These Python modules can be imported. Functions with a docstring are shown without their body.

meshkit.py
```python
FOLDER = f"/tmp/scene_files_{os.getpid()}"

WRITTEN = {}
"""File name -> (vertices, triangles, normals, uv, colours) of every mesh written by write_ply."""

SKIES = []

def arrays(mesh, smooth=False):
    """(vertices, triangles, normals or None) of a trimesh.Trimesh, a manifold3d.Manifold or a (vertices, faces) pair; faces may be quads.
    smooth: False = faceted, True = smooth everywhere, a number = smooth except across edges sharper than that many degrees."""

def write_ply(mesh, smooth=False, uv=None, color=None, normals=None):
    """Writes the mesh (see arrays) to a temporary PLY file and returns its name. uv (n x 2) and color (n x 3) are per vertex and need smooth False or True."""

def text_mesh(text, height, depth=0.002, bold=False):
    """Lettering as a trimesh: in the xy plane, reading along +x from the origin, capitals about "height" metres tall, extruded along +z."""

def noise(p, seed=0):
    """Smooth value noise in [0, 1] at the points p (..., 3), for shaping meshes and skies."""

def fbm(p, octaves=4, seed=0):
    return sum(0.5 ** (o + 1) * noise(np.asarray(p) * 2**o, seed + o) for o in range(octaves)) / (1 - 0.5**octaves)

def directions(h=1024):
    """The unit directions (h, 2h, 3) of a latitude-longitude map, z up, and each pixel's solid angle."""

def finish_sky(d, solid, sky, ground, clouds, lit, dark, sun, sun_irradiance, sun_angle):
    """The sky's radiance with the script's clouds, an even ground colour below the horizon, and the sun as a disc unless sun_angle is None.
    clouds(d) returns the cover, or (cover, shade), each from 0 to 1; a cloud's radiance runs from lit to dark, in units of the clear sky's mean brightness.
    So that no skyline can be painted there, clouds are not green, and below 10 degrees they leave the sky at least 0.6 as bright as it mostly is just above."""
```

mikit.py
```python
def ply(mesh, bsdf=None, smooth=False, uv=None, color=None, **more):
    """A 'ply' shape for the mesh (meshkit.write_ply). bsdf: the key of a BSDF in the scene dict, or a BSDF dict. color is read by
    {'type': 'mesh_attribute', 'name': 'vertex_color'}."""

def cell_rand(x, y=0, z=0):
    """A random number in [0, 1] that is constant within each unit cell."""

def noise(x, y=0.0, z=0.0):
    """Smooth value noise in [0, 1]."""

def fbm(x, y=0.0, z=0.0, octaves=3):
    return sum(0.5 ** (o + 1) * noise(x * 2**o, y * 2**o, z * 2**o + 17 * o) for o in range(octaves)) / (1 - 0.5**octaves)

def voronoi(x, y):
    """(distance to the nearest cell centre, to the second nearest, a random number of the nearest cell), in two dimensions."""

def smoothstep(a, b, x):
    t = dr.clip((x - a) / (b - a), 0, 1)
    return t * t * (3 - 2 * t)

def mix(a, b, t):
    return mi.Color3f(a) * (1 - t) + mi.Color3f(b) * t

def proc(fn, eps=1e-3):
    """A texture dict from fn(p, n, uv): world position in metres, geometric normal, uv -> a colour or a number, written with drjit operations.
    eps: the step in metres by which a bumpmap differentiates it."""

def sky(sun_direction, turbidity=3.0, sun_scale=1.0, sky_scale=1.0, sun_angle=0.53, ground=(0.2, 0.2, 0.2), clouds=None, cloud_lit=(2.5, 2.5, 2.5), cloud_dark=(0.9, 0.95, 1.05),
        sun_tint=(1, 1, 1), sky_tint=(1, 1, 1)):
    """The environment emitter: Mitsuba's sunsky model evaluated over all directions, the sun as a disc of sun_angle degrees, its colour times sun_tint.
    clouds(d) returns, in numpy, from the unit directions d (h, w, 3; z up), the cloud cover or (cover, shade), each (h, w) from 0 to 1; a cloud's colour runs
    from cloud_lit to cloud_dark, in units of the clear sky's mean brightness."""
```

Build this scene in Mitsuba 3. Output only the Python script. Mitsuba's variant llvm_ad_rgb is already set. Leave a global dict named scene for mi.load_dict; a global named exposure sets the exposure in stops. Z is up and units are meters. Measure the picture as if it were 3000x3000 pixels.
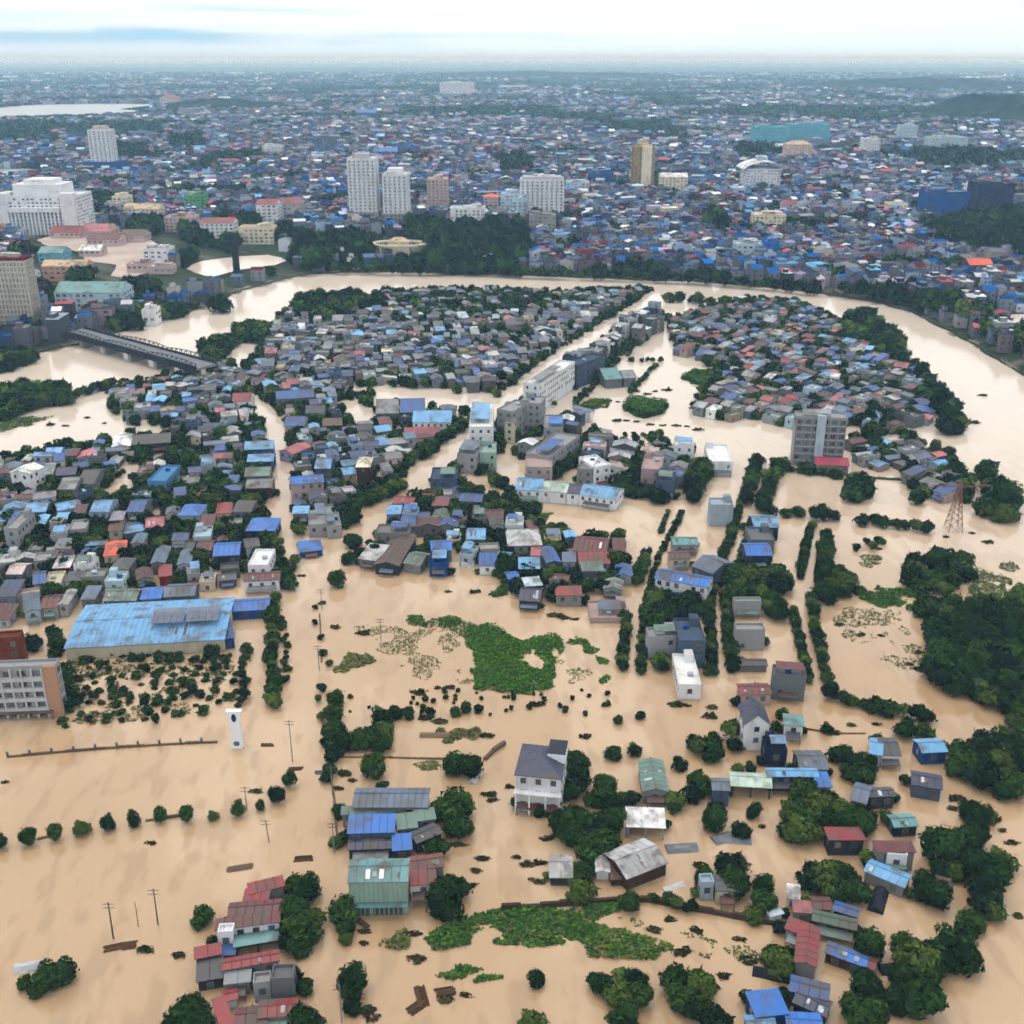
import math, random
import numpy as np, trimesh, shapely
import drjit as dr
import mitsuba as mi, mikit, meshkit
from shapely.geometry import Polygon, Point, LineString, box as sbox
from mikit import noise, fbm, smoothstep, mix, proc, voronoi

T = mi.ScalarTransform4f
PI = math.pi
rng = np.random.default_rng(11)
R = random.Random(5)

# ------------------------------------------------------------------ camera, sky, exposure
EYE_Z, PITCH, FOV = 160.0, math.radians(22.5), 50.0
FWD = np.array([0, math.cos(PITCH), -math.sin(PITCH)])
UPV = np.array([0, math.sin(PITCH), math.cos(PITCH)])
FOC = 1 / (2 * math.tan(math.radians(FOV) / 2))
exposure = 2.5
HAZE = 0.68e-4
scene, labels = {}, {}
scene['haze_air'] = {'type': 'homogeneous', 'albedo': {'type': 'rgb', 'value': [0.87, 0.95, 0.985]},
                     'sigma_t': {'type': 'rgb', 'value': [HAZE * 0.62, HAZE * 1.0, HAZE * 1.42]}}
scene['camera'] = {'type': 'thinlens', 'fov': FOV, 'near_clip': 1.0, 'far_clip': 120000.0,
                   'aperture_radius': 0.012, 'focus_distance': 18.0,
                   'to_world': T().look_at(origin=[0, 0, EYE_Z], target=[0, float(FWD[1]), EYE_Z + float(FWD[2])], up=[0, 0, 1]),
                   'medium': {'type': 'ref', 'id': 'haze_air'}}


def cloud_layer(d):
    """A closed overcast: brightest overhead, greyer low down, with blue-grey rain haze along the horizon and a few low streaks."""
    x, y, z = d[..., 0], d[..., 1], np.maximum(d[..., 2], 0.0)
    m = meshkit.fbm(np.stack([x * 5 + 3, z * 130 + x * 3, y * 3], -1), 5, 8)
    n = meshkit.fbm(np.stack([x * 2.5, y * 2.5, z * 8], -1), 4, 3)
    dull = 0.38 * (1 - z) ** 2.5
    left = np.clip(0.60 - x * 1.25, 0.0, 1)
    low = np.exp(-z / 0.012) * 0.40 * (0.35 + 0.65 * left)
    low = low + 0.75 * np.exp(-((z - 0.0150 - 0.012 * (m - 0.5)) / 0.0048) ** 2) * np.clip(0.4 + 2.4 * (m - 0.35), 0.2, 1.2) * np.clip((-0.16 - x) * 5, 0, 1) * np.clip(y * 3, 0, 1)
    streak_ = np.clip((m - 0.52) * 4.0, 0, 1) * 0.40 * left * np.exp(-z / 0.12)
    return np.ones_like(m), np.clip(dull + low + streak_ + 0.35 * (n - 0.5), 0, 1)


scene['sky'] = mikit.sky([-0.2, 0.22, 0.95], turbidity=4, sun_scale=0.16, sky_scale=0.62, sun_angle=40, clouds=cloud_layer,
                         cloud_lit=(3.0, 3.03, 3.06), cloud_dark=(0.75, 1.35, 1.75), sky_tint=(1, 1, 1), ground=(0.25, 0.29, 0.33))


# ------------------------------------------------------------------ helpers: places
CROPS = {'A': (0, 0, 1500), 'B': (1500, 0, 1500), 'C': (0, 1000, 1500), 'D': (1500, 1000, 1500), 'E': (0, 2000, 1500), 'F': (1500, 2000, 1500),
         'a': (0, 2000, 750), 'b': (500, 2500, 750), 'c': (900, 2000, 750), 'd': (1500, 2200, 750), 'e': (2000, 2000, 750),
         'f': (2250, 2300, 750), 'g': (2000, 2500, 750), 'h': (0, 1650, 750), 'i': (0, 1250, 750), 'j': (500, 1100, 750),
         'k': (950, 1350, 750), 'l': (1300, 1000, 750), 'm': (1900, 1350, 750), 'n': (2200, 1050, 750), 'o': (1800, 1700, 750),
         'p': (0, 700, 750), 'P': (0, 0, 3000)}


def site(c, x, y, z=0.0):
    """The point of the plain at height z that the survey photograph shows at (x, y) of map sheet c."""
    x0, y0, w = CROPS[c]
    u = ((x0 + x * w / 1932) / 3000 - 0.5) / FOC
    v = ((y0 + y * w / 1932) / 3000 - 0.5) / FOC
    d = FWD + u * np.array([1.0, 0, 0]) - v * UPV
    t = (z - EYE_Z) / d[2]
    return np.array([t * d[0], t * d[1]])


def sites(c, pts, z=0.0):
    return [tuple(site(c, x, y, z)) for x, y in pts]


def view(x, y, z):
    """(image x, image y in 0..1, distance) of a point: used to rank copies by apparent size."""
    d = np.array([x, y, z - EYE_Z])
    f = d @ FWD
    return 0.5 + d[0] / f * FOC, 0.5 - (d @ UPV) / f * FOC, f


# ------------------------------------------------------------------ colours (real-world base colours, given as sRGB paint chips)
def lin(rgb):
    c = np.asarray(rgb, float) / 255
    return np.where(c < 0.04045, c / 12.92, ((c + 0.055) / 1.055) ** 2.4)


PAL = {k: lin(v) for k, v in dict(
    blue=(28, 76, 138), bright_blue=(14, 98, 180), light_blue=(92, 148, 194), grey_blue=(80, 98, 122), grey=(118, 124, 130),
    dark_grey=(56, 61, 70), navy=(36, 46, 76), maroon=(88, 30, 40), red=(124, 34, 42), pink=(158, 84, 94), teal=(84, 134, 138),
    white=(214, 217, 221), green_grey=(88, 118, 110), green=(44, 92, 74), concrete=(142, 143, 143), light_grey=(168, 171, 175),
    cream=(214, 205, 182), orange=(206, 74, 42), brown=(76, 54, 46), rust=(122, 66, 48), pale_pink=(188, 168, 166), crimson=(140, 34, 62), lilac=(160, 150, 190),
    pale_blue=(176, 196, 210), gold=(160, 134, 82), pale_green=(166, 190, 180), tan=(176, 152, 120), cyan=(96, 164, 186), mint=(90, 150, 110), wood=(84, 66, 50), sage=(160, 190, 174)).items()}


def vary(c, s=0.08):
    return np.clip(c * (1 + R.uniform(-s, s)) * np.array([1 + R.uniform(-s, s) * 0.4 for _ in range(3)]), 0.01, 0.86)


# ------------------------------------------------------------------ materials
def streak(p, n, uv):
    up = dr.abs(n.z)
    a = fbm(p.x * 0.9, p.y * 0.9, p.z * 0.12, 3)
    b = fbm(p.x * 0.16, p.y * 0.16, p.z * 0.2 + 5, 3)
    w = smoothstep(0.46, 0.8, a * 0.6 + b * 0.45)
    tide = 1 - smoothstep(0.15, 0.9, p.z + 0.5 * a)
    return dr.clip(w * 0.36 + tide * 0.55 * (1 - up), 0, 0.8)


def roofwear(p, n, uv):
    a = fbm(p.x * 0.35, p.y * 0.35, p.z * 0.35, 4)
    b = noise(p.x * 1.7, p.y * 1.7, 3.0)
    c = fbm(p.x * 0.12 + 4, p.y * 0.12, 9.0, 3)
    return dr.clip(smoothstep(0.46, 0.74, a) * 0.62 + 0.2 * b + 0.4 * smoothstep(0.52, 0.7, c), 0, 0.82)


VC = {'type': 'mesh_attribute', 'name': 'vertex_color'}


def rgb(c):
    return {'type': 'rgb', 'value': [float(x) for x in c]}


scene['m_wall'] = {'type': 'twosided', 'bsdf': {'type': 'blendbsdf', 'weight': proc(streak),
                   'a': {'type': 'diffuse', 'reflectance': VC}, 'b': {'type': 'diffuse', 'reflectance': rgb((0.13, 0.11, 0.085))}}}
scene['m_roof'] = {'type': 'twosided', 'bsdf': {'type': 'blendbsdf', 'weight': proc(roofwear),
                   'a': {'type': 'principled', 'base_color': VC, 'roughness': 0.42, 'specular': 0.5},
                   'b': {'type': 'diffuse', 'reflectance': rgb((0.11, 0.10, 0.09))}}}
scene['m_plain'] = {'type': 'twosided', 'bsdf': {'type': 'diffuse', 'reflectance': VC}}
scene['m_glass'] = {'type': 'twosided', 'bsdf': {'type': 'principled', 'base_color': VC, 'roughness': 0.12, 'specular': 0.7}}
scene['m_leaf'] = {'type': 'twosided', 'bsdf': {'type': 'diffuse', 'reflectance': VC}}


def water_colour(p, n, uv):
    a = fbm(p.x * 0.010 + 3, p.y * 0.010, 0.0, 4)
    b = fbm(p.x * 0.045, p.y * 0.025, 7.0, 4)
    c = fbm(p.x * 0.3 + 0.9 * p.y * 0.02, p.y * 0.11, 2.0, 3)
    base = mix((0.345, 0.230, 0.130), (0.405, 0.284, 0.174), smoothstep(0.3, 0.7, a))
    base = mix(base, (0.44, 0.322, 0.208), smoothstep(0.48, 0.68, b) * 0.75)
    base = mix(base, (0.29, 0.19, 0.108), smoothstep(0.5, 0.72, c) * 0.55)
    still = fbm(p.x * 0.004 + 11, p.y * 0.004, 3.0, 3)                 # farther water turns paler: low-sky reflection painted into the base colour
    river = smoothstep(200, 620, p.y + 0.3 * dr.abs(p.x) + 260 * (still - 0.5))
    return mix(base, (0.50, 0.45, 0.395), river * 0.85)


def ripple(p, n, uv):
    return fbm(p.x * 0.55 + 2.0 * noise(p.x * 0.05, p.y * 0.05), p.y * 0.8, 1.0, 3) + 0.5 * noise(p.x * 2.1, p.y * 2.6, 4.0)


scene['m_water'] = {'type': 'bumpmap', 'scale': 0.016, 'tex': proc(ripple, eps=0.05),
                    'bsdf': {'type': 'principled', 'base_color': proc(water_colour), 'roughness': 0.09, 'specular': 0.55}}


scene['m_lake'] = {'type': 'principled', 'base_color': rgb((0.22, 0.25, 0.27)), 'roughness': 0.3, 'specular': 0.4}


def land_colour(p, n, uv):
    a = fbm(p.x * 0.012, p.y * 0.012, 0.0, 4)
    b = fbm(p.x * 0.09, p.y * 0.09, 2.0, 3)
    g = fbm(p.x * 0.0011 + 9, p.y * 0.0011, 5.0, 4)
    c = mix((0.03, 0.045, 0.026), (0.10, 0.10, 0.085), smoothstep(0.42, 0.68, a))
    c = mix(c, (0.035, 0.06, 0.03), smoothstep(0.5, 0.62, g) * 0.7)
    return mix(c, (0.2, 0.19, 0.175), smoothstep(0.6, 0.78, b) * 0.6)


scene['m_land'] = {'type': 'diffuse', 'reflectance': proc(land_colour)}


def hill_colour(p, n, uv):
    a = fbm(p.x * 0.02, p.y * 0.02, p.z * 0.02, 4)
    return mix((0.006, 0.014, 0.009), (0.022, 0.036, 0.018), smoothstep(0.35, 0.7, a))


scene['m_hill'] = {'type': 'twosided', 'bsdf': {'type': 'diffuse', 'reflectance': proc(hill_colour)}}


def panel_grid(p, n, uv):
    a = noise(p.x * 0.8, p.y * 0.8, 1.0)
    return mix((0.06, 0.075, 0.12), (0.10, 0.12, 0.17), a)


scene['m_panel'] = {'type': 'twosided', 'bsdf': {'type': 'principled', 'base_color': proc(panel_grid), 'roughness': 0.25, 'specular': 0.6}}


# ------------------------------------------------------------------ mesh builder
class MB:
    """Collects faceted, coloured faces: quads, prisms, roofs. build() makes one scene entry of them."""

    def __init__(self):
        self.v, self.f, self.c = [], [], []

    def face(self, pts, col):
        n = len(self.v)
        self.v += [tuple(p) for p in pts]
        self.c += [col] * len(pts)
        for k in range(1, len(pts) - 1):
            self.f.append((n, n + k, n + k + 1))

    def hexa(self, b, t, col, top=None, bottom=False):
        """b, t: four bottom and four top corners, counter-clockwise from above."""
        for k in range(4):
            j = (k + 1) % 4
            self.face([b[k], b[j], t[j], t[k]], col)
        self.face(t, col if top is None else top)
        if bottom:
            self.face(b[::-1], col)

    def box(self, fr, x0, x1, y0, y1, z0, z1, col, top=None, bottom=False):
        b = [fr(x0, y0, z0), fr(x1, y0, z0), fr(x1, y1, z0), fr(x0, y1, z0)]
        t = [fr(x0, y0, z1), fr(x1, y0, z1), fr(x1, y1, z1), fr(x0, y1, z1)]
        self.hexa(b, t, col, top, bottom)

    def tube(self, p, q, r, r2, col, n=6, cap=True):
        p, q = np.asarray(p, float), np.asarray(q, float)
        t = (q - p) / (np.linalg.norm(q - p) + 1e-9)
        a = np.cross(t, [0, 0, 1.0] if abs(t[2]) < 0.9 else [1.0, 0, 0])
        a /= np.linalg.norm(a)
        b = np.cross(t, a)
        ang = [2 * PI * k / n for k in range(n)]
        lo = [p + r * (math.cos(s) * a + math.sin(s) * b) for s in ang]
        hi = [q + r2 * (math.cos(s) * a + math.sin(s) * b) for s in ang]
        for k in range(n):
            j = (k + 1) % n
            self.face([lo[k], lo[j], hi[j], hi[k]], col)
        if cap:
            self.face(hi, col)

    def add(self, v, f, c):
        n = len(self.v)
        self.v += [tuple(p) for p in v]
        self.f += [tuple(int(i) + n for i in t) for t in f]
        self.c += [tuple(x) for x in c]

    def build(self, key, mat):
        if self.f:
            v = np.array(self.v)
            scene[key] = mikit.ply((v, np.array(self.f)), mat, color=np.clip(np.array(self.c), 0, 1))
        return key


def put(key, v, f, c, mat):
    scene[key] = mikit.ply((v, f), mat, color=c)
    return key


used = {}


def name(base, parent=None):
    k = base if parent is None else parent + '__' + base
    n = used.get(k, -1) + 1
    used[k] = n
    return k if n == 0 else f'{k}_{n:03d}'


def tag(key, label=None, cat=None, group=None, kind=None):
    d = labels.setdefault(key, {})
    for a, b in (('label', label), ('category', cat), ('group', group), ('kind', kind)):
        if b:
            d[a] = b
    return key


def frame(cx, cy, rot, z=0.0):
    c, s = math.cos(rot), math.sin(rot)
    return lambda x, y, h: (cx + c * x - s * y, cy + s * x + c * y, z + h)

# ------------------------------------------------------------------ the setting: flood water, far bank, hills
FAR = [(-20, 700), (0, 690), (60, 668), (160, 648), (232, 622), (330, 597), (400, 577), (440, 556), (480, 541), (560, 521), (620, 515), (750, 514), (900, 517), (1050, 523),
       (1200, 528), (1300, 531), (1400, 539), (1480, 547), (1560, 556), (1650, 571), (1720, 590), (1800, 630), (1870, 672), (1932, 708), (1990, 745)]
bank = sites('P', FAR)


def rough_line(pts, amp, step=6.0, seed=0):
    out = []
    for (x0, y0), (x1, y1) in zip(pts[:-1], pts[1:]):
        n = max(1, int(math.hypot(x1 - x0, y1 - y0) / step))
        for k in range(n):
            t = k / n
            out.append((x0 + (x1 - x0) * t, y0 + (y1 - y0) * t))
    out.append(pts[-1])
    o = np.array(out)
    nn = meshkit.fbm(np.stack([o[:, 0] * 0.07, o[:, 1] * 0.07, o[:, 0] * 0 + seed], -1), 3, seed) - 0.5
    n2 = meshkit.fbm(np.stack([o[:, 0] * 0.07 + 40, o[:, 1] * 0.07, o[:, 0] * 0 + seed], -1), 3, seed + 5) - 0.5
    return list(map(tuple, o + np.stack([n2, nn], -1) * amp))


bank = rough_line(bank, 7.0)
land_poly = Polygon([(-45000, bank[0][1] - 300), (-900, bank[0][1] - 40)] + bank + [(bank[-1][0] + 300, bank[-1][1] - 160), (2500, 100), (45000, -300), (45000, 45000), (-45000, 45000)]).buffer(0)
LAND_Z = 1.1


def sheet(key, poly, z, mat, depth=2.0, label=None, cat=None, kind='structure'):
    geoms = getattr(poly, 'geoms', [poly])
    m = trimesh.util.concatenate([trimesh.creation.extrude_polygon(g, depth, engine='earcut') for g in geoms])
    m.apply_translation([0, 0, z - depth])
    scene[key] = mikit.ply(m, mat)
    labels[key] = {'kind': kind, **({'label': label} if label else {}), **({'category': cat} if cat else {})}


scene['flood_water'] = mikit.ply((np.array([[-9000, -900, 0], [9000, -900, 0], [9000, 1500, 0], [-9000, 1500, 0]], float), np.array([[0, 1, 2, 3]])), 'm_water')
labels['flood_water'] = {'kind': 'structure', 'label': 'brown muddy flood water and river covering the low town'}
sheet('far_bank_ground', land_poly, LAND_Z, 'm_land', label='grey and green ground of the city beyond the river')


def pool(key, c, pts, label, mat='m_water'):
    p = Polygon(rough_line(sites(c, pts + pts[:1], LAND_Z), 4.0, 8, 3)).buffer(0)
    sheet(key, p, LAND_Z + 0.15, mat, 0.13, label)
    return p


pools = [pool('lake_water', 'A', [(-30, 408), (120, 396), (330, 392), (560, 392), (600, 402), (560, 420), (480, 436), (330, 440), (150, 446), (-30, 450)], 'pale lake water in the distance at the left', 'm_lake'),
         pool('pond_water', 'A', [(-30, 640), (90, 636), (170, 646), (150, 660), (60, 666), (-30, 668)], 'thin pale pond at the left edge behind the white civic hall', 'm_lake'),
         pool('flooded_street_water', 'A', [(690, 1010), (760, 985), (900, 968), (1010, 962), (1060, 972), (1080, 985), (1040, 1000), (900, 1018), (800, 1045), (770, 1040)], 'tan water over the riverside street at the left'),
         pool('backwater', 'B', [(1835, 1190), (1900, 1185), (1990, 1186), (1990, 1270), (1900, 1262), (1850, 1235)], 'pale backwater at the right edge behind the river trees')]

plaza = Polygon(rough_line(sites('A', [(140, 905), (260, 870), (420, 868), (560, 900), (640, 950), (640, 1010), (480, 1050), (420, 1040), (440, 1000), (330, 985), (300, 950), (180, 930), (140, 905)], LAND_Z), 3.0, 8, 3)).buffer(0)
scene['m_paving'] = {'type': 'diffuse', 'reflectance': proc(lambda p, n, uv: mix((0.34, 0.27, 0.24), (0.52, 0.45, 0.41), fbm(p.x * 0.05, p.y * 0.05, 1.0, 4)))}
sheet('plaza_paving', plaza, LAND_Z + 0.15, 'm_paving', 0.13, 'pale pinkish paving of the plaza beside the civic hall')


def hill(key, cx, cy, rx, ry, h, label, seed=0, n=56):
    t = np.linspace(-1, 1, n)
    X, Y = np.meshgrid(t, t)
    r = np.sqrt(X * X + Y * Y)
    nz = meshkit.fbm(np.stack([X * 2.2 + seed, Y * 2.2, X * 0], -1), 5, seed)
    Z = h * np.clip(1 - r * r, 0, 1) ** 1.2 * (0.35 + 1.25 * nz) + (nz - 0.5) * h * 0.12 - 0.5
    V = np.stack([cx + X * rx, cy + Y * ry, LAND_Z + Z], -1).reshape(-1, 3)
    i, j = np.meshgrid(np.arange(n - 1), np.arange(n - 1))
    a = (j * n + i).ravel()
    F = np.stack([a, a + 1, a + n + 1, a + n], -1)
    scene[key] = mikit.ply((V, F), 'm_hill', smooth=True)
    labels[key] = {'kind': 'structure', 'label': label}


hill('hill_right', *site('B', 1900, 445), 360, 420, 54, 'dark wooded hill at the right edge beyond the city', 4)
hill('hill_right_back', *site('B', 1560, 330), 900, 700, 46, 'long low wooded rise beyond the city at the right', 7)
hill('hill_centre', *site('B', 120, 292), 1500, 900, 50, 'low wooded rise far off at the centre', 2)
hill('hill_left', *site('A', 820, 412), 330, 170, 26, 'dark wooded mound far off behind the lake', 12)

# ------------------------------------------------------------------ house builder
heroes, taken = [], []          # every building: records; footprints


def slope(mb, e0, e1, r1, r0, col, strips=1, thick=0.16, ribs=False, spread=0.07):
    """One roof plane: eave e0-e1, upper edge r0-r1, in sheets of slightly different fade, with raised seams."""
    e0, e1, r1, r0 = (np.asarray(p, float) for p in (e0, e1, r1, r0))
    dz = np.array([0, 0, thick])
    for k in range(strips):
        a, b = k / strips, (k + 1) / strips
        p = [e0 + (e1 - e0) * a, e0 + (e1 - e0) * b, r0 + (r1 - r0) * b, r0 + (r1 - r0) * a]
        mb.face(p, vary(col, spread) if strips > 1 else col)
        if ribs and k:
            d = (e1 - e0) / (np.linalg.norm(e1 - e0) + 1e-9) * 0.09
            up = np.array([0, 0, 0.12])
            q0, q1 = p[0], p[3]
            mb.face([q0 - d, q0 + up, q1 + up, q1 - d], col * 0.96)
            mb.face([q0 + up, q0 + d, q1 + d, q1 + up], col * 0.96)
    mb.face([e0 - dz, e1 - dz, e1, e0], col * 0.9)
    mb.face([e1 - dz, r1 - dz, r1, e1], col * 0.9)
    mb.face([r0 - dz, e0 - dz, e0, r0], col * 0.9)
    mb.face([e0 - dz, r0 - dz, r1 - dz, e1 - dz], col * 0.8)


def make_roof(mb, fr, w, d, h, kind, rh, col, strips, ribs, wall=None, wcol=None, o=0.35):
    x0, x1, y0, y1 = -w / 2 - o, w / 2 + o, -d / 2 - o, d / 2 + o
    if kind == 'gx':
        slope(mb, fr(x0, y0, h), fr(x1, y0, h), fr(x1, 0, h + rh), fr(x0, 0, h + rh), col, strips, ribs=ribs)
        slope(mb, fr(x1, y1, h), fr(x0, y1, h), fr(x0, 0, h + rh), fr(x1, 0, h + rh), col, strips, ribs=ribs)
        mb.tube(fr(x0, 0, h + rh + 0.02), fr(x1, 0, h + rh + 0.02), 0.16, 0.16, col * 0.85, 5)
        if wall is not None:
            k = rh * (d / 2) / (d / 2 + o)
            for s in (-1, 1):
                wall.face([fr(s * w / 2, -d / 2, h - 0.02), fr(s * w / 2, d / 2, h - 0.02), fr(s * w / 2, 0, h + k - 0.03)][::s], wcol)
    elif kind == 'gy':
        slope(mb, fr(x0, y1, h), fr(x0, y0, h), fr(0, y0, h + rh), fr(0, y1, h + rh), col, strips, ribs=ribs)
        slope(mb, fr(x1, y0, h), fr(x1, y1, h), fr(0, y1, h + rh), fr(0, y0, h + rh), col, strips, ribs=ribs)
        mb.tube(fr(0, y0, h + rh + 0.02), fr(0, y1, h + rh + 0.02), 0.16, 0.16, col * 0.85, 5)
        if wall is not None:
            k = rh * (w / 2) / (w / 2 + o)
            for s in (-1, 1):
                wall.face([fr(w / 2 * -s, s * d / 2, h - 0.02), fr(w / 2 * s, s * d / 2, h - 0.02), fr(0, s * d / 2, h + k - 0.03)][::-1], wcol)
    elif kind == 'shed':
        slope(mb, fr(x0, y0, h), fr(x1, y0, h), fr(x1, y1, h + rh), fr(x0, y1, h + rh), col, strips, ribs=ribs)
        if wall is not None:
            for s in (-1, 1):
                wall.face([fr(s * w / 2, -d / 2, h - 0.02), fr(s * w / 2, d / 2, h - 0.02), fr(s * w / 2, d / 2, h + rh * 0.94)][::s], wcol)
            wall.face([fr(w / 2, d / 2, h - 0.02), fr(-w / 2, d / 2, h - 0.02), fr(-w / 2, d / 2, h + rh * 0.94), fr(w / 2, d / 2, h + rh * 0.94)], wcol)
    elif kind == 'hip':
        if w >= d:
            a = (w - d) / 2 + 0.4
            A, B = (-a, 0), (a, 0)
            n2 = max(1, strips)
            slope(mb, fr(x0, y0, h), fr(x1, y0, h), fr(*B, h + rh), fr(*A, h + rh), col, n2)
            slope(mb, fr(x1, y1, h), fr(x0, y1, h), fr(*A, h + rh), fr(*B, h + rh), col, n2)
            slope(mb, fr(x0, y1, h), fr(x0, y0, h), fr(*A, h + rh), fr(*A, h + rh), col, 1)
            slope(mb, fr(x1, y0, h), fr(x1, y1, h), fr(*B, h + rh), fr(*B, h + rh), col, 1)
        else:
            a = (d - w) / 2 + 0.4
            A, B = (0, -a), (0, a)
            slope(mb, fr(x0, y1, h), fr(x0, y0, h), fr(*A, h + rh), fr(*B, h + rh), col, max(1, strips))
            slope(mb, fr(x1, y0, h), fr(x1, y1, h), fr(*B, h + rh), fr(*A, h + rh), col, max(1, strips))
            slope(mb, fr(x0, y0, h), fr(x1, y0, h), fr(*A, h + rh), fr(*A, h + rh), col, 1)
            slope(mb, fr(x1, y1, h), fr(x0, y1, h), fr(*B, h + rh), fr(*B, h + rh), col, 1)
    elif kind == 'arch':
        n = 7
        prof = [(-d / 2 - o + (d + 2 * o) * k / n, h + rh * math.sin(PI * (0.08 + 0.84 * k / n)) - rh * math.sin(0.08 * PI)) for k in range(n + 1)]
        for (ya, za), (yb, zb) in zip(prof[:-1], prof[1:]):
            mb.face([fr(x0, ya, za), fr(x1, ya, za), fr(x1, yb, zb), fr(x0, yb, zb)], vary(col, 0.04))
        if wall is not None:
            for s in (-1, 1):
                wall.face([fr(s * (w / 2 - 0.02), y, z - 0.05) for y, z in prof][::s], wcol)
    else:                                              # flat deck with a parapet
        mb.box(fr, -w / 2 + 0.2, w / 2 - 0.2, -d / 2 + 0.2, d / 2 - 0.2, h - 0.3, h - 0.05, col)
        if wall is not None:
            q, t = 0.2, 0.7
            for (a, b, c2, e) in ((-w / 2, w / 2, -d / 2, -d / 2 + q), (-w / 2, w / 2, d / 2 - q, d / 2), (-w / 2, -w / 2 + q, -d / 2 + q, d / 2 - q), (w / 2 - q, w / 2, -d / 2 + q, d / 2 - q)):
                wall.box(fr, a, b, c2, e, h - 0.4, h + t, wcol)


def facing(fr, w, d):
    """The sides ('f', 'b', 'l', 'r') whose outside can be seen from about the camera."""
    out = []
    for s, (x, y) in dict(f=(0, -1), b=(0, 1), l=(-1, 0), r=(1, 0)).items():
        p, q = np.array(fr(x * w / 2, y * d / 2, 0)), np.array(fr(x * w / 2 + x, y * d / 2 + y, 0))
        v = -p[:2] / np.linalg.norm(p[:2])
        if (q - p)[:2] @ v > 0.05:
            out.append(s)
    return out


def window_spots(w, d, h, side, sp=2.6, fl=3.2, z0=0.0, ww=1.15, wh=1.35):
    L = w if side in 'fb' else d
    n, m = max(1, int((L - 0.8) / sp)), max(0, int((h - z0 - 0.2) / fl + 0.25))
    for r in range(m):
        zc = h - 1.55 - r * fl
        if zc - wh / 2 < 0.25:
            continue
        for k in range(n):
            yield (k - (n - 1) / 2) * (L / n), zc, ww, wh


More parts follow.
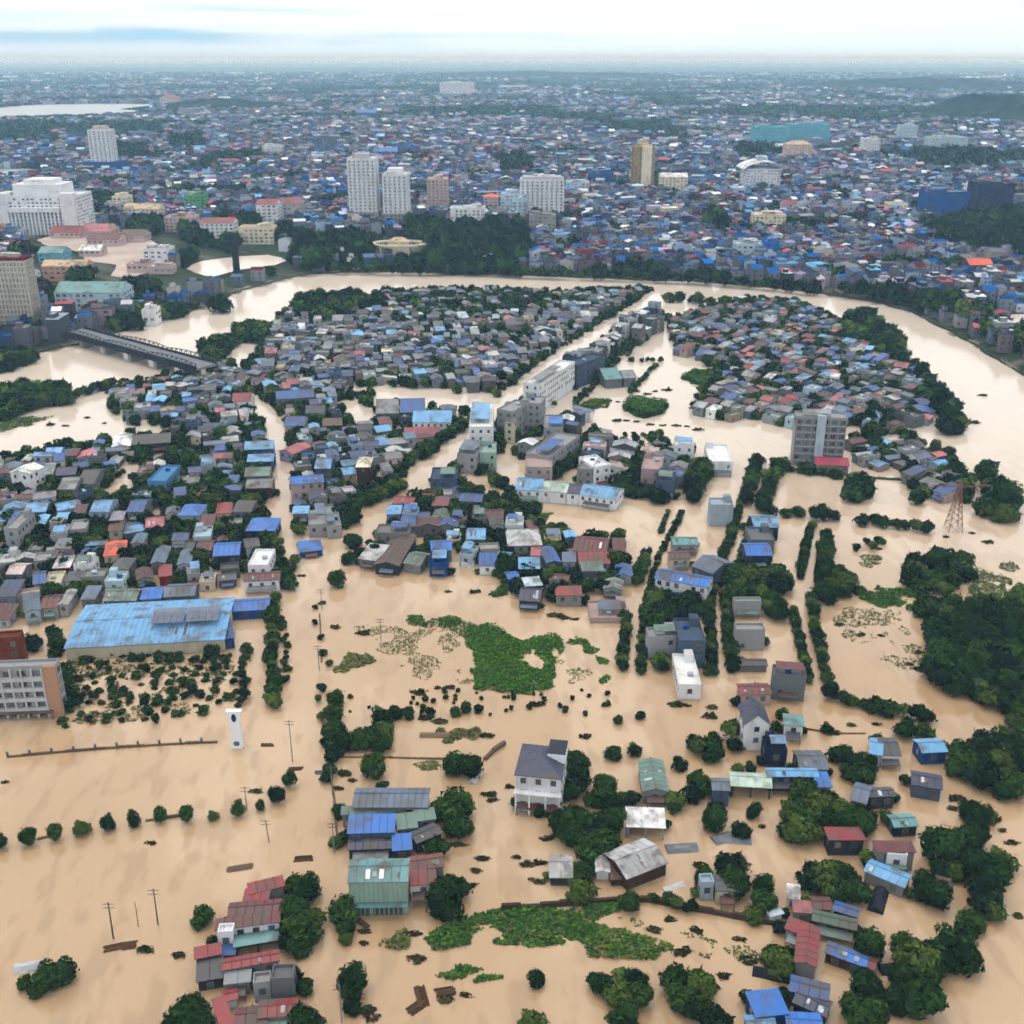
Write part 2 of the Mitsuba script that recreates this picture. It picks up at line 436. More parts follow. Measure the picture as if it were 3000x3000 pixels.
def pane_box(mb, fr, w, d, side, u, zc, ww, wh, col, out=0.05, back=0.1):
    a, b = u - ww / 2, u + ww / 2
    if side == 'f':
        mb.box(fr, a, b, -d / 2 - out, -d / 2 + back, zc - wh / 2, zc + wh / 2, col)
    elif side == 'b':
        mb.box(fr, a, b, d / 2 - back, d / 2 + out, zc - wh / 2, zc + wh / 2, col)
    elif side == 'l':
        mb.box(fr, -w / 2 - out, -w / 2 + back, a, b, zc - wh / 2, zc + wh / 2, col)
    else:
        mb.box(fr, w / 2 - back, w / 2 + out, a, b, zc - wh / 2, zc + wh / 2, col)


GLASSES = [np.array(c) for c in ((0.035, 0.045, 0.06), (0.06, 0.075, 0.09), (0.10, 0.11, 0.12), (0.025, 0.03, 0.035))]


def add_windows(key, fr, w, d, h, dist, sp=2.6, fl=3.2, z0=0.0, ww=1.15, wh=1.35, sides=None, most=60, skip=0.12, each=None):
    each = dist < 330 if each is None else each
    mb, k = MB(), 0
    for s in (sides or facing(fr, w, d)):
        for u, zc, a, b in window_spots(w, d, h, s, sp, fl, z0, ww, wh):
            if R.random() < skip or k >= most:
                continue
            k += 1
            g = R.choice(GLASSES)
            if each:
                q = name('window', key)
                one = MB()
                pane_box(one, fr, w, d, s, u, zc, a + 0.16, b + 0.16, PAL['grey'] * R.uniform(0.6, 1.2), 0.06)
                one.build(q, 'm_plain')
                gl = MB()
                pane_box(gl, fr, w, d, s, u, zc, a, b, g, 0.085)
                gl.build(name('pane', q), 'm_glass')
            else:
                pane_box(mb, fr, w, d, s, u, zc, a, b, g)
    if mb.f:
        q = name('window', key)
        mb.build(q, 'm_glass')
        tag(q, kind='stuff')


def tank(mb, fr, x, y, z, s=1.0):
    c = R.choice([PAL['light_grey'], PAL['pale_blue'], PAL['blue']])
    p, q = fr(x - 0.8 * s, y, z + 0.75), fr(x + 0.8 * s, y, z + 0.75)
    for t in (-0.5, 0.5):
        a, b = fr(x + t * s, y, z - 0.1), fr(x + t * s, y, z + 0.5)
        mb.tube(a, b, 0.12, 0.12, PAL['dark_grey'], 4)
    mb.tube(p, q, 0.6 * s, 0.6 * s, c, 8)
    mb.tube(q, p, 0.6 * s, 0.6 * s, c, 8)


def house(key, cx, cy, w, d, rot, h, kind, rcol, wcol, rh=None, open_sides=False, win=True, extra=None, near=True, roofmat='m_roof', winkw=None):
    """One house with its parts: wall, roof, windows, water tank."""
    fr = frame(cx, cy, rot)
    dist = math.hypot(cx, cy, )
    if rh is None:
        span = d if kind in ('gx', 'shed') else w if kind == 'gy' else min(w, d)
        rh = {'gx': 0.17, 'gy': 0.17, 'shed': 0.12, 'hip': 0.24, 'arch': 0.2}.get(kind, 0) * span
    wall, roof = MB(), MB()
    L = w if kind in ('gx', 'shed', 'arch') else d
    strips = max(1, min(40, int(L / 1.5))) if near and dist < 520 and kind != 'flat' else 1
    if open_sides:
        for x in (-w / 2 + 0.2, 0, w / 2 - 0.2):
            for y in (-d / 2 + 0.2, d / 2 - 0.2):
                wall.box(fr, x - 0.14, x + 0.14, y - 0.14, y + 0.14, -1, h + 0.02, wcol)
        wall.box(fr, -w / 2, w / 2, d / 2 - 0.3, d / 2 - 0.1, -1, h - 0.05, wcol)
        wall.box(fr, -w / 2 - 0.02, -w / 2 + 0.18, -d / 2 + 0.4, d / 2 - 0.35, -1, h * 0.6, wcol)
        make_roof(roof, fr, w, d, h, kind, rh, rcol, strips, dist < 420)
    else:
        wall.box(fr, -w / 2, w / 2, -d / 2, d / 2, -1, h - 0.01, wcol)
        make_roof(roof, fr, w, d, h, kind, rh, rcol, strips, dist < 420, wall, wcol)
        if h > 5.5 and kind == 'flat':                 # floor bands
            for z in np.arange(h - 3.3, 1.0, -3.3):
                wall.box(fr, -w / 2 - 0.12, w / 2 + 0.12, -d / 2 - 0.12, d / 2 + 0.12, z - 0.12, z + 0.12, wcol * 0.92)
    if extra:
        extra(fr, wall, roof, w, d, h)
    wall.build(key + '__wall', 'm_wall')
    roof.build(key + '__roof', roofmat)
    if kind == 'flat' and w > 4 and d > 5:
        m = MB()
        tank(m, fr, R.uniform(-w / 5, w / 5), R.uniform(-d / 5, d / 4), h)
        if R.random() < 0.75:
            m.build(name('water_tank', key), 'm_plain')
        if R.random() < 0.6:
            m = MB()
            a, b = min(2.6, w * 0.4), min(3.2, d * 0.35)
            sx = R.choice((-1, 1))
            x, y = sx * (w / 2 - a / 2 - 0.5), d / 2 - b / 2 - 0.5
            m.box(fr, x - a / 2, x + a / 2, y - b / 2, y + b / 2, h - 0.06, h + 2.4, wcol, wcol * 0.8)
            m.build(name('stair_hut', key), 'm_wall')
        if R.random() < 0.5 and near and dist < 620:    # a sheet-metal canopy on posts over part of the deck
            m = MB()
            cw_, cd_ = w * R.uniform(0.45, 0.8), d * R.uniform(0.35, 0.6)
            x, y = R.uniform(-1, 1) * (w - cw_) / 2.4, -R.uniform(0, 1) * (d - cd_) / 2.4
            q = (lambda f: lambda a, b, z: f(a + x, b + y, z))(fr)
            for sx in (-1, 1):
                for sy in (-1, 1):
                    m.box(q, sx * (cw_ / 2 - .1) - .06, sx * (cw_ / 2 - .1) + .06, sy * (cd_ / 2 - .1) - .06, sy * (cd_ / 2 - .1) + .06, h - 0.06, h + 2.15, PAL['dark_grey'])
            make_roof(m, q, cw_, cd_, h + 2.1, 'shed', 0.6, vary(PAL[R.choice(['blue', 'grey_blue', 'light_blue', 'maroon', 'grey', 'bright_blue', 'green_grey'])], .1), max(1, int(cw_ / 1.4)), False, o=0.25)
            m.build(name('deck_canopy', key), 'm_roof')
    if near and dist < 560 and not open_sides and win and R.random() < 0.55 and w > 4:    # a lean-to awning over the water in front
        m = MB()
        aw = w * R.uniform(0.5, 0.95)
        q = (lambda f: lambda a, b, z: f(a, b - d / 2 - 0.95, z))(fr)
        zz = min(2.1, h * 0.5)
        for sx in (-1, 1):
            m.box(q, sx * aw / 2 - .07, sx * aw / 2 + .07, -.85, -.7, -1, zz, PAL['dark_grey'])
        make_roof(m, q, aw, 1.7, zz, 'shed', 0.45, vary(PAL[R.choice(['grey', 'blue', 'maroon', 'grey_blue', 'dark_grey', 'brown', 'green_grey'])], .12), max(1, int(aw / 1.4)), False, o=0.1)
        m.build(name('awning', key), 'm_roof')
    if near and dist < 420 and kind in ('gx', 'gy') and w > 5 and R.random() < 0.6 and roofmat == 'm_roof':    # replaced sheets
        for q in range(R.randint(1, 3)):
            m = MB()
            u, e = R.uniform(-.4, .4), R.uniform(.4, .9)
            t0, t1 = sorted((R.uniform(.08, .45), R.uniform(.5, .92)))
            oo = 0.35
            S = d / 2 + oo if kind == 'gx' else w / 2 + oo
            ln = w if kind == 'gx' else d
            sg = -1 if kind == 'gx' else R.choice((-1, 1))
            P_ = [((u * ln - e / 2), t0), ((u * ln + e / 2), t0), ((u * ln + e / 2), t1), ((u * ln - e / 2), t1)]
            pts_ = [fr(a_, sg * S * (1 - t_), h + rh * t_ + 0.15) if kind == 'gx' else fr(sg * S * (1 - t_), a_, h + rh * t_ + 0.15) for a_, t_ in P_]
            m.hexa([(x_, y_, z_ - .1) for x_, y_, z_ in pts_], pts_, PAL[R.choice(['light_grey', 'white', 'grey', 'brown', 'rust', 'pale_blue'])] * R.uniform(.6, .95))
            m.build(name('roof_patch', key), 'm_roof')
    if win and not open_sides:
        add_windows(key, fr, w, d, h, dist, **(winkw or {}))
    return fr


def footprint(cx, cy, w, d, rot, grow=0.0):
    fr = frame(cx, cy, rot)
    w, d = w / 2 + grow, d / 2 + grow
    return Polygon([fr(x, y, 0)[:2] for x, y in ((-w, -d), (w, -d), (w, d), (-w, d))])


def H(c, h, p1, p2, p3, kind, rc, wc, label, cat='house', nm=None, group=None, **kw):
    """A surveyed building: p1-p2 its front eave, p3 a point of its back eave, on map sheet c; h the eave's height above the water."""
    if h < 7.9 and c not in 'omnl':
        h *= 0.74
    a, b, e = (site(c, *p, h) for p in (p1, p2, p3))
    ex = (b - a) / np.linalg.norm(b - a)
    ey = np.array([-ex[1], ex[0]])
    w, d = float(np.linalg.norm(b - a)), max(2.2, float((e - a) @ ey))
    m = (a + b) / 2 + ey * d / 2
    rot = math.atan2(ex[1], ex[0])
    nm = nm or {'house': 'house', 'shed': 'shed', 'warehouse': 'warehouse', 'apartment block': 'apartment_block'}.get(cat, cat.replace(' ', '_'))
    key = name(nm)
    tag(key, label, cat, group)
    rcol, wcol = vary(PAL[rc], 0.04), vary(PAL[wc], 0.04) * (0.92 if wc == 'white' else 0.66)
    fr = house(key, m[0], m[1], w, d, rot, h, kind, rcol, wcol, **kw)
    heroes.append((key, m[0], m[1], w, d, rot, h, label))
    taken.append(footprint(m[0], m[1], w, d, rot, 0.6))
    return key, fr, w, d

# ------------------------------------------------------------------ surveyed buildings, nearest first
# red-roofed cluster at the lower left
G1 = 'in the red-roofed cluster left of the avenue'
H('b', 5.0, (600, 300), (850, 240), (838, 180), 'shed', 'red', 'concrete', 'long narrow red roof, topmost of the red cluster left of the avenue')
H('b', 4.6, (555, 355), (728, 350), (725, 278), 'shed', 'red', 'concrete', 'short square red roof below the topmost roof of the lower left cluster')
H('b', 6.2, (440, 470), (820, 440), (815, 352), 'gx', 'maroon', 'concrete', 'dark maroon double-pitch roof in the upper part of the lower left cluster')
H('b', 6.4, (345, 572), (815, 510), (822, 458), 'shed', 'maroon', 'white', 'maroon lean-to roof over a white wall in the lower left cluster')
H('b', 3.8, (485, 700), (820, 645), (800, 575), 'arch', 'teal', 'dark_grey', 'dark teal arched canopy against the white wall of the lower left cluster', 'shed', open_sides=True)
H('b', 6.5, (355, 612), (468, 608), (466, 560), 'flat', 'light_grey', 'white', 'small white block left of the dark teal arched canopy')
H('b', 3.0, (392, 762), (478, 755), (472, 712), 'shed', 'blue', 'concrete', 'tiny blue lean-to in front of the small white block', 'shed')
H('b', 5.2, (190, 788), (372, 752), (355, 700), 'shed', 'red', 'dark_grey', 'red shed roof at the far left of the lower left cluster', )
H('b', 5.4, (402, 872), (812, 800), (802, 735), 'gx', 'red', 'concrete', 'long red gable roof across the middle of the lower left cluster')
H('b', 3.6, (205, 960), (382, 930), (380, 800), 'shed', 'dark_grey', 'dark_grey', 'dark grey roof beside the flooded courtyard of the lower left cluster')
H('b', 4.2, (412, 980), (592, 960), (590, 890), 'shed', 'grey', 'concrete', 'plain grey roof beneath the long red gable, right of the courtyard')
H('b', 7.2, (755, 965), (922, 960), (912, 852), 'flat', 'bright_blue', 'grey', 'house with a bright blue flat roof in the lower left cluster')
H('b', 5.6, (622, 1000), (752, 985), (748, 905), 'flat', 'grey', 'light_grey', 'grey concrete house adjoining the bright blue flat roof')
H('b', 3.2, (410, 1112), (495, 1092), (486, 1022), 'gx', 'red', 'white', 'small red-roofed hut by the flooded courtyard', 'shed')
H('b', 5.0, (665, 1232), (940, 1212), (930, 1098), 'gx', 'red', 'concrete', 'broad red gable roof near the bottom right of the lower left cluster')
H('b', 4.2, (390, 1320), (468, 1290), (350, 1120), 'shed', 'red', 'concrete', 'narrow red roof pointing down the slope at the bottom left of the cluster')
H('b', 4.0, (490, 1300), (720, 1275), (640, 1160), 'gx', 'maroon', 'concrete', 'maroon roof cut by the bottom edge of the photograph')
H('b', 3.6, (735, 1330), (905, 1310), (895, 1255), 'shed', 'green_grey', 'concrete', 'grey-green roof at the bottom edge right of the maroon roof', 'shed')
# cluster right of the avenue
H('c', 6.2, (350, 935), (905, 935), (905, 800), 'gx', 'grey_blue', 'concrete', 'large blue-grey gable roof, topmost in the cluster right of the avenue', 'warehouse', rh=1.2)
H('c', 4.8, (265, 992), (700, 965), (692, 925), 'shed', 'green_grey', 'concrete', 'grey-green lean-to along the front of the large blue-grey roof', 'shed')
H('c', 5.0, (690, 1102), (825, 1085), (822, 992), 'shed', 'green_grey', 'grey', 'square grey-green roof right of the bright blue roof')
H('c', 5.2, (825, 1040), (962, 1022), (968, 952), 'shed', 'green_grey', 'grey', 'small grey-green roof beside the big round trees right of the avenue')
H('c', 6.2, (312, 1132), (650, 1122), (642, 1020), 'shed', 'bright_blue', 'grey_blue', 'bright blue roof beside the avenue, under the grey-green lean-to', rh=1.0)
H('c', 4.6, (652, 1262), (782, 1252), (800, 1152), 'shed', 'bright_blue', 'navy', 'small bright blue roof right of the dark navy sheds')
H('c', 3.8, (315, 1255), (640, 1242), (640, 1165), 'gx', 'navy', 'dark_grey', 'dark navy shed between the bright blue roof and the teal hall', 'shed')
H('c', 4.4, (830, 1205), (1010, 1130), (1018, 1035), 'gx', 'dark_grey', 'dark_grey', 'dark grey roof at the right of the cluster, below the round trees')




def hall_front(fr, wall, roof, w, d, h):
    y = -d / 2
    for x in np.linspace(-0.5, 0.5, 13):
        wall.box(fr, x * w - .12, x * w + .12, y - .14, y + .05, -1, h - .2, np.array((0.20, 0.29, 0.25)))
    for x in (-0.3, 0.02, 0.3):
        wall.box(fr, x * w - 1.5, x * w + 1.5, y - .09, y + .05, -1, 2.4, np.array((0.05, 0.07, 0.07)))
    roof.box(fr, -w / 2, w / 2, y - 1.6, y - .16, 3.2, 3.34, PAL['teal'], None, True)


k_, fr_, w_, d_ = H('b', 8.6, (1345, 212), (1780, 205), (1768, 45), 'gx', 'teal', 'sage', 'big teal gable hall with pale skylights, at the foot of the right cluster', 'warehouse', win=False, extra=hall_front)
for x in (-0.22, 0.02):
    m = MB()
    rr = 0.17 * d_
    za, zb = 8.6 + rr * 0.2 + 0.1, 8.6 + rr * 0.78 + 0.1
    ya, yb = -(d_ / 2 + .35) * 0.8, -(d_ / 2 + .35) * 0.22
    m.face([fr_(x * w_, ya, za), fr_(x * w_ + 0.9, ya, za), fr_(x * w_ + 0.9, yb, zb), fr_(x * w_, yb, zb)], PAL['white'])
    m.face([fr_(x * w_, ya, za - .08), fr_(x * w_ + 0.9, ya, za - .08), fr_(x * w_ + 0.9, ya, za), fr_(x * w_, ya, za)], PAL['white'])
    m.build(name('skylight', k_), 'm_plain')
H('E', 6.0, (1552, 762), (1642, 756), (1642, 712), 'shed', 'red', 'white', 'red roof over a white wall right of the big teal hall')
H('E', 5.6, (1552, 706), (1672, 690), (1666, 645), 'gx', 'red', 'concrete', 'red gable roof behind the red-and-white house by the teal hall')
# white villa and the houses right of it


def villa(fr, wall, roof, w, d, h):
    wall.box(fr, w * 0.12, w / 2 + 0.3, -d * 0.05, d / 2 - 0.6, h - 0.5, h + 2.6, PAL['white'], PAL['dark_grey'])
    wall.box(fr, -w / 2 - 0.2, w / 2 + 0.2, -d / 2 - 1.5, -d / 2 - 0.003, h - 4.4, h - 4.05, PAL['white'], PAL['white'])
    for x in (-0.48, -0.18, 0.18, 0.48):
        wall.box(fr, x * w - 0.2, x * w + 0.2, -d / 2 - 1.45, -d / 2 - 1.05, -1, h - 4.4, PAL['white'])


H('F', 10.0, (14, 345), (185, 362), (228, 250), 'hip', 'navy', 'white', 'white three-storey villa with a dark navy hipped roof standing alone in the flood', 'villa', nm='villa', extra=villa, rh=2.6, winkw=dict(sp=2.4, skip=0.02))
H('d', 5.0, (992, 300), (1172, 302), (1175, 78), 'gy', 'green_grey', 'concrete', 'weathered grey-green gable roof among trees right of the white villa')
H('d', 4.6, (872, 566), (1150, 576), (1165, 462), 'shed', 'white', 'light_grey', 'white flat shed roof on posts over the water', 'shed', open_sides=True, rh=0.9)
H('d', 4.6, (868, 958), (1165, 842), (985, 668), 'gx', 'light_grey', 'brown', 'big pale grey gable barn standing askew in the flood', 'barn', nm='barn', win=False)
H('d', 3.2, (292, 948), (450, 950), (478, 790), 'gx', 'light_grey', 'dark_grey', 'low pale grey shed left of the askew barn', 'shed', win=False)
H('d', 3.4, (640, 905), (730, 908), (725, 800), 'gy', 'white', 'white', 'small white hut between the low shed and the askew barn', 'shed')
H('d', 2.6, (752, 965), (852, 958), (842, 860), 'shed', 'brown', 'brown', 'dark brown hut against the left end of the askew barn', 'shed')
H('d', 5.0, (1548, 1050), (1700, 1050), (1692, 940), 'gx', 'dark_grey', 'cream', 'dark-roofed house with a white gable below the tall round tree')
H('d', 5.6, (1430, 1010), (1525, 1005), (1522, 940), 'flat', 'pale_blue', 'pale_blue', 'small pale blue block beside the dark-roofed house under the tall tree')
H('d', 6.4, (1520, 290), (1640, 295), (1622, 212), 'gx', 'grey_blue', 'grey_blue', 'blue-grey house at the left end of the green and pale blue shed')
H('e', 4.6, (372, 772), (668, 790), (640, 692), 'gx', 'pale_green', 'dark_grey', 'long pale green and sky-blue open shed below the navy-roofed house', 'shed', open_sides=True)
# right middle
H('e', 5.0, (442, 85), (665, 82), (665, 8), 'gx', 'red', 'pale_pink', 'red gable roof beside the grey block at the end of the canal rows')
H('o', 7.2, (1200, 722), (1448, 742), (1440, 668), 'flat', 'blue', 'grey', 'grey windowless block with a blue tarpaulin deck by the right canal', winkw=dict(skip=0.7))
H('e', 8.0, (472, 312), (655, 312), (652, 180), 'gy', 'navy', 'white', 'white house with a steep navy roof below the red gable', rh=2.8)
H('e', 6.2, (772, 312), (910, 325), (892, 248), 'hip', 'teal', 'white', 'white house with a pale teal hipped roof right of the navy-roofed house')
H('e', 6.0, (632, 522), (790, 525), (748, 420), 'flat', 'navy', 'navy', 'dark blue house in the middle of the trees below the navy-roofed house')
H('e', 5.0, (892, 650), (1092, 650), (1082, 515), 'gx', 'grey_blue', 'dark_grey', 'broad slate blue gable roof behind the long sky-blue roof')
H('e', 5.8, (652, 702), (1020, 704), (1018, 650), 'gx', 'light_blue', 'navy', 'long sky-blue roof running left to right amid dark trees', 'shed')
H('e', 5.2, (1022, 782), (1120, 782), (1118, 690), 'shed', 'bright_blue', 'pale_pink', 'bright blue tarpaulin roof at the right end of the long sky-blue roof')
H('e', 5.0, (1415, 530), (1500, 545), (1490, 430), 'gx', 'light_blue', 'pale_blue', 'sky-blue roofed hut alone near the wood at the right')
H('e', 4.6, (1506, 540), (1640, 545), (1545, 420), 'gx', 'dark_grey', 'white', 'dark roof leaning against the sky-blue hut near the wood')
H('F', 5.0, (1550, 262), (1640, 258), (1640, 210), 'gx', 'light_blue', 'blue', 'blue-roofed house tucked under the big wood at the right')
H('F', 5.0, (1512, 382), (1620, 400), (1610, 350), 'gx', 'navy', 'grey_blue', 'dark blue-grey house standing free in the water below the wood')
H('e', 5.0, (1272, 880), (1380, 910), (1400, 778), 'gx', 'grey_blue', 'grey', 'blue-grey roof left of the black-roofed house among the right trees')
H('e', 5.0, (1402, 860), (1600, 850), (1592, 790), 'gx', 'dark_grey', 'dark_grey', 'black-roofed house among the trees at the right')
H('e', 4.0, (1602, 1085), (1770, 1075), (1760, 990), 'gx', 'teal', 'navy', 'teal gable roof at the edge of the open water on the right')
H('e', 6.0, (1112, 1180), (1370, 1180), (1370, 1095), 'hip', 'red', 'dark_grey', 'weathered red hipped roof between the dark trees at the right')
H('f', 7.0, (832, 500), (1108, 500), (1100, 425), 'hip', 'maroon', 'concrete', 'maroon hipped roof behind the small white front, lower right')
H('f', 6.0, (900, 535), (1052, 545), (1050, 505), 'flat', 'white', 'white', 'small white-fronted house before the maroon hipped roof')
H('f', 4.2, (735, 645), (1025, 765), (1055, 675), 'gx', 'light_blue', 'concrete', 'long faded blue gable roof slanting down to the right, lower right cluster', 'shed')
H('f', 3.8, (152, 845), (232, 858), (258, 765), 'hip', 'white', 'white', 'bright white tent roof at the left of the lower right cluster', 'tent')
H('f', 2.4, (22, 985), (108, 962), (118, 880), 'shed', 'pale_blue', 'white', 'crumpled pale sheet roof at the far left of the lower right cluster', 'shed')
H('f', 4.0, (352, 930), (480, 932), (480, 852), 'gx', 'maroon', 'concrete', 'square maroon roof at the top of the lower right cluster')
H('f', 4.0, (500, 938), (668, 990), (660, 925), 'gx', 'blue', 'navy', 'deep blue roof right of the square maroon roof')
H('f', 3.8, (202, 950), (330, 962), (330, 892), 'shed', 'pink', 'concrete', 'faded pink-red roof left of the square maroon roof')
H('f', 4.2, (342, 1015), (660, 1088), (670, 1018), 'gx', 'green', 'dark_grey', 'long dark green roof in the lower right cluster')
H('g', 4.2, (782, 562), (950, 622), (980, 555), 'shed', 'red', 'concrete', 'short red wing joining the head of the long red hall')
H('g', 4.6, (852, 815), (1002, 850), (1110, 595), 'gy', 'red', 'concrete', 'long red-roofed hall pointing towards the viewer, lower right', win=False)
H('g', 3.6, (1082, 742), (1372, 850), (1392, 775), 'gx', 'bright_blue', 'brown', 'long sky-blue roof right of the red hall', 'shed')
H('g', 3.6, (1380, 850), (1440, 872), (1460, 800), 'gx', 'maroon', 'brown', 'small maroon hut at the right end of the sky-blue roof', 'shed')
H('g', 5.0, (815, 1030), (1090, 1100), (1112, 995), 'gx', 'blue', 'grey_blue', 'steel-blue gable roof above the big bright blue roofs at the bottom')
H('g', 4.4, (842, 1120), (1072, 1222), (1100, 1115), 'gx', 'navy', 'dark_grey', 'nearly black gable roof right of the big bright blue roofs')
H('g', 6.0, (560, 1225), (790, 1200), (782, 1020), 'hip', 'bright_blue', 'blue', 'big bright blue hipped roof at the bottom edge')
H('g', 5.0, (500, 1330), (700, 1322), (692, 1222), 'gx', 'light_blue', 'blue', 'sky-blue roof at the bottom edge below the big hipped roof')
H('g', 5.0, (800, 1330), (1052, 1345), (1012, 1215), 'gx', 'bright_blue', 'blue', 'bright blue roof at the bottom edge below the black gable')
H('f', 4.0, (1272, 768), (1362, 790), (1388, 715), 'gx', 'maroon', 'concrete', 'small maroon roof peeping out of the wood at the lower right', 'shed')
# canal blocks, middle right
H('o', 7.0, (265, 440), (480, 432), (472, 362), 'flat', 'pink', 'light_grey', 'grey-walled block with a red and teal tarpaulin on its deck', winkw=dict(skip=0.85))
H('o', 8.4, (490, 470), (690, 470), (682, 300), 'flat', 'blue', 'grey_blue', 'blue-decked block with a stepped roof behind the narrow white house')
H('o', 4.2, (488, 800), (655, 802), (645, 570), 'flat', 'grey_blue', 'white', 'long narrow white and slate house at the end of the canal rows')
H('o', 5.0, (905, 170), (1110, 170), (1110, 140), 'flat', 'light_grey', 'light_grey', 'plain pale grey block, topmost of the column between the canals', winkw=dict(skip=0.9))
H('o', 6.4, (922, 385), (1140, 385), (1130, 335), 'flat', 'concrete', 'light_grey', 'whitish block with ribbed walls in the column between the canals', winkw=dict(skip=0.85))
H('o', 2.2, (952, 640), (1150, 642), (1142, 595), 'gx', 'dark_grey', 'grey', 'low slate roof almost under water between two blocks', 'shed', win=False)
H('m', 8.0, (470, 342), (642, 345), (650, 292), 'flat', 'pale_blue', 'pale_blue', 'pale blue windowless block at the head of the middle canal', winkw=dict(skip=0.8))
H('m', 5.4, (800, 500), (982, 500), (1000, 412), 'gx', 'light_blue', 'navy', 'pale blue roof, upper third of the long building by the right canal')
H('m', 5.2, (770, 608), (952, 610), (978, 512), 'flat', 'grey', 'grey', 'grey deck, middle third of the long building by the right canal')
H('m', 5.4, (742, 712), (930, 712), (950, 622), 'gx', 'bright_blue', 'navy', 'blue and lilac roof, lower third of the long building by the right canal')
H('m', 4.0, (190, 632), (372, 632), (352, 575), 'gx', 'teal', 'light_grey', 'teal roof above the brown roof between the canals')
H('m', 4.2, (172, 740), (312, 735), (310, 682), 'gx', 'brown', 'cream', 'dark brown roof over a yellow wall between the canals')
H('m', 6.0, (330, 792), (482, 850), (492, 715), 'gx', 'grey_blue', 'grey_blue', 'slate blue gable right of the brown roof between the canals')
H('m', 6.4, (52, 880), (440, 952), (432, 872), 'gx', 'bright_blue', 'white', 'long blue roof on white walls below the brown roof')
H('D', 1.6, (295, 1050), (440, 1050), (430, 985), 'flat', 'pale_pink', 'pale_pink', 'half-sunk pinkish slab frame below the red-roofed cluster', 'slab', nm='slab', win=False)
# apartment block and its annex


def apartment(fr, wall, roof, w, d, h):
    y = -d / 2
    wall.box(fr, -w * 0.09, w * 0.08, y - 1.3, y + 0.3, -1, h + 1.6, PAL['pale_blue'] * 0.8)
    for z in np.arange(2.5, h, 3.1):
        for s in (-1, 1):
            wall.box(fr, s * w * 0.29 - w * 0.185, s * w * 0.29 + w * 0.185, y - 0.75, y - 0.003, z - 0.14, z + 0.14, PAL['light_grey'] * 0.9)
    for x in np.linspace(-0.475, 0.475, 13):
        if abs(x) > 0.11:
            wall.box(fr, x * w - 0.13, x * w + 0.13, y - 0.7, y - 0.006, -1, h, PAL['grey'])


H('n', 21.0, (345, 448), (730, 462), (735, 420), 'flat', 'grey', 'light_grey', 'tall grey apartment block with a pale centre strip, right of the middle', 'apartment block', extra=apartment, winkw=dict(sp=3.2, fl=3.1, most=140, ww=1.9, wh=1.7, skip=0.05))
H('n', 4.4, (495, 800), (740, 810), (732, 752), 'gx', 'crimson', 'concrete', 'low dark red annex at the foot of the tall apartment block', 'annex', nm='annex')
# terrace with blue roofs above the open water
for q in [((545, 1118), (740, 1126), (742, 1035), 'light_blue', 'sky-blue left'), ((742, 1126), (922, 1142), (905, 1062), 'pale_green', 'pale green second'), ((926, 1142), (1022, 1152), (1012, 1080), 'navy', 'navy third'), ((1024, 1152), (1292, 1192), (1262, 1100), 'light_blue', 'faded blue right')]:
    H('l', 5.0, q[0], q[1], q[2], 'gx', q[3], 'white', q[4] + ' end of the white colonnaded terrace' if 'left' in q[4] or 'right' in q[4] else q[4] + ' section of the white colonnaded terrace', 'terrace house', nm='terrace_house', group='sections of the colonnaded terrace')
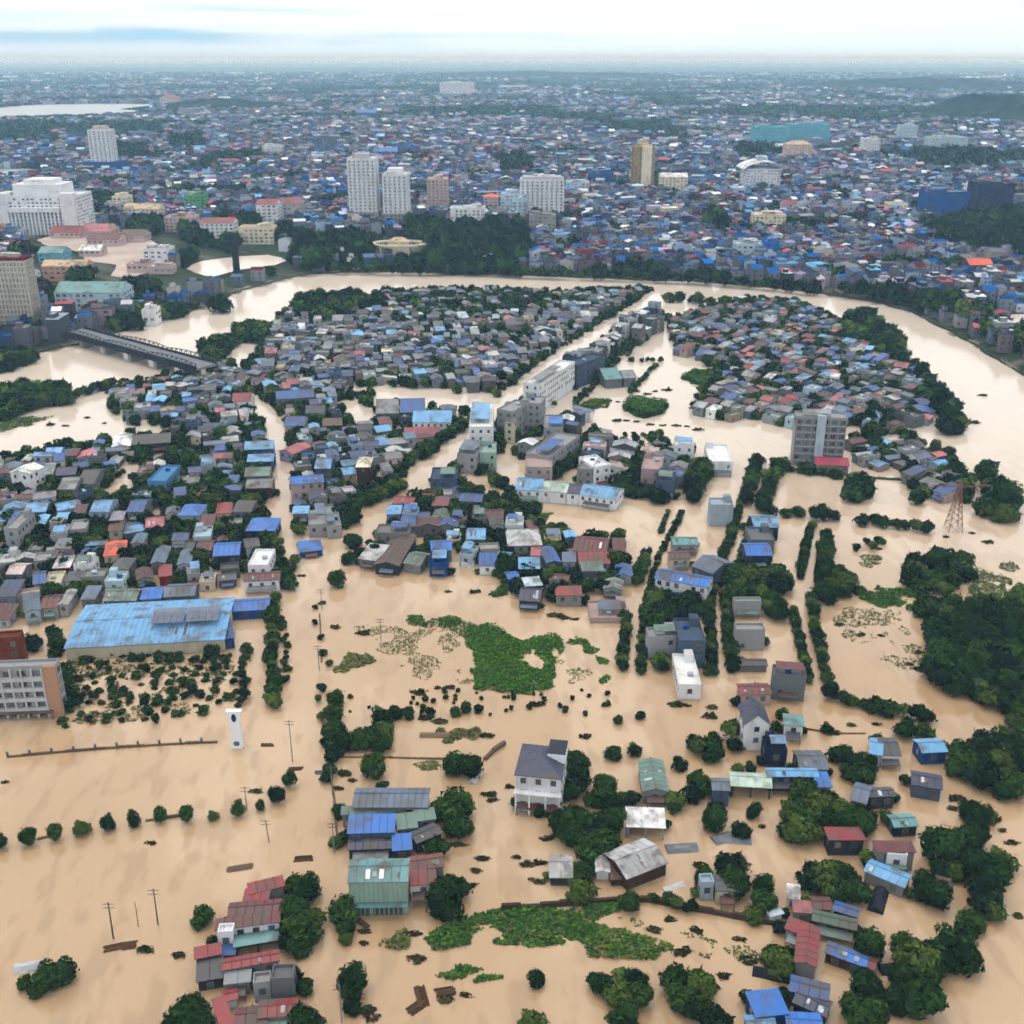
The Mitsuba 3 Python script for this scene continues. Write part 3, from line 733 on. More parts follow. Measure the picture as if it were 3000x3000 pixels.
# red and blue cluster left of it
for h, a, b, e, kd, rc, wc, lb in [
        (5.0, (382, 780), (560, 792), (840, 575), 'gy', 'brown', 'dark_grey', 'long grey-brown gable pointing to the open water'),
        (7.0, (382, 552), (632, 560), (622, 495), 'flat', 'light_grey', 'concrete', 'pale flat-roofed house above the long grey-brown gable'),
        (6.0, (812, 680), (960, 672), (950, 598), 'gx', 'bright_blue', 'grey', 'bright blue gable right of the long grey-brown gable'),
        (6.0, (792, 785), (930, 785), (922, 705), 'flat', 'pale_blue', 'blue', 'pale and blue house on the waterfront below the bright blue gable'),
        (4.6, (602, 770), (720, 790), (790, 700), 'gx', 'green_grey', 'concrete', 'small grey-green roof between the brown gable and the blue house'),
        (4.8, (262, 735), (400, 752), (470, 660), 'shed', 'light_grey', 'grey', 'pale lean-to left of the long grey-brown gable'),
        (6.0, (1392, 640), (1640, 632), (1562, 520), 'hip', 'light_grey', 'concrete', 'large pale grey hipped roof in the waterfront cluster'),
        (5.0, (1562, 712), (1662, 716), (1642, 652), 'gx', 'pink', 'concrete', 'faded pink roof below the large pale hipped roof'),
        (6.0, (1682, 770), (1782, 762), (1772, 650), 'gy', 'blue', 'grey_blue', 'blue gable right of the faded pink roof'),
        (5.6, (1472, 812), (1622, 812), (1612, 745), 'shed', 'light_blue', 'navy', 'sky-blue lean-to left of the blue gable in the waterfront cluster'),
        (4.6, (1392, 890), (1470, 880), (1470, 832), 'gx', 'bright_blue', 'blue', 'small bright blue hut at the left of the waterfront cluster'),
        (6.4, (1522, 945), (1642, 935), (1632, 872), 'hip', 'pale_blue', 'dark_grey', 'pale hipped roof near the front of the waterfront cluster'),
        (5.6, (1752, 1012), (1940, 1012), (1922, 945), 'hip', 'red', 'concrete', 'red hipped roof on the front edge of the waterfront cluster'),
        (4.4, (1472, 1050), (1622, 1060), (1612, 955), 'gx', 'navy', 'dark_grey', 'nearly black roof on the front edge of the waterfront cluster'),
        (4.8, (1172, 790), (1290, 790), (1282, 715), 'shed', 'blue', 'white', 'white-walled blue-roofed house alone at the water by bright bushes'),
        (6.0, (1022, 300), (1180, 310), (1162, 250), 'gx', 'blue', 'grey', 'deep blue roof at the back of the row behind the diagonal road'),
        (7.0, (800, 150), (1000, 150), (1010, 60), 'flat', 'grey_blue', 'grey_blue', 'bulky slate blue house at the bend of the diagonal road'),
        (5.0, (520, 320), (660, 330), (640, 270), 'gx', 'red', 'concrete', 'red roof on the right bank of the diagonal road'),
        (5.0, (470, 400), (570, 400), (560, 350), 'shed', 'light_blue', 'concrete', 'little sky-blue roof below the red roof by the diagonal road'),
        (5.4, (1080, 590), (1210, 590), (1180, 510), 'gx', 'light_blue', 'grey', 'pale blue gable between the round bushes and the pale hipped roof')]:
    H('k', h, a, b, e, kd, rc, wc, lb)
for h, a, b, e, kd, rc, wc, lb in [
        (6.2, (232, 790), (352, 800), (345, 742), 'gx', 'maroon', 'concrete', 'dark maroon roof behind the waterfront cluster, right of middle'),
        (5.8, (255, 838), (368, 838), (360, 805), 'shed', 'red', 'concrete', 'red lean-to in front of the dark maroon roof'),
        (7.6, (745, 458), (832, 460), (850, 395), 'flat', 'dark_grey', 'white', 'dark-decked house with a white front between two tree canals'),
        (5.0, (1080, 560), (1180, 570), (1170, 520), 'hip', 'grey', 'grey', 'small grey hipped roof at the edge of the yellow pool')][:3]:
    H('D', h, a, b, e, kd, rc, wc, lb)
# long blue warehouse with solar panels, school, pylon sign
k_, fr_, w_, d_ = H('h', 5.6, (490, 640), (1690, 572), (1722, 262), 'gx', 'light_blue', 'cream', 'very large sky-blue warehouse roof with solar panels at the left', 'warehouse', rh=1.5, win=False)


def panels(parent, fr, x0, y0, nx, ny, dz, sx=1.75, sy=1.05):
    arr = name('solar_array', parent)
    for i in range(nx):
        for j in range(ny):
            m = MB()
            xa, ya = x0 + i * sx, y0 + j * sy
            za, zb = dz(ya) + 0.16, dz(ya + sy) + 0.16
            p = [fr(xa, ya, za), fr(xa + sx - 0.12, ya, za), fr(xa + sx - 0.12, ya + sy - 0.1, zb), fr(xa, ya + sy - 0.1, zb)]
            m.hexa([(x, y, z - 0.05) for x, y, z in p], p, PAL['dark_grey'])
            scene_key = name('panel', arr)
            m.build(scene_key, 'm_panel')


dz = lambda y: 5.6 + 1.5 * (1 - abs(y) / (d_ / 2 + 0.35))
panels(k_, fr_, w_ * 0.01, -d_ * 0.22, 5, 9, dz, 1.9, 1.0)
panels(k_, fr_, w_ * 0.235, -d_ * 0.22, 5, 9, dz, 1.9, 1.0)
H('h', 4.6, (1700, 575), (1765, 565), (1790, 285), 'gy', 'blue', 'blue', 'narrow darker blue wing along the right end of the sky-blue warehouse', 'shed', win=False)
H('C', 4.4, (872, 1018), (1012, 1010), (1010, 968), 'gx', 'bright_blue', 'blue', 'blue strip roof joining the warehouse to the avenue trees', 'shed', win=False)


def school(fr, wall, roof, w, d, h):
    y = -d / 2
    for z in (2.2, 5.2, 8.2, 11.2):
        wall.box(fr, -w / 2, w * 0.36, y - 0.9, y - 0.003, z - 0.12, z + 0.95, PAL['light_grey'])
    for x in np.linspace(-0.49, 0.36, 9):
        wall.box(fr, x * w - 0.2, x * w + 0.2, y - 0.95, y - 0.4, -1, h, PAL['light_grey'])
    wall.box(fr, w * 0.365, w / 2 + 0.1, y - 0.8, y - 0.003, -1, h + 0.6, np.array((0.34, 0.20, 0.13)))


H('h', 14.6, (-330, 812), (418, 785), (402, 735), 'flat', 'grey', 'light_grey', 'five-storey grey school with galleries and a salmon end bay at the left edge', 'school', nm='school', extra=school, winkw=dict(sp=3.4, fl=3.0, most=60, ww=2.0, wh=1.5, skip=0.0, each=True))
H('h', 12.0, (-90, 590), (150, 570), (120, 520), 'flat', 'light_blue', 'rust', 'rust-brown block with a sky-blue roof behind the school')
for h, a, b, e, kd, rc, wc, lb in [
        (8.0, (75, 345), (215, 360), (205, 290), 'gy', 'white', 'white', 'white gabled house by the left bay below the river trees'),
        (6.2, (785, 975), (938, 960), (918, 862), 'hip', 'orange', 'cream', 'bright orange hipped roof, the only one in the left quarter'),
        (7.0, (1342, 668), (1505, 668), (1485, 590), 'hip', 'bright_blue', 'pale_green', 'domed bright blue roof over pale green walls in the left quarter'),
        (6.0, (1612, 975), (1802, 965), (1790, 872), 'gx', 'bright_blue', 'navy', 'bright blue gable with a stained patch near the avenue'),
        (6.6, (682, 640), (812, 640), (802, 552), 'gx', 'light_blue', 'pale_blue', 'sky-blue roofed house right of two other sky-blue roofs at left'),
        (5.8, (440, 632), (612, 600), (610, 545), 'gx', 'light_blue', 'pale_blue', 'slanting sky-blue roof in the middle of the left quarter'),
        (5.4, (190, 645), (340, 640), (330, 570), 'gx', 'light_blue', 'grey', 'faded sky-blue roof left of the slanting one'),
        (7.4, (1112, 420), (1252, 422), (1250, 300), 'flat', 'light_blue', 'light_blue', 'pale blue flat-roofed house beside the dark grove at left'),
        (6.0, (582, 430), (702, 432), (700, 320), 'gx', 'dark_grey', 'grey', 'tall slate grey roof in the upper left quarter'),
        (6.2, (832, 1075), (962, 1075), (950, 992), 'hip', 'dark_grey', 'grey', 'slate hipped roof just below the bright orange roof'),
        (7.0, (552, 1055), (692, 1055), (690, 992), 'flat', 'pale_green', 'white', 'white and mint house beside the water, left of the slate hipped roof'),
        (6.4, (402, 1065), (522, 1060), (512, 992), 'shed', 'white', 'maroon', 'house with a white sheet roof left of the white and mint house'),
        (7.0, (52, 1110), (162, 1110), (152, 1032), 'gx', 'pale_pink', 'grey', 'dusty pink roofed house at the left edge above the flooded square'),
        (6.0, (1762, 640), (1892, 640), (1882, 556), 'arch', 'dark_grey', 'grey', 'dark arched roof beside the lane'),
        (5.6, (1632, 655), (1742, 648), (1732, 575), 'hip', 'red', 'cream', 'rust-red hipped roof left of the dark arched roof'),
        (9.0, (28, 780), (130, 780), (120, 655), 'flat', 'light_grey', 'light_grey', 'tall pale house at the left edge'),
        (6.0, (1102, 760), (1230, 750), (1220, 680), 'gx', 'pink', 'grey', 'faded red roof in front of the dark hedge at left'),
        (6.0, (1340, 1040), (1430, 1035), (1425, 935), 'gy', 'grey_blue', 'pale_blue', 'slim slate blue gable right of the red huts at left'),
        (6.0, (1140, 1030), (1240, 1025), (1230, 910), 'gy', 'grey_blue', 'grey', 'slate gable between the orange roof and the slim blue gable'),
        (5.0, (1200, 1130), (1290, 1120), (1280, 1040), 'hip', 'red', 'red', 'small crimson hut behind the warehouse'),
        (6.2, (440, 470), (560, 470), (552, 380), 'gx', 'grey', 'concrete', 'grey gable with a black neighbour in the upper left'),
        (5.4, (422, 368), (565, 360), (560, 300), 'gx', 'navy', 'navy', 'navy roof in the upper left, behind the grey gable'),
        (6.0, (960, 640), (1075, 640), (1060, 550), 'gx', 'blue', 'grey', 'deep blue gable at the centre of the left quarter'),
        (6.4, (380, 840), (500, 830), (500, 750), 'flat', 'grey', 'light_grey', 'pale concrete house in the left quarter above the long hedge'),
        (6.4, (520, 790), (650, 780), (640, 710), 'flat', 'grey_blue', 'light_grey', 'grey concrete house right of the pale one above the long hedge')]:
    H('i', h, a, b, e, kd, rc, wc, lb)
for h, a, b, e, kd, rc, wc, lb in [
        (5.4, (312, 338), (432, 330), (432, 238), 'gx', 'maroon', 'light_grey', 'maroon roof between pale walls left of the warehouse'),
        (6.0, (440, 312), (505, 310), (505, 205), 'gy', 'concrete', 'light_grey', 'narrow pale house right of the maroon roof by the warehouse'),
        (6.0, (185, 370), (300, 350), (330, 215), 'gy', 'grey_blue', 'pale_blue', 'blue-grey house left of the maroon roof by the warehouse'),
        (5.6, (1062, 272), (1212, 262), (1212, 195), 'shed', 'bright_blue', 'grey', 'bright blue lean-to touching the back of the warehouse'),
        (5.6, (612, 272), (712, 270), (712, 190), 'shed', 'grey_blue', 'grey', 'grey lean-to at the back left corner of the warehouse'),
        (5.6, (782, 282), (1022, 280), (1012, 195), 'gx', 'green_grey', 'grey', 'grey-green gable against the back of the warehouse'),
        (6.0, (1242, 252), (1462, 242), (1442, 155), 'gx', 'grey_blue', 'grey_blue', 'blue-grey gable with a pale patch behind the solar panels')]:
    H('h', h, a, b, e, kd, rc, wc, lb)
for h, a, b, e, kd, rc, wc, lb in [
        (6.0, (922, 905), (1052, 898), (1046, 868), 'gx', 'maroon', 'white', 'white house with a dark red roof beside the avenue, above the warehouse'),
        (7.0, (935, 850), (1010, 850), (1005, 790), 'flat', 'light_blue', 'white', 'white house behind the dark red roof by the avenue'),
        (3.2, (1132, 795), (1216, 786), (1212, 748), 'hip', 'bright_blue', 'blue', 'bright blue roof standing alone in the fork of the two roads'),
        (6.4, (500, 390), (642, 380), (640, 345), 'gx', 'dark_grey', 'dark_grey', 'long charcoal roof beside the flooded bay, upper left'),
        (6.0, (422, 400), (490, 395), (488, 352), 'gy', 'white', 'white', 'white gable end left of the long charcoal roof'),
        (7.2, (1558, 305), (1700, 305), (1708, 262), 'gx', 'light_blue', 'white', 'white hall with a sky-blue roof by the diagonal road'),
        (4.0, (1528, 362), (1660, 358), (1656, 332), 'shed', 'crimson', 'white', 'crimson canopy along the front of the white hall', ),
        (6.0, (1420, 272), (1502, 270), (1512, 220), 'gx', 'grey', 'grey', 'grey hall upstream of the white hall'),
        (6.0, (1512, 268), (1602, 266), (1602, 218), 'gx', 'blue', 'grey', 'blue hall between the grey hall and the white hall')]:
    H('C', h, a, b, e, kd, rc, wc, lb)
for h, a, b, e, kd, rc, wc, lb in [
        (5.6, (570, 1170), (782, 1170), (772, 1078), 'hip', 'bright_blue', 'navy', 'wide vivid blue roof at the left side of the lane'),
        (6.0, (802, 180), (1082, 162), (1092, 105), 'gx', 'blue', 'grey', 'large blue gable near the head of the lane'),
        (8.0, (907, 822), (1152, 802), (1150, 745), 'gx', 'bright_blue', 'pale_pink', 'blue-roofed pinkish hall right of the lane'),
        (6.0, (922, 592), (1060, 535), (1040, 478), 'gx', 'pink', 'lilac', 'pink and lilac roof right of the lane'),
        (6.0, (462, 195), (600, 192), (590, 135), 'gx', 'red', 'white', 'red roof with a white front at the top of the lane'),
        (6.0, (560, 560), (770, 550), (760, 490), 'gx', 'light_blue', 'blue', 'upper of two sky-blue gables left of the lane'),
        (6.0, (580, 650), (770, 645), (765, 590), 'gx', 'light_blue', 'blue', 'lower of two sky-blue gables left of the lane'),
        (6.0, (560, 760), (740, 755), (735, 690), 'gx', 'green_grey', 'grey', 'grey-green gable left of the lane under the sky-blue pair'),
        (6.0, (570, 850), (760, 845), (750, 780), 'gx', 'grey', 'maroon', 'slate gable over maroon walls left of the lane'),
        (6.0, (860, 380), (1000, 380), (990, 310), 'gx', 'blue', 'light_grey', 'blue roof right of the upper lane beside pale sheds'),
        (5.0, (1150, 380), (1290, 375), (1300, 320), 'gx', 'brown', 'brown', 'dark brown roof beside the flooded yard'),
        (6.5, (1020, 285), (1160, 280), (1170, 225), 'gx', 'navy', 'pale_blue', 'navy roof with a pale edge above the flooded yard'),
        (9.0, (1400, 690), (1500, 690), (1490, 620), 'hip', 'cream', 'brown', 'cream domed house in the dense quarter left of the diagonal road'),
        (8.0, (1090, 700), (1200, 700), (1190, 620), 'gx', 'light_blue', 'grey_blue', 'pale blue roof at the heart of the dense quarter right of the lane'),
        (6.0, (1040, 1140), (1200, 1130), (1190, 1050), 'flat', 'grey_blue', 'light_grey', 'slate flat-roofed house at the bottom tip of the quarter right of the lane'),
        (6.0, (1180, 1150), (1290, 1140), (1280, 1040), 'flat', 'light_grey', 'light_grey', 'pale flat-roofed house at the bottom tip beside the diagonal road')]:
    H('j', h, a, b, e, kd, rc, wc, lb)
# town-house rows right of the diagonal road
for h, a, b, e, kd, rc, wc, lb in [
        (13.0, (190, 655), (368, 655), (540, 470), 'flat', 'bright_blue', 'white', 'long white row with a blue deck along the diagonal road'),
        (14.0, (600, 320), (722, 335), (890, 150), 'flat', 'light_blue', 'white', 'long white row with a sky-blue deck, further up the diagonal road'),
        (13.0, (588, 470), (728, 480), (700, 420), 'flat', 'light_grey', 'light_grey', 'tall pale grey corner house at the crossing of the diagonal road'),
        (12.0, (905, 170), (1010, 190), (1090, 90), 'flat', 'dark_grey', 'grey_blue', 'slate grey head of the white row up the diagonal road'),
        (12.0, (400, 520), (520, 540), (580, 455), 'flat', 'light_grey', 'light_grey', 'pale deck at the far end of the blue-decked white row'),
        (8.0, (100, 860), (250, 870), (300, 760), 'flat', 'grey', 'light_grey', 'grey decked row house at the lower end of the diagonal road'),
        (8.0, (270, 850), (395, 850), (420, 770), 'flat', 'pink', 'pale_green', 'mint house with a red deck at the lower end of the diagonal road'),
        (9.0, (622, 850), (800, 880), (900, 700), 'flat', 'grey_blue', 'light_grey', 'slate blue decked block between the first two tree canals'),
        (8.0, (620, 960), (820, 960), (830, 880), 'flat', 'pale_pink', 'pale_pink', 'dusty pink block just below the slate blue decked block'),
        (10.0, (755, 660), (900, 662), (950, 565), 'flat', 'light_grey', 'light_grey', 'pale grey block nearest the round green island'),
        (8.0, (1005, 970), (1120, 980), (1180, 880), 'flat', 'grey', 'concrete', 'grey block left half, between the second and third tree canals'),
        (8.5, (1130, 960), (1260, 940), (1240, 850), 'flat', 'pink', 'white', 'white block with a red deck between the second and third tree canals'),
        (8.0, (1490, 970), (1640, 980), (1670, 870), 'flat', 'dark_grey', 'pale_pink', 'dark decked block between the third and fourth tree canals'),
        (7.0, (1600, 1060), (1740, 1070), (1770, 1000), 'flat', 'light_blue', 'grey_blue', 'sky-blue decked block in front of the dark decked block'),
        (8.0, (1742, 790), (1892, 795), (1890, 740), 'flat', 'white', 'white', 'plain white cube beside the tree canals'),
        (5.0, (1222, 288), (1345, 280), (1372, 200), 'gx', 'teal', 'grey', 'dark teal roof on the islet between two slim canals'),
        (5.0, (1362, 278), (1455, 272), (1462, 218), 'gx', 'grey', 'grey', 'grey roof right of the dark teal roof on the islet')]:
    H('l', h, a, b, e, kd, rc, wc, lb, 'row house' if 'row' in lb else 'house', nm='house')

# ------------------------------------------------------------------ towers and halls across the river
def L(c, x0, x1, yt, yb, depth, wc, label, cat='building', nm=None, rc=None, roof='flat', stripes=None, bands=True, podium=None, cap=None, turn=0.0, z=LAND_Z, rh=None, glassy=None, extra=None, storeys=None):
    """A landmark: left and right foot x0, x1, top yt and foot yb on map sheet c; depth in metres."""
    a, b = site(c, x0, yb, z), site(c, x1, yb, z)
    ex = (b - a) / np.linalg.norm(b - a)
    w = float(np.linalg.norm(b - a))
    rot = math.atan2(ex[1], ex[0]) + turn
    m = (a + b) / 2 + np.array([-math.sin(rot), math.cos(rot)]) * depth / 2
    # height: the top edge stands above the front foot
    cx0, cy0, cw = CROPS[c]
    v = ((cy0 + yt * cw / 1932) / 3000 - 0.5) / FOC
    f = (a + b) / 2
    h = EYE_Z - f[1] * (v * math.cos(PITCH) + math.sin(PITCH)) / (math.cos(PITCH) - v * math.sin(PITCH)) - z
    h = max(4.0, h)
    key = name(nm or cat.replace(' ', '_'))
    tag(key, label, cat)
    W = PAL[wc] if isinstance(wc, str) else np.array(wc)
    fr = frame(m[0], m[1], rot, z)
    wall, rf, gl = MB(), MB(), MB()
    wall.box(fr, -w / 2, w / 2, -depth / 2, depth / 2, -2, h, W)
    fl = storeys or 3.3
    if stripes:                                       # vertical bays between piers
        for s, length in (('f', w), ('r' if m[0] < 0 else 'l', depth)):
            n = stripes if s == 'f' else max(2, int(stripes * depth / w))
            for k in range(n):
                u = -length / 2 + length * (k + 0.5) / n
                ww = length / n * 0.42
                for zc in np.arange(h - 2.2, 1.5, -fl):
                    pane_box(gl, fr, w, depth, s, u, zc, ww, fl * 0.6, np.array((0.17, 0.19, 0.21)) * R.uniform(0.45, 1.25), 0.12)
            for k in range(n + 1):
                u = -length / 2 + length * k / n
                pane_box(wall, fr, w, depth, s, u, h / 2, 0.7, h - 0.1, W * 0.93, 0.55)
    elif bands:
        for s, length in (('f', w), ('r' if m[0] < 0 else 'l', depth)):
            n = max(1, int(length / 4.2))
            for k in range(n):
                u = -length / 2 + length * (k + 0.5) / n
                for zc in np.arange(h - 1.9, 1.2, -fl):
                    if R.random() > 0.1:
                        pane_box(gl, fr, w, depth, s, u, zc, length / n * 0.55, 1.6, R.choice(GLASSES) * 2.2 if glassy is None else PAL[glassy] * R.uniform(0.5, 1.0), 0.12)
    rcol = PAL[rc] if rc else W * 0.85
    if roof == 'flat':
        for (x, y, ww, dd) in ((0, -depth / 2 + 0.3, w, 0.6), (0, depth / 2 - 0.3, w, 0.6), (-w / 2 + 0.3, 0, 0.6, depth - 1.2), (w / 2 - 0.3, 0, 0.6, depth - 1.2)):
            wall.box(fr, x - ww / 2, x + ww / 2, y - dd / 2, y + dd / 2, h, h + 1.1, W * 0.95)
        rf.box(fr, -w / 2 + 0.6, w / 2 - 0.6, -depth / 2 + 0.6, depth / 2 - 0.6, h, h + 0.15, rcol)
        for q in range(3):
            a_, b_ = R.uniform(0.1, 0.2) * w, R.uniform(0.12, 0.25) * depth
            x, y = R.uniform(-0.3, 0.3) * w, R.uniform(-0.25, 0.25) * depth
            rf.box(fr, x - a_, x + a_, y - b_, y + b_, h + 0.15, h + R.uniform(2, 4.5), W * R.uniform(0.75, 1.0))
    else:
        make_roof(rf, fr, w, depth, h, roof, rh or 0.2 * min(w, depth), rcol, 1, False, wall, W)
    if podium:
        ph, pg, pc = podium
        wall.box(fr, -w / 2 - pg, w / 2 + pg, -depth / 2 - pg, depth / 2 + pg, -2, ph, PAL[pc])
        for zc in np.arange(2.2, ph - 1, 3.6):
            for k in range(int((w + 2 * pg) / 4)):
                pane_box(gl, fr, w + 2 * pg, depth + 2 * pg, 'f', -w / 2 - pg + 2 + k * 4, zc, 2.4, 1.9, R.choice(GLASSES), 0.1)
    if cap:
        cw2, ch, cc, kind = cap
        q = frame(m[0], m[1], rot, z)
        if kind == 'flat':
            wall.box(fr, -w * cw2 / 2, w * cw2 / 2, -depth * cw2 / 2, depth * cw2 / 2, h, h + ch, PAL[cc])
        else:
            make_roof(rf, q, w * cw2, depth * cw2, h + 1, 'hip', ch, PAL[cc], 1, False)
    if extra:
        extra(fr, wall, rf, gl, w, depth, h)
    wall.build(key + '__wall', 'm_wall')
    rf.build(key + '__roof', 'm_roof')
    if gl.f:
        gl.build(key + '__window', 'm_glass')
        tag(key + '__window', kind='stuff')
    taken.append(footprint(m[0], m[1], w, depth, rot, 3.0 if c in 'AB' else 1.0))
    heroes.append((key, m[0], m[1], w, depth, rot, h, label))
    return key


def civic(fr, wall, rf, gl, w, d, h):
    wall.box(fr, -w * 0.3, w * 0.3, -d * 0.3, d * 0.4, h, h + 11, PAL['white'])
    wall.box(fr, -w * 0.18, w * 0.18, -d * 0.2, d * 0.35, h + 11, h + 15, PAL['white'])
    for s in (-1, 1):
        wall.box(fr, s * w * 0.41 - w * 0.085, s * w * 0.41 + w * 0.085, -d / 2 - 4, -d / 2 + 6, -1, h + 4, PAL['white'])
    for k in range(13):
        x = -w * 0.29 + w * 0.58 * k / 12
        wall.box(fr, x - 0.7, x + 0.7, -d / 2 - 5.5, -d / 2 - 4.2, -1, h * 0.62, PAL['white'])
    wall.box(fr, -w * 0.31, w * 0.31, -d / 2 - 6, -d / 2 - 0.01, h * 0.62, h * 0.74, PAL['white'])


L('p', 20, 262, 165, 680, 13, (0.50, 0.47, 0.40), 'tall cream tower with white piers and a plum cap beside the bridge', 'tower', stripes=9, cap=(1.02, 1.6, 'maroon', 'flat'))
L('A', 0, 302, 745, 885, 46, 'white', 'broad white columned civic hall stepping up in tiers at the left edge', 'civic hall', nm='civic_hall', extra=civic)
L('A', 352, 432, 492, 655, 24, 'white', 'slim white tower on a dark blue podium at the left, before the lake', 'tower', stripes=5, podium=(17, 9, 'blue'), cap=(0.6, 6, 'pale_pink', 'flat'))
L('A', 1322, 1424, 602, 846, 30, 'white', 'tallest of the white towers at the centre, ribbed front', 'tower', stripes=6, cap=(0.5, 5, 'light_grey', 'flat'), podium=(12, 2, 'concrete'))
L('A', 1450, 1540, 662, 850, 30, 'white', 'second white tower, right of the tallest ribbed one', 'tower', stripes=5, cap=(0.6, 6, 'white', 'flat'), podium=(12, 2, 'concrete'))
L('A', 1615, 1690, 678, 806, 24, 'pale_pink', 'dusky third tower, smallest of the three at the centre', 'tower', stripes=5)
L('B', 32, 194, 680, 822, 26, 'white', 'wide off-white slab tower with ribbed front standing on legs', 'tower', stripes=9, cap=(0.9, 3, 'light_grey', 'flat'))
L('B', 66, 165, 815, 882, 16, 'concrete', 'grey podium block in front of the wide off-white slab tower', 'building')
L('B', 456, 532, 556, 718, 26, 'gold', 'golden brown tower with a pale shaft and domed top', 'tower', stripes=5, cap=(0.7, 8, 'gold', 'hip'),
  extra=lambda fr, wall, rf, gl, w, d, h: wall.box(fr, -w * 0.12, w * 0.36, -d / 2 - 2.2, -d / 2 + 1, -1, h + 2, PAL['cream']))
L('B', 290, 380, 655, 708, 22, 'blue', 'deep blue box left of the golden tower', glassy='navy')


def arena(fr, wall, rf, gl, w, d, h):
    n = 10
    for k in range(n):
        a, b = k / n, (k + 1) / n
        za, zb = h + 1 + 9 * math.sin(PI * a) ** 0.8, h + 1 + 9 * math.sin(PI * b) ** 0.8
        rf.hexa([fr(-w * .62 + w * 1.24 * a, -d * .62, za - .6), fr(-w * .62 + w * 1.24 * b, -d * .62, zb - .6), fr(-w * .62 + w * 1.24 * b, d * .62, zb - .6), fr(-w * .62 + w * 1.24 * a, d * .62, za - .6)],
                [fr(-w * .62 + w * 1.24 * a, -d * .62, za), fr(-w * .62 + w * 1.24 * b, -d * .62, zb), fr(-w * .62 + w * 1.24 * b, d * .62, zb), fr(-w * .62 + w * 1.24 * a, d * .62, za)], PAL['white'])
    rf.box(fr, -w * .12, w * .16, -d * .1, d * .3, h + 9, h + 15, PAL['pale_blue'])


L('B', 880, 1008, 640, 724, 40, 'white', 'white arena with a swept shell roof right of the golden tower', 'arena', extra=arena)
L('B', 912, 1030, 480, 562, 40, 'cyan', 'wide turquoise building, left wing, far right of the golden tower', glassy='teal')
L('B', 1040, 1195, 470, 545, 40, 'cyan', 'wide turquoise building, right wing', glassy='teal')
L('B', 1030, 1130, 545, 610, 26, (0.62, 0.44, 0.34), 'peach building in front of the turquoise wings', roof='hip', rc='tan')
L('B', 1322, 1384, 525, 586, 24, 'white', 'small white block right of the turquoise wings')
L('B', 1460, 1524, 475, 540, 24, 'pale_blue', 'pale aqua block, far right')
L('B', 1572, 1715, 520, 568, 30, 'pale_blue', 'long pale aqua block near the right edge')
L('B', 1560, 1712, 728, 822, 30, 'blue', 'low wide block wrapped in blue building net, left of the pair', bands=False, rc='navy')
L('B', 1744, 1882, 696, 802, 30, 'navy', 'dark blue netted block, right of the pair', bands=False, rc='navy')
L('B', 1712, 1738, 700, 780, 16, 'white', 'thin white shaft between the two netted blocks')
L('B', 1352, 1428, 738, 782, 22, 'lilac', 'lilac building right of the middle distance')
L('B', 1422, 1488, 772, 816, 20, 'cream', 'yellow building right of the lilac one', rc='gold')
L('B', 845, 950, 925, 985, 20, 'pale_blue', 'pale building joined to a blue one near the far bank')
L('B', 952, 1004, 918, 992, 18, 'bright_blue', 'bright blue end joined to the pale building near the far bank', glassy='blue')
L('B', 915, 1030, 815, 868, 24, 'cream', 'cream block in the middle of the right quarter')
L('B', 1722, 1810, 1000, 1042, 18, 'brown', 'brick-red building among the houses at the right', rc='orange', roof='gx')
L('B', 1020, 1075, 770, 812, 16, 'pale_pink', 'pink roofed house above the cream block', rc='red', roof='gx')
L('A', 702, 775, 738, 806, 20, 'mint', 'mint green building left of the white towers', glassy='green')
L('A', 972, 1050, 772, 858, 24, 'white', 'left wing of the white building with a red roof', rc='red', roof='gx')
L('A', 1052, 1140, 768, 842, 24, 'light_grey', 'right wing of the white building with a red roof', rc='red', roof='gx')
L('A', 760, 885, 842, 902, 20, 'white', 'low white hall with a red roof near the river, left of centre', rc='red', roof='gx')
L('A', 625, 740, 822, 876, 18, 'pale_pink', 'low pinkish hall left of the red-roofed white hall', rc='pale_pink')
L('A', 470, 602, 788, 834, 22, 'cream', 'long cream building left of the mint green one', rc='tan', roof='gx')
L('A', 428, 485, 745, 800, 20, 'cream', 'small cream block behind the long cream building')
L('A', 905, 1035, 862, 922, 18, 'cream', 'cream building by the bank, right of the dark trees', rc='tan')
L('A', 215, 465, 1105, 1178, 26, 'pale_blue', 'long hall with a teal roof among trees beside the bridge', rc='teal', roof='gx')
L('A', 150, 240, 955, 1000, 20, 'cyan', 'teal-roofed shed behind the cream tower', rc='teal', roof='gx')
L('A', 165, 330, 1005, 1062, 18, (0.55, 0.3, 0.22), 'salmon building right of the cream tower', rc='tan', roof='gx')
L('A', 545, 640, 945, 1000, 20, 'white', 'white hall by the flooded plaza', rc='pale_pink')
L('A', 540, 590, 1175, 1225, 12, 'white', 'little white house on the wooded bank right of the bridge')
L('A', 630, 675, 1125, 1165, 12, 'blue', 'little blue house on the wooded bank right of the bridge', rc='blue')
L('A', 1188, 1268, 520, 592, 26, 'grey_blue', 'blue-grey block beyond the white towers')
L('A', 992, 1060, 552, 592, 24, 'white', 'small white block left of the blue-grey one')
L('A', 1345, 1420, 425, 452, 40, 'blue', 'far blue roof beyond the towers', rc='bright_blue', roof='gx')
L('A', 1412, 1500, 572, 606, 30, 'blue', 'bright blue roof right behind the tallest white tower', rc='bright_blue', roof='gx')
L('A', 1660, 1790, 312, 362, 60, 'white', 'large pale building on the far rise at the centre')
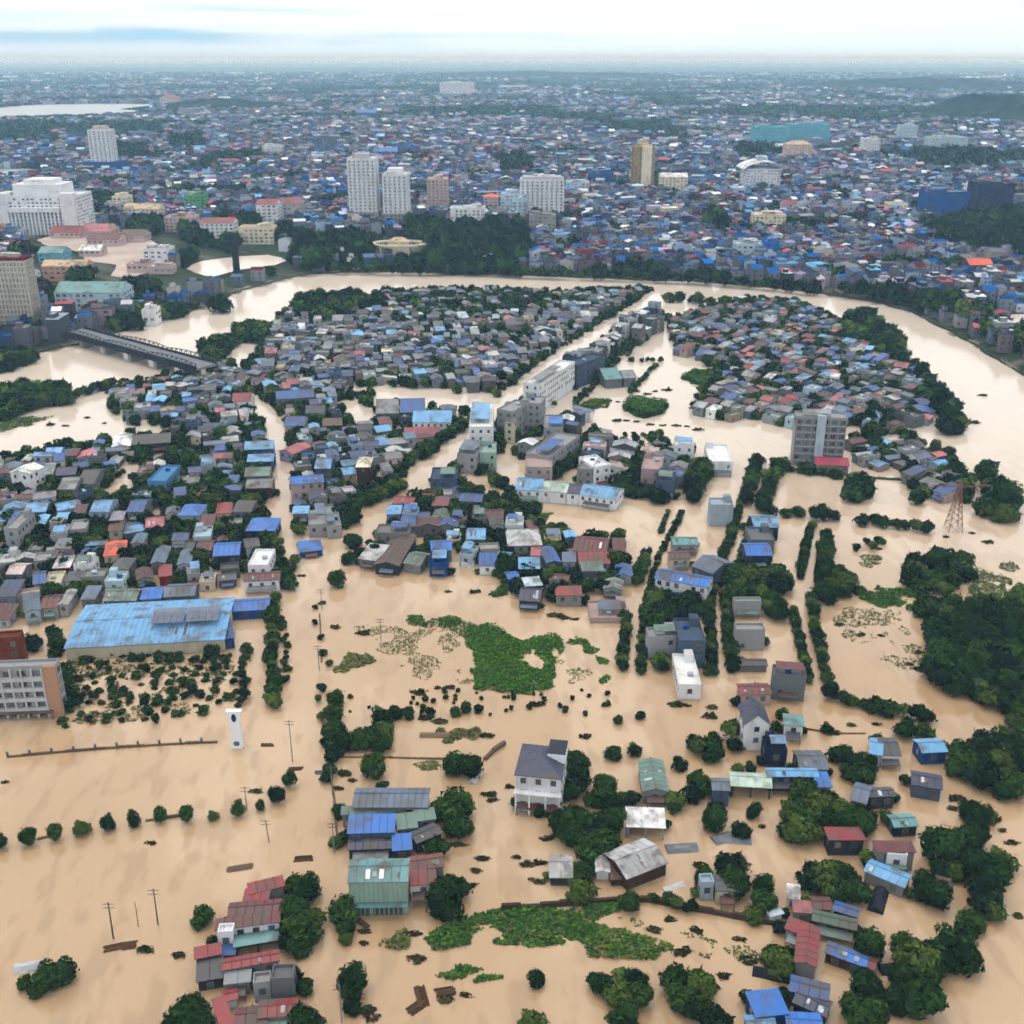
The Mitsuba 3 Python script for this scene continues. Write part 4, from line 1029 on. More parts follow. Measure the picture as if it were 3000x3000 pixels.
L('A', 605, 672, 368, 398, 40, 'pale_pink', 'pinkish building on the far lake shore', rc='red', roof='hip')
L('A', 1700, 1830, 790, 858, 24, 'white', 'white house group front right of the dusky tower', rc='light_grey')
L('A', 1825, 1880, 745, 805, 20, 'pale_pink', 'peach roofed block right of the white house group', rc='orange', roof='hip')
L('B', 0, 40, 760, 832, 20, 'pale_blue', 'pale blue block left of the wide slab tower')
L('A', 1890, 1990, 735, 825, 24, 'pale_blue', 'aqua block between the dusky tower and the slab tower')
L('B', 205, 290, 690, 742, 24, 'pale_blue', 'pale hall right of the wide slab tower')
L('B', 560, 660, 668, 735, 26, 'cream', 'cream arched hall right of the golden tower', roof='arch', rc='white', rh=5)

for q_, (x0, x1, yt, yb, dp, rf_) in enumerate([(190, 300, 878, 900, 24, 'red'), (310, 420, 872, 896, 26, 'pink'), (330, 450, 905, 930, 22, 'maroon'), (455, 545, 890, 915, 22, 'brown'), (300, 380, 945, 968, 18, 'white'), (480, 560, 1000, 1030, 16, 'pale_pink'), (560, 650, 1010, 1035, 14, 'white')]):
    L('A', x0, x1, yt, yb, dp, 'pale_pink', ['red-roofed', 'pink-roofed', 'maroon-roofed', 'brown-roofed', 'white-roofed', 'pale pink-roofed', 'white flat-topped'][q_] + ' hall on the plaza between the civic hall and the river', 'hall', rc=rf_, roof='gx' if q_ < 5 else 'flat')

# pavilion and half-built bridge pier on the far bank
k_ = name('pavilion')
tag(k_, 'pale ring pavilion with columns among the trees on the far bank', 'pavilion')
a, b = site('A', 1392, 968, LAND_Z), site('A', 1608, 968, LAND_Z)
m, w = (a + b) / 2, float(np.linalg.norm(b - a))
fr = frame(m[0], m[1] + 14, 0, LAND_Z)
mb = MB()
for k in range(28):
    t = 2 * PI * k / 28
    t2 = 2 * PI * (k + 1) / 28
    c1, c2 = (math.cos(t), math.sin(t)), (math.cos(t2), math.sin(t2))
    p = lambda c_, r, z: fr(c_[0] * r * w / 2, c_[1] * r * 17, z)
    mb.hexa([p(c1, 0.86, 8), p(c1, 1, 8), p(c2, 1, 8), p(c2, 0.86, 8)], [p(c1, 0.86, 9.6), p(c1, 1, 9.6), p(c2, 1, 9.6), p(c2, 0.86, 9.6)], PAL['cream'])
    mb.tube(p(c1, 0.93, -1), p(c1, 0.93, 8), 0.55, 0.55, PAL['cream'], 6)
mb.build(k_ + '__colonnade', 'm_wall')
mb = MB()
mb.box(fr, -9, 9, -6, 6, 0, 11, PAL['cream'])
mb.build(k_ + '__hall', 'm_wall')
mb = MB()
make_roof(mb, fr, 18, 12, 11, 'hip', 3.5, PAL['tan'], 1, False)
mb.build(k_ + '__roof', 'm_roof')

k_ = name('bridge_pier')
tag(k_, 'dark T-shaped concrete pier standing by the river at the left', 'pier')
a = site('A', 896, 1048, 0)
fr = frame(a[0], a[1], 0.1)
mb = MB()
mb.hexa([fr(-2.6, -2, -2), fr(2.6, -2, -2), fr(2.6, 2, -2), fr(-2.6, 2, -2)], [fr(-2.2, -1.6, 25), fr(2.2, -1.6, 25), fr(2.2, 1.6, 25), fr(-2.2, 1.6, 25)], PAL['dark_grey'] * 0.5)
mb.build(k_ + '__column', 'm_plain')
mb = MB()
mb.hexa([fr(-2.6, -1.9, 25), fr(2.6, -1.9, 25), fr(2.6, 1.9, 25), fr(-2.6, 1.9, 25)], [fr(-9, -1.9, 28.5), fr(9, -1.9, 28.5), fr(9, 1.9, 28.5), fr(-9, 1.9, 28.5)], PAL['dark_grey'] * 0.5)
mb.build(k_ + '__crossbeam', 'm_plain')

# ------------------------------------------------------------------ the road bridge
k_ = name('road_bridge')
tag(k_, 'grey road bridge with truss sides crossing the flooded river at the left', 'bridge')
A0, B0 = site('p', 560, 690, 7.5), site('p', 1560, 960, 7.5)
ex = (B0 - A0) / np.linalg.norm(B0 - A0)
Lb = float(np.linalg.norm(B0 - A0))
rot = math.atan2(ex[1], ex[0])
mid = (A0 + B0) / 2
fr = frame(mid[0], mid[1], rot)
mb = MB()
mb.box(fr, -Lb / 2, Lb / 2, -6.5, 6.5, 6.2, 7.5, PAL['concrete'] * .7, PAL['grey'], True)
mb.build(k_ + '__deck', 'm_wall')
mb = MB()
for s in (-1, 1):
    mb.box(fr, -Lb / 2, Lb / 2, s * 6.5 - 0.25, s * 6.5 + 0.25, 5.0, 8.6, PAL['dark_grey'] * 0.7)
mb.build(k_ + '__girder', 'm_plain')
mb = MB()
for s in (-1, 1):
    n = 30
    for k in range(n):
        x0, x1 = -Lb / 2 + Lb * k / n, -Lb / 2 + Lb * (k + 1) / n
        hh = 2.0 + 1.3 * abs(math.sin(PI * k / 10)) ** 0.7
        h2 = 2.0 + 1.3 * abs(math.sin(PI * (k + 1) / 10)) ** 0.7
        y = s * 6.1
        for p, q in (((x0, 7.6), (x0, 7.5 + hh)), ((x0, 7.5 + hh), (x1, 7.5 + h2)), ((x0, 7.6), (x1, 7.5 + h2))):
            mb.tube(fr(p[0], y, p[1]), fr(q[0], y, q[1]), 0.26, 0.26, PAL['dark_grey'] * 1.5, 4)
mb.build(k_ + '__truss', 'm_plain')
tag(k_ + '__truss', kind='stuff')
for k in range(5):
    mb = MB()
    x = -Lb / 2 + Lb * (k + 0.6) / 5.2
    mb.box(fr, x - 1.4, x + 1.4, -5.5, 5.5, -3, 6.2, PAL['concrete'] * 0.8)
    mb.build(name('pier', k_), 'm_wall')
taken.append(footprint(mid[0], mid[1], Lb, 14, rot, 1))

# ------------------------------------------------------------------ trees: crowns of many leaf-clump faces
GREENS = [np.array(c) for c in ((0.011, 0.029, 0.008), (0.018, 0.044, 0.011), (0.028, 0.062, 0.014), (0.010, 0.023, 0.011), (0.045, 0.072, 0.016))]


def crown_arrays(seed, n, size, squash=0.85, lobes=9, green=1, spread=0.62):
    """A unit crown (radius about 1, base at z = 0): n leaf-clump triangles over several lobes."""
    g = np.random.default_rng(seed)
    a = g.uniform(0, 2 * PI, lobes)
    el = g.uniform(-0.3, 1.0, lobes)
    rr = g.uniform(0.35, spread, lobes)
    C = np.stack([np.cos(a) * rr, np.sin(a) * rr, 0.95 * squash + el * 0.55 * squash], -1)
    C[0] = (0, 0, 1.25 * squash)
    rad = g.uniform(0.34, 0.58, lobes)
    rad[0] = 0.62
    k = g.choice(lobes, n, p=rad ** 2 / (rad ** 2).sum())
    u = g.normal(size=(n, 3))
    u[:, 2] += 0.25
    u /= np.linalg.norm(u, axis=1, keepdims=True)
    P = C[k] + u * (rad[k] * np.where(g.random(n) < 0.1, g.uniform(1.0, 1.28, n), g.uniform(0.7, 1.06, n)))[:, None] * np.array([1, 1, squash])
    t = np.cross(u, g.normal(size=(n, 3)))
    t /= np.linalg.norm(t, axis=1, keepdims=True)
    b = np.cross(u, t) + 0.45 * g.normal(size=(n, 3))
    s = size * g.uniform(0.6, 1.35, n)[:, None]
    V = np.stack([P - t * s - b * s * 0.6, P + t * s - b * s * 0.5, P + b * s * 1.1 + u * s * 0.25], 1)
    tint = g.uniform(0.65, 1.35, lobes)[k] * g.uniform(0.7, 1.3, n)
    col = GREENS[green][None] * tint[:, None] * np.array([1, 1, 1]) * (1 + g.normal(size=(n, 3)) * 0.07)
    return V.reshape(-1, 3), np.arange(3 * n).reshape(-1, 3), np.repeat(np.clip(col, 0.004, 0.3), 3, 0)


def trunk_mesh(seed, h=1.0):
    m, g = MB(), random.Random(seed)
    c = np.array((0.09, 0.07, 0.05))
    m.tube((0, 0, -0.6), (0.03, 0.02, 0.55), 0.10, 0.075, c, 6, False)
    for k in range(4):
        a = k * PI / 2 + g.uniform(-0.4, 0.4)
        m.tube((0.03, 0.02, 0.45 + 0.05 * k), (0.45 * math.cos(a), 0.45 * math.sin(a), 1.05 + g.uniform(-0.1, 0.2)), 0.05, 0.02, c * 1.1, 5, False)
    m.tube((0.03, 0.02, 0.5), (0.0, 0.0, 1.3), 0.065, 0.02, c, 5, False)
    return m


NPROTO = 10
for q in range(NPROTO):
    V, F, Cc = crown_arrays(100 + q, 1150, 0.115, 0.82 + 0.05 * (q % 4), 7 + q % 5, (0, 1, 1, 2, 3, 1, 0, 2, 4, 0)[q], 0.5 + 0.03 * (q % 5))
    tm = trunk_mesh(q)
    scene[f'tree_kind_{q}'] = {'type': 'shapegroup', 'trunk': mikit.ply((np.array(tm.v), np.array(tm.f)), 'm_plain', color=np.array(tm.c)),
                               'crown': mikit.ply((V, F), 'm_leaf', color=Cc)}
trees = []            # (x, y, radius, height factor, base z, label base or None, group, category)


from shapely.ops import unary_union
built_up = unary_union(taken)
wet = unary_union(pools).buffer(3)


def tree(x, y, r, hf=1.0, z=0.0, base=None, group=None, kind=None):
    trees.append((x, y, r, hf, z, base, group, kind))


def tree_row(c, pts, sp, r, base, group=None, jit=0.25, hf=1.0, kind=None, z=0.0):
    sp, r = sp * 0.7, r * 0.74
    w = sites(c, pts, z + 0.75 * r)
    acc = 0.0
    for (x0, y0), (x1, y1) in zip(w[:-1], w[1:]):
        L_ = math.hypot(x1 - x0, y1 - y0)
        t = acc
        while t < L_:
            s = t / L_
            rr = r * R.uniform(0.75, 1.25)
            tree(x0 + (x1 - x0) * s + R.uniform(-jit, jit) * sp, y0 + (y1 - y0) * s + R.uniform(-jit, jit) * sp, rr, hf * R.uniform(0.85, 1.2), z, base, group or base, kind)
            t += sp * R.uniform(0.8, 1.2)
        acc = t - L_


def tree_patch(c, pts, sp, r, base, group=None, hf=1.0, z=0.0, avoid=True, kind=None, keep=1.0):
    sp, r = sp * 0.66, r * 0.8
    if c in 'Fefgd':
        r, keep = r * 0.84, keep * 0.88
    p0 = Polygon(sites(c, pts, z + 0.75 * r)).buffer(0)
    p = p0.buffer(-0.2 * r)
    p = p0 if p.area < 0.3 * p0.area else p
    if z > 0:
        p = p.difference(wet)
    if avoid:
        p = p.difference(built_up.buffer(0.35 * r))
    x0, y0, x1, y1 = p.bounds
    y = y0
    while y < y1:
        x = x0
        while x < x1:
            q = (x + R.uniform(-0.45, 0.45) * sp, y + R.uniform(-0.45, 0.45) * sp)
            if p.contains(Point(q)) and R.random() < keep:
                tree(q[0], q[1], r * R.uniform(0.7, 1.3), hf * R.uniform(0.85, 1.2), z, base, group or base, kind)
            x += sp
        y += sp


# single trees and rows, nearest first
GR = 'row of round trees in the flood, lower left'
for k, (x, y) in enumerate([(5, 605), (112, 585), (213, 570), (312, 550), (411, 532), (511, 517), (608, 503), (708, 500), (806, 494), (900, 480), (983, 460), (1047, 428), (1094, 372)]):
    w = site('E', x, y + 22)
    nth = ['first', 'second', 'third', 'fourth', 'fifth', 'sixth', 'seventh', 'eighth', 'ninth', 'tenth', 'eleventh', 'twelfth', 'thirteenth'][k]
    tree(w[0], w[1], (1.8 if k not in (8, 10) else 1.3) * (1.15 if k in (1, 11, 12) else 1), 1.45, -0.7, f'!small round tree, {nth} from the left in the curving row, lower left', GR)
tree_patch('b', [(880, 200), (990, 170), (1050, 260), (1050, 450), (1090, 600), (1075, 740), (960, 780), (870, 640), (880, 420)], 4.2, 4.4, 'tall dark tree in the dense line between the red cluster and the avenue', avoid=False)
for c, x, y, r, lb in [('b', 250, 470, 3.0, 'ragged green tree at the left corner of the red cluster'), ('b', 205, 520, 2.0, 'low bush left of the ragged tree by the red cluster'),
                       ('b', 140, 1190, 5.0, 'big dark tree at the bottom left of the red cluster'), ('b', 80, 1290, 4.6, 'dark tree on the bottom edge left of the red cluster'), ('b', 210, 1260, 3.6, 'dark tree beside the narrow red roof at the bottom'),
                       ('b', 1010, 990, 2.6, 'yellowish bush at the avenue below the red cluster'), ('b', 1030, 1260, 4.4, 'round dark tree on the bottom edge by the avenue'),
                       ('b', 1300, 420, 4.2, 'round tree at the foot of the teal hall beside the avenue'), ('b', 1315, 560, 2.4, 'slim tree below the round one at the foot of the teal hall'), ('b', 1320, 630, 2.0, 'lowest slim tree below the teal hall'),
                       ('b', 1390, 970, 4.4, 'round dark tree alone right of the avenue near the bottom'), ('b', 1365, 1150, 2.2, 'slender palm-like tree near the bottom right of the avenue'),
                       ('E', 170, 1110, 4.0, 'left clump tree of the lone thicket in the lower left'), ('E', 225, 1090, 3.4, 'right clump tree of the lone thicket in the lower left'), ('E', 145, 1150, 2.6, 'lowest tree of the lone thicket in the lower left'), ('E', 90, 1130, 2.0, 'leftmost bush of the lone thicket in the lower left'),
                       ('c', 1110, 910, 6.0, 'biggest round tree right of the cluster beside the avenue'), ('c', 1140, 1080, 4.2, 'lighter green tree under the biggest round tree'), ('c', 1010, 960, 3.8, 'dark tree squeezed against the right cluster'),
                       ('c', 985, 1230, 3.6, 'olive tree at the lower right corner of the right cluster'), ('c', 560, 780, 2.0, 'small tree peeping over the big blue-grey roof'), ('c', 240, 960, 2.6, 'bushy tree at the avenue beside the grey-green lean-to'),
                       ('c', 215, 1190, 2.2, 'small dark tree at the avenue below the bright blue roof'), ('E', 1690, 815, 5.6, 'big tree hiding the right side of the red-and-white house'), ('E', 1720, 770, 4.0, 'upper tree right of the red-and-white house'),
                       ('c', 500, 625, 4.6, 'oval bush on the submerged wall above the right cluster'), ('c', 1120, 615, 4.0, 'left part of the broad dark bush by the submerged wall'), ('c', 1200, 620, 4.6, 'broad dark bush, right part, by the submerged wall'),
                       ('c', 210, 120, 3.4, 'topmost tree of the dark strip along the avenue'), ('c', 195, 230, 3.6, 'second tree of the dark strip along the avenue'), ('c', 190, 360, 4.4, 'third and largest tree of the dark strip along the avenue'), ('c', 195, 500, 3.6, 'fourth tree of the dark strip along the avenue'), ('c', 175, 650, 2.6, 'last thin tree of the dark strip along the avenue'),
                       ('c', 560, 250, 4.2, 'bright green tree of the thicket by the submerged wall'), ('c', 560, 360, 4.4, 'front tree of the thicket by the submerged wall'), ('c', 480, 400, 4.4, 'middle tree of the thicket by the submerged wall'), ('c', 400, 430, 4.0, 'dark tree with a reddish top in the thicket by the wall'), ('c', 310, 430, 3.6, 'left tree of the thicket by the submerged wall'), ('c', 570, 460, 3.4, 'lowest right tree of the thicket by the wall'),
                       ('c', 670, 220, 2.8, 'pointed dark tree above the thicket'), ('c', 760, 220, 2.8, 'round tree beside the pointed one above the thicket'), ('c', 930, 210, 1.9, 'small lone tree right of the thicket'),
                       ('c', 1120, 215, 2.2, 'first of three small trees below the bright green mat'), ('c', 1205, 185, 2.2, 'second of three small trees below the bright green mat'), ('c', 1292, 190, 2.0, 'third of three small trees below the bright green mat'),
                       ('d', 460, 520, 6.8, 'large round tree at the lower right of the white villa'), ('d', 440, 300, 3.4, 'tree pressed to the right wall of the white villa'), ('d', 60, 370, 3.0, 'green bush at the front left of the white villa'), ('d', 225, 440, 2.6, 'small bush at the front right of the white villa'), ('d', 150, 400, 2.0, 'low bush before the door of the white villa'),
                       ('d', 1660, 980, 5.4, 'tall round dark tree standing alone above the dark-roofed house'), ('d', 1655, 850, 4.6, 'upper half of the tall dark tree pair, lower middle'), ('d', 1465, 960, 3.2, 'dark tree behind the small pale blue block'),
                       ('d', 520, 1040, 4.4, 'dark upright tree between the low pale shed and the white hut'), ('d', 530, 900, 3.6, 'dark tree right behind the low pale shed'),
                       ('d', 890, 1140, 3.2, 'round tree on the dark wall line, lower middle'), ('d', 1540, 520, 4.0, 'square dark tree below the blue-grey house'), ('d', 1535, 440, 3.4, 'dark tree under the blue-grey house'), ('d', 1735, 590, 3.2, 'round tree at the two sunken boats'), ('d', 1830, 455, 2.8, 'small round tree alone right of the square dark tree'),
                       ('F', 950, 830, 3.8, 'dark ragged tree left of the white tent roof'), ('F', 955, 770, 3.2, 'upper part tree of the dark ragged pair near the tent'), ('F', 910, 870, 3.0, 'low tree by the wall end near the tent'),
                       ('g', 1430, 700, 4.4, 'round dark tree right of the red hall and the dark green roof'), ('g', 720, 790, 4.6, 'grassy leaning tree left of the red hall'), ('g', 670, 740, 2.2, 'small bush beside the grassy leaning tree'),
                       ('F', 335, 1125, 3.4, 'round tree alone near the bottom centre'), ('F', 90, 1110, 2.6, 'bright sprawling bush near the bottom centre'), ('F', 75, 1270, 3.0, 'slim bush at the bottom edge near the centre'),
                       ('F', 1190, 170, 2.2, 'lollipop tree right of the navy-roofed house'), ('F', 1020, 120, 2.4, 'small dark tree right beside the navy-roofed house'), ('F', 838, 150, 2.2, 'top tree of the thin column left of the navy-roofed house'),
                       ('F', 1760, 490, 4.2, 'flat bush island in the open water at the right'), ('F', 1720, 480, 3.4, 'left bush of the flat bush island'), ('F', 1800, 500, 2.8, 'right bush of the flat bush island'),
                       ('F', 380, 260, 3.0, 'lower slim tree of the left slim pair at upper middle'), ('F', 462, 250, 2.6, 'lower slim tree of the right slim pair at upper middle'), ('F', 485, 120, 2.0, 'upper slim tree of the right slim pair'), ('F', 400, 140, 1.8, 'upper slim tree of the left slim pair'),
                       ('p', 490, 1180, 7.5, 'tall black tree at the river edge, left'), ('p', 1660, 480, 11, 'huge round tree on the far bank right of the bridge'), ('C', 65, 1030, 0, ''),
                       ('h', 230, 590, 4.6, 'light green round tree behind the school'), ('m', 1330, 640, 5.0, 'pointed dark tree at the top of the right canal row'), ('m', 1005, 890, 5.4, 'black round tree at the end of the long building'),
                       ('k', 215, 590, 4.6, 'round tree in the fork of the lane and the diagonal road'), ('k', 90, 890, 4.4, 'bright bush at the corner of the avenue and the open water'), ('k', 185, 730, 3.4, 'yellow-green tree just above the bright corner bush'), ('k', 1340, 800, 4.0, 'bright green tree beside the white-walled blue-roofed house'), ('k', 1590, 350, 4.6, 'dark tree before the left end of the white terrace'), ('k', 1290, 300, 3.0, 'small round tree in the water left of the white terrace'), ('k', 1000, 400, 5.4, 'big dark tree in the middle of the row behind the diagonal road'), ('k', 1130, 650, 3.6, 'tree in front of the pale blue gable'), ('k', 1050, 230, 4.4, 'dark tree right of the bulky slate blue house'),
                       ('h', 1600, 660, 3.2, 'dark tree at the front right corner of the warehouse'), ('h', 1860, 640, 2.8, 'round bush beside the blue wing of the warehouse')]:
    if r:
        w = site(c, x, y, 0.6 * r)
        tree(w[0], w[1], r * 0.82, 1.05, -0.35 * r, '!' + lb)
A1 = 'dark tree in the close row left of the avenue'
tree_row('C', [(1030, 975), (1028, 1060), (1022, 1150), (1030, 1288)], 3.6, 2.9, A1)
tree_row('C', [(1072, 1040), (1076, 1288)], 4.5, 1.7, 'slim tree in the thin right line along the avenue', A1)
tree_row('E', [(1035, 8), (1032, 90)], 3.4, 2.8, A1)
tree_row('C', [(1040, 740), (1060, 830), (1095, 930)], 5, 3.4, 'dark tree between the lane foot and the avenue')
tree_row('C', [(1110, 830), (1115, 860)], 5, 3.0, 'dark tree between the lane foot and the avenue')
CB = 'tree of the canal rows in the right half'
for nm, c, pts, sp, r in [
        ('left canal, left bank', 'D', [(505, 800), (470, 905)], 5.0, 4.2), ('left canal, lower left bank', 'D', [(432, 1040), (418, 1180), (415, 1230)], 4.4, 3.0),
        ('left canal, lower right bank', 'D', [(515, 960), (500, 1080), (488, 1240)], 4.4, 3.4), ('left canal, upper left bank', 'D', [(590, 640), (560, 720)], 5.0, 2.0), ('left canal, upper right bank', 'D', [(645, 640), (600, 720), (560, 790), (530, 880), (516, 955)], 4.5, 2.2),
        ('middle canal, upper left bank', 'D', [(862, 610), (825, 730), (778, 860), (758, 930), (742, 1005)], 4.4, 3.2), ('middle canal, lower left bank', 'D', [(742, 1010), (750, 1120), (752, 1250)], 4.0, 3.4),
        ('middle canal, upper right bank', 'D', [(912, 680), (880, 770), (850, 860), (822, 980)], 5.0, 3.4), ('middle canal, lower right bank', 'D', [(812, 990), (818, 1100), (835, 1230)], 4.0, 3.6),
        ('right canal, upper left bank', 'D', [(1130, 690), (1108, 780), (1086, 890)], 3.8, 3.0), ('right canal, lower left bank', 'D', [(1060, 1010), (1085, 1120), (1110, 1220), (1125, 1280)], 4.0, 2.8),
        ('right canal, upper right bank', 'D', [(1190, 720), (1185, 800), (1170, 900)], 4.0, 4.6), ('right canal, lower right bank', 'D', [(1130, 960), (1140, 1060), (1165, 1160), (1190, 1270)], 4.2, 3.2)]:
    tree_row(c, pts, sp * 0.66, r * 0.8, jit=0.12, base=f'green tree in the row on the {nm}', group=CB)
tree_patch('D', [(1180, 830), (1290, 880), (1340, 930), (1260, 940), (1150, 980), (1140, 900)], 5, 4.2, 'leafy tree in the wedge thicket right of the right canal')
tree_patch('D', [(850, 850), (960, 850), (1030, 880), (1050, 990), (1040, 1030), (940, 1020), (800, 980), (800, 930)], 5.0, 4.6, 'dark tree in the grove below the long building', keep=0.8)
tree_patch('D', [(505, 930), (740, 930), (760, 1010), (700, 1030), (500, 1070)], 4.8, 4.0, 'dark tree in the hedge below the blue roofs between the canals')
tree_patch('D', [(520, 1200), (620, 1195), (620, 1240), (500, 1245)], 4.5, 3.4, 'tree below the grey-walled block with the tarpaulin')
tree_row('D', [(160, 495), (230, 430), (310, 335)], 5.0, 4.2, 'tree on the first slanting canal of the block rows')
tree_row('D', [(140, 505), (210, 440)], 5.0, 4.0, 'tree on the first slanting canal of the block rows')
tree_patch('D', [(390, 510), (470, 400), (490, 420), (470, 520), (520, 560), (640, 570), (560, 590), (400, 560)], 5.4, 4.8, 'tree on the second slanting canal of the block rows')
tree_patch('D', [(640, 560), (700, 430), (740, 400), (740, 480), (700, 590)], 5.4, 4.8, 'tree on the third slanting canal of the block rows')
tree_row('D', [(880, 590), (910, 500), (930, 420)], 5.0, 4.4, 'tree on the fourth slanting canal of the block rows')
tree_row('D', [(945, 600), (975, 520), (1010, 460)], 5.0, 4.8, 'tree on the fourth slanting canal of the block rows')
tree_row('D', [(0, 590), (60, 540), (110, 480)], 6, 4.0, 'tree beside the lower town-house rows')
tree_row('D', [(1000, 465), (1080, 475), (1160, 485), (1250, 498)], 5.0, 4.0, 'dark tree of the hedge under the apartment block')
tree_row('D', [(940, 620), (1040, 630), (1140, 645), (1270, 655)], 6.5, 5.0, 'dark tree of the hedge below the yellow pool')
tree_patch('D', [(1265, 520), (1320, 500), (1355, 540), (1340, 590), (1275, 600)], 5.4, 5.0, 'dark tree in the clump right of the yellow pool')
tree_row('D', [(1320, 670), (1380, 672), (1440, 690), (1520, 690), (1600, 710)], 6.0, 3.8, 'dark tree of the broken line below the pylon')
tree_row('D', [(1290, 770), (1410, 740), (1370, 780)], 9, 2.4, 'small bush in the open water near the pylon')
tree_row('C', [(1800, 268), (1720, 330), (1650, 368), (1610, 420)], 5.0, 4.2, 'tree on the left bank of the upper diagonal road')
tree_row('C', [(1520, 530), (1440, 570), (1380, 590)], 5.0, 5.0, 'dark tree on the left bank of the lower diagonal road')
tree_row('C', [(1330, 650), (1300, 690)], 5.0, 4.6, 'dark tree on the left bank of the lower diagonal road')
tree_row('E', [(1212, 20), (1225, 250), (1240, 380)], 9, 2.1, 'small bush on the low wall along the avenue')
tree_row('C', [(1205, 1000), (1213, 1270)], 13, 1.8, 'small bush on the low wall along the avenue')
tree_patch('P', [(1270, 600), (1400, 565), (1500, 572), (1590, 610), (1720, 690), (1760, 760), (1740, 800), (1410, 785), (1350, 735)], 7, 4.2, 'dark tree among the roofs of the right quarter', keep=0.16)
tree_row('P', [(1268, 600), (1275, 640), (1355, 690), (1330, 750), (1360, 785)], 12, 4.0, 'dark tree on the left edge of the right quarter', jit=0.5)
for q_, pts in enumerate([[(1330, 130), (1200, 250), (1060, 400), (980, 480)], [(1600, 170), (1500, 280), (1400, 380)], [(1430, 135), (1640, 140)], [(1130, 640), (1080, 740), (1020, 860)], [(1200, 700), (1330, 740), (1540, 750)], [(1640, 690), (1500, 700), (1330, 690)]]):
    tree_row('l', pts, 5.5, 2.4, f'low bush on the {["left", "right", "upper", "lower", "near", "last"][q_]} bank line of the flooded square', jit=0.3)
# woods
WD = 'dark broadleaf tree in the great wood at the right edge'
tree_patch('D', [(1545, 985), (1640, 960), (1740, 985), (1900, 965), (1990, 975), (1990, 1300), (1600, 1288), (1590, 1180), (1545, 1080)], 7.2, 5.8, WD)
tree_patch('F', [(1600, 0), (1990, 0), (1990, 250), (1860, 150), (1830, 110), (1700, 60), (1620, 30)], 7.2, 6.0, WD)
tree_patch('F', [(1690, 225), (1830, 215), (1990, 260), (1990, 440), (1880, 420), (1780, 375), (1640, 320), (1610, 300)], 6.6, 5.6, 'dark tree of the second wood below the great wood')
tree_patch('F', [(1410, 165), (1560, 160), (1600, 190), (1500, 230), (1420, 190)], 6, 4.4, 'dark tree beside the blue-roofed house under the wood')
tree_row('F', [(1190, 30), (1280, 60), (1400, 90), (1520, 110), (1610, 140)], 4.6, 3.4, 'low tree in the hedge running right to the great wood')
WB = 'dark tree in the wide wood at the lower right'
tree_patch('F', [(1545, 600), (1690, 530), (1760, 560), (1860, 610), (1930, 700), (1850, 730), (1850, 880), (1720, 935), (1640, 870), (1560, 830), (1500, 800), (1480, 760), (1560, 690)], 6.6, 5.6, WB)
tree_patch('F', [(1430, 960), (1500, 900), (1600, 930), (1700, 985), (1790, 1010), (1770, 1055), (1650, 1040), (1640, 1200), (1560, 1265), (1460, 1230), (1420, 1130), (1440, 1060)], 6.4, 5.6, WB)
tree_patch('F', [(1310, 1080), (1370, 1080), (1400, 1130), (1520, 1300), (1210, 1300), (1205, 1210), (1300, 1200)], 5.6, 4.8, 'dark tree behind the big bright blue roofs at the bottom')
tree_patch('F', [(1020, 400), (1110, 395), (1250, 420), (1260, 460), (1370, 470), (1350, 510), (1400, 560), (1360, 590), (1170, 620), (1110, 610), (1040, 580), (1030, 480)], 5.8, 5.0, 'dark tree in the grove above the red roofs at right')
tree_patch('F', [(1190, 250), (1300, 255), (1380, 290), (1360, 360), (1220, 370)], 5.6, 5.0, 'dark tree in the grove right of the slate blue gable')
tree_patch('F', [(1090, 650), (1180, 640), (1270, 690), (1330, 710), (1330, 790), (1240, 800), (1150, 760), (1050, 740), (1060, 680)], 5.6, 5.0, 'dark tree in the oval grove above the white tent roof')
tree_patch('F', [(400, 1080), (470, 1070), (550, 1060), (560, 1200), (545, 1300), (350, 1300), (390, 1200)], 5.4, 4.6, 'dark tree of the left bottom grove, right of centre')
tree_patch('F', [(590, 1090), (650, 1060), (735, 1110), (680, 1190), (700, 1220), (830, 1180), (900, 1200), (870, 1300), (585, 1300)], 5.4, 4.6, 'dark tree of the right bottom grove beside the narrow channel')
tree_row('d', [(480, 60), (500, 160), (470, 260)], 4.4, 4.2, 'tree of the line behind the right side of the white villa')
tree_patch('d', [(640, 150), (720, 130), (720, 240), (860, 300), (980, 320), (860, 420), (800, 500), (720, 420), (580, 380), (600, 260)], 5.2, 4.0, 'tree in the thicket left of the grey-green gable')
tree_patch('d', [(680, 480), (780, 520), (820, 590), (760, 700), (640, 800), (530, 760), (560, 600)], 5.0, 4.6, 'tree in the dark thicket above the askew barn')
tree_patch('d', [(1030, 320), (1230, 350), (1260, 420), (1430, 430), (1290, 450), (1100, 410)], 4.8, 3.4, 'tree in the hedge below the grey-green gable')
tree_patch('d', [(1210, 60), (1290, 50), (1440, 180), (1460, 380), (1300, 430), (1260, 300), (1340, 240), (1230, 120)], 5.4, 4.2, 'tree in the thicket right of the grey-green gable')
tree_row('e', [(110, 450), (110, 560)], 5, 2.8, 'tree of the double column left of the navy-roofed house')
tree_row('e', [(220, 420), (220, 520), (200, 600)], 4, 3.4, 'tree of the double column left of the navy-roofed house')
tree_patch('e', [(340, 300), (420, 240), (420, 420), (470, 480), (440, 590), (640, 620), (620, 670), (270, 690), (250, 640), (340, 560)], 5.0, 3.6, 'tree in the thicket left of the navy-roofed house')
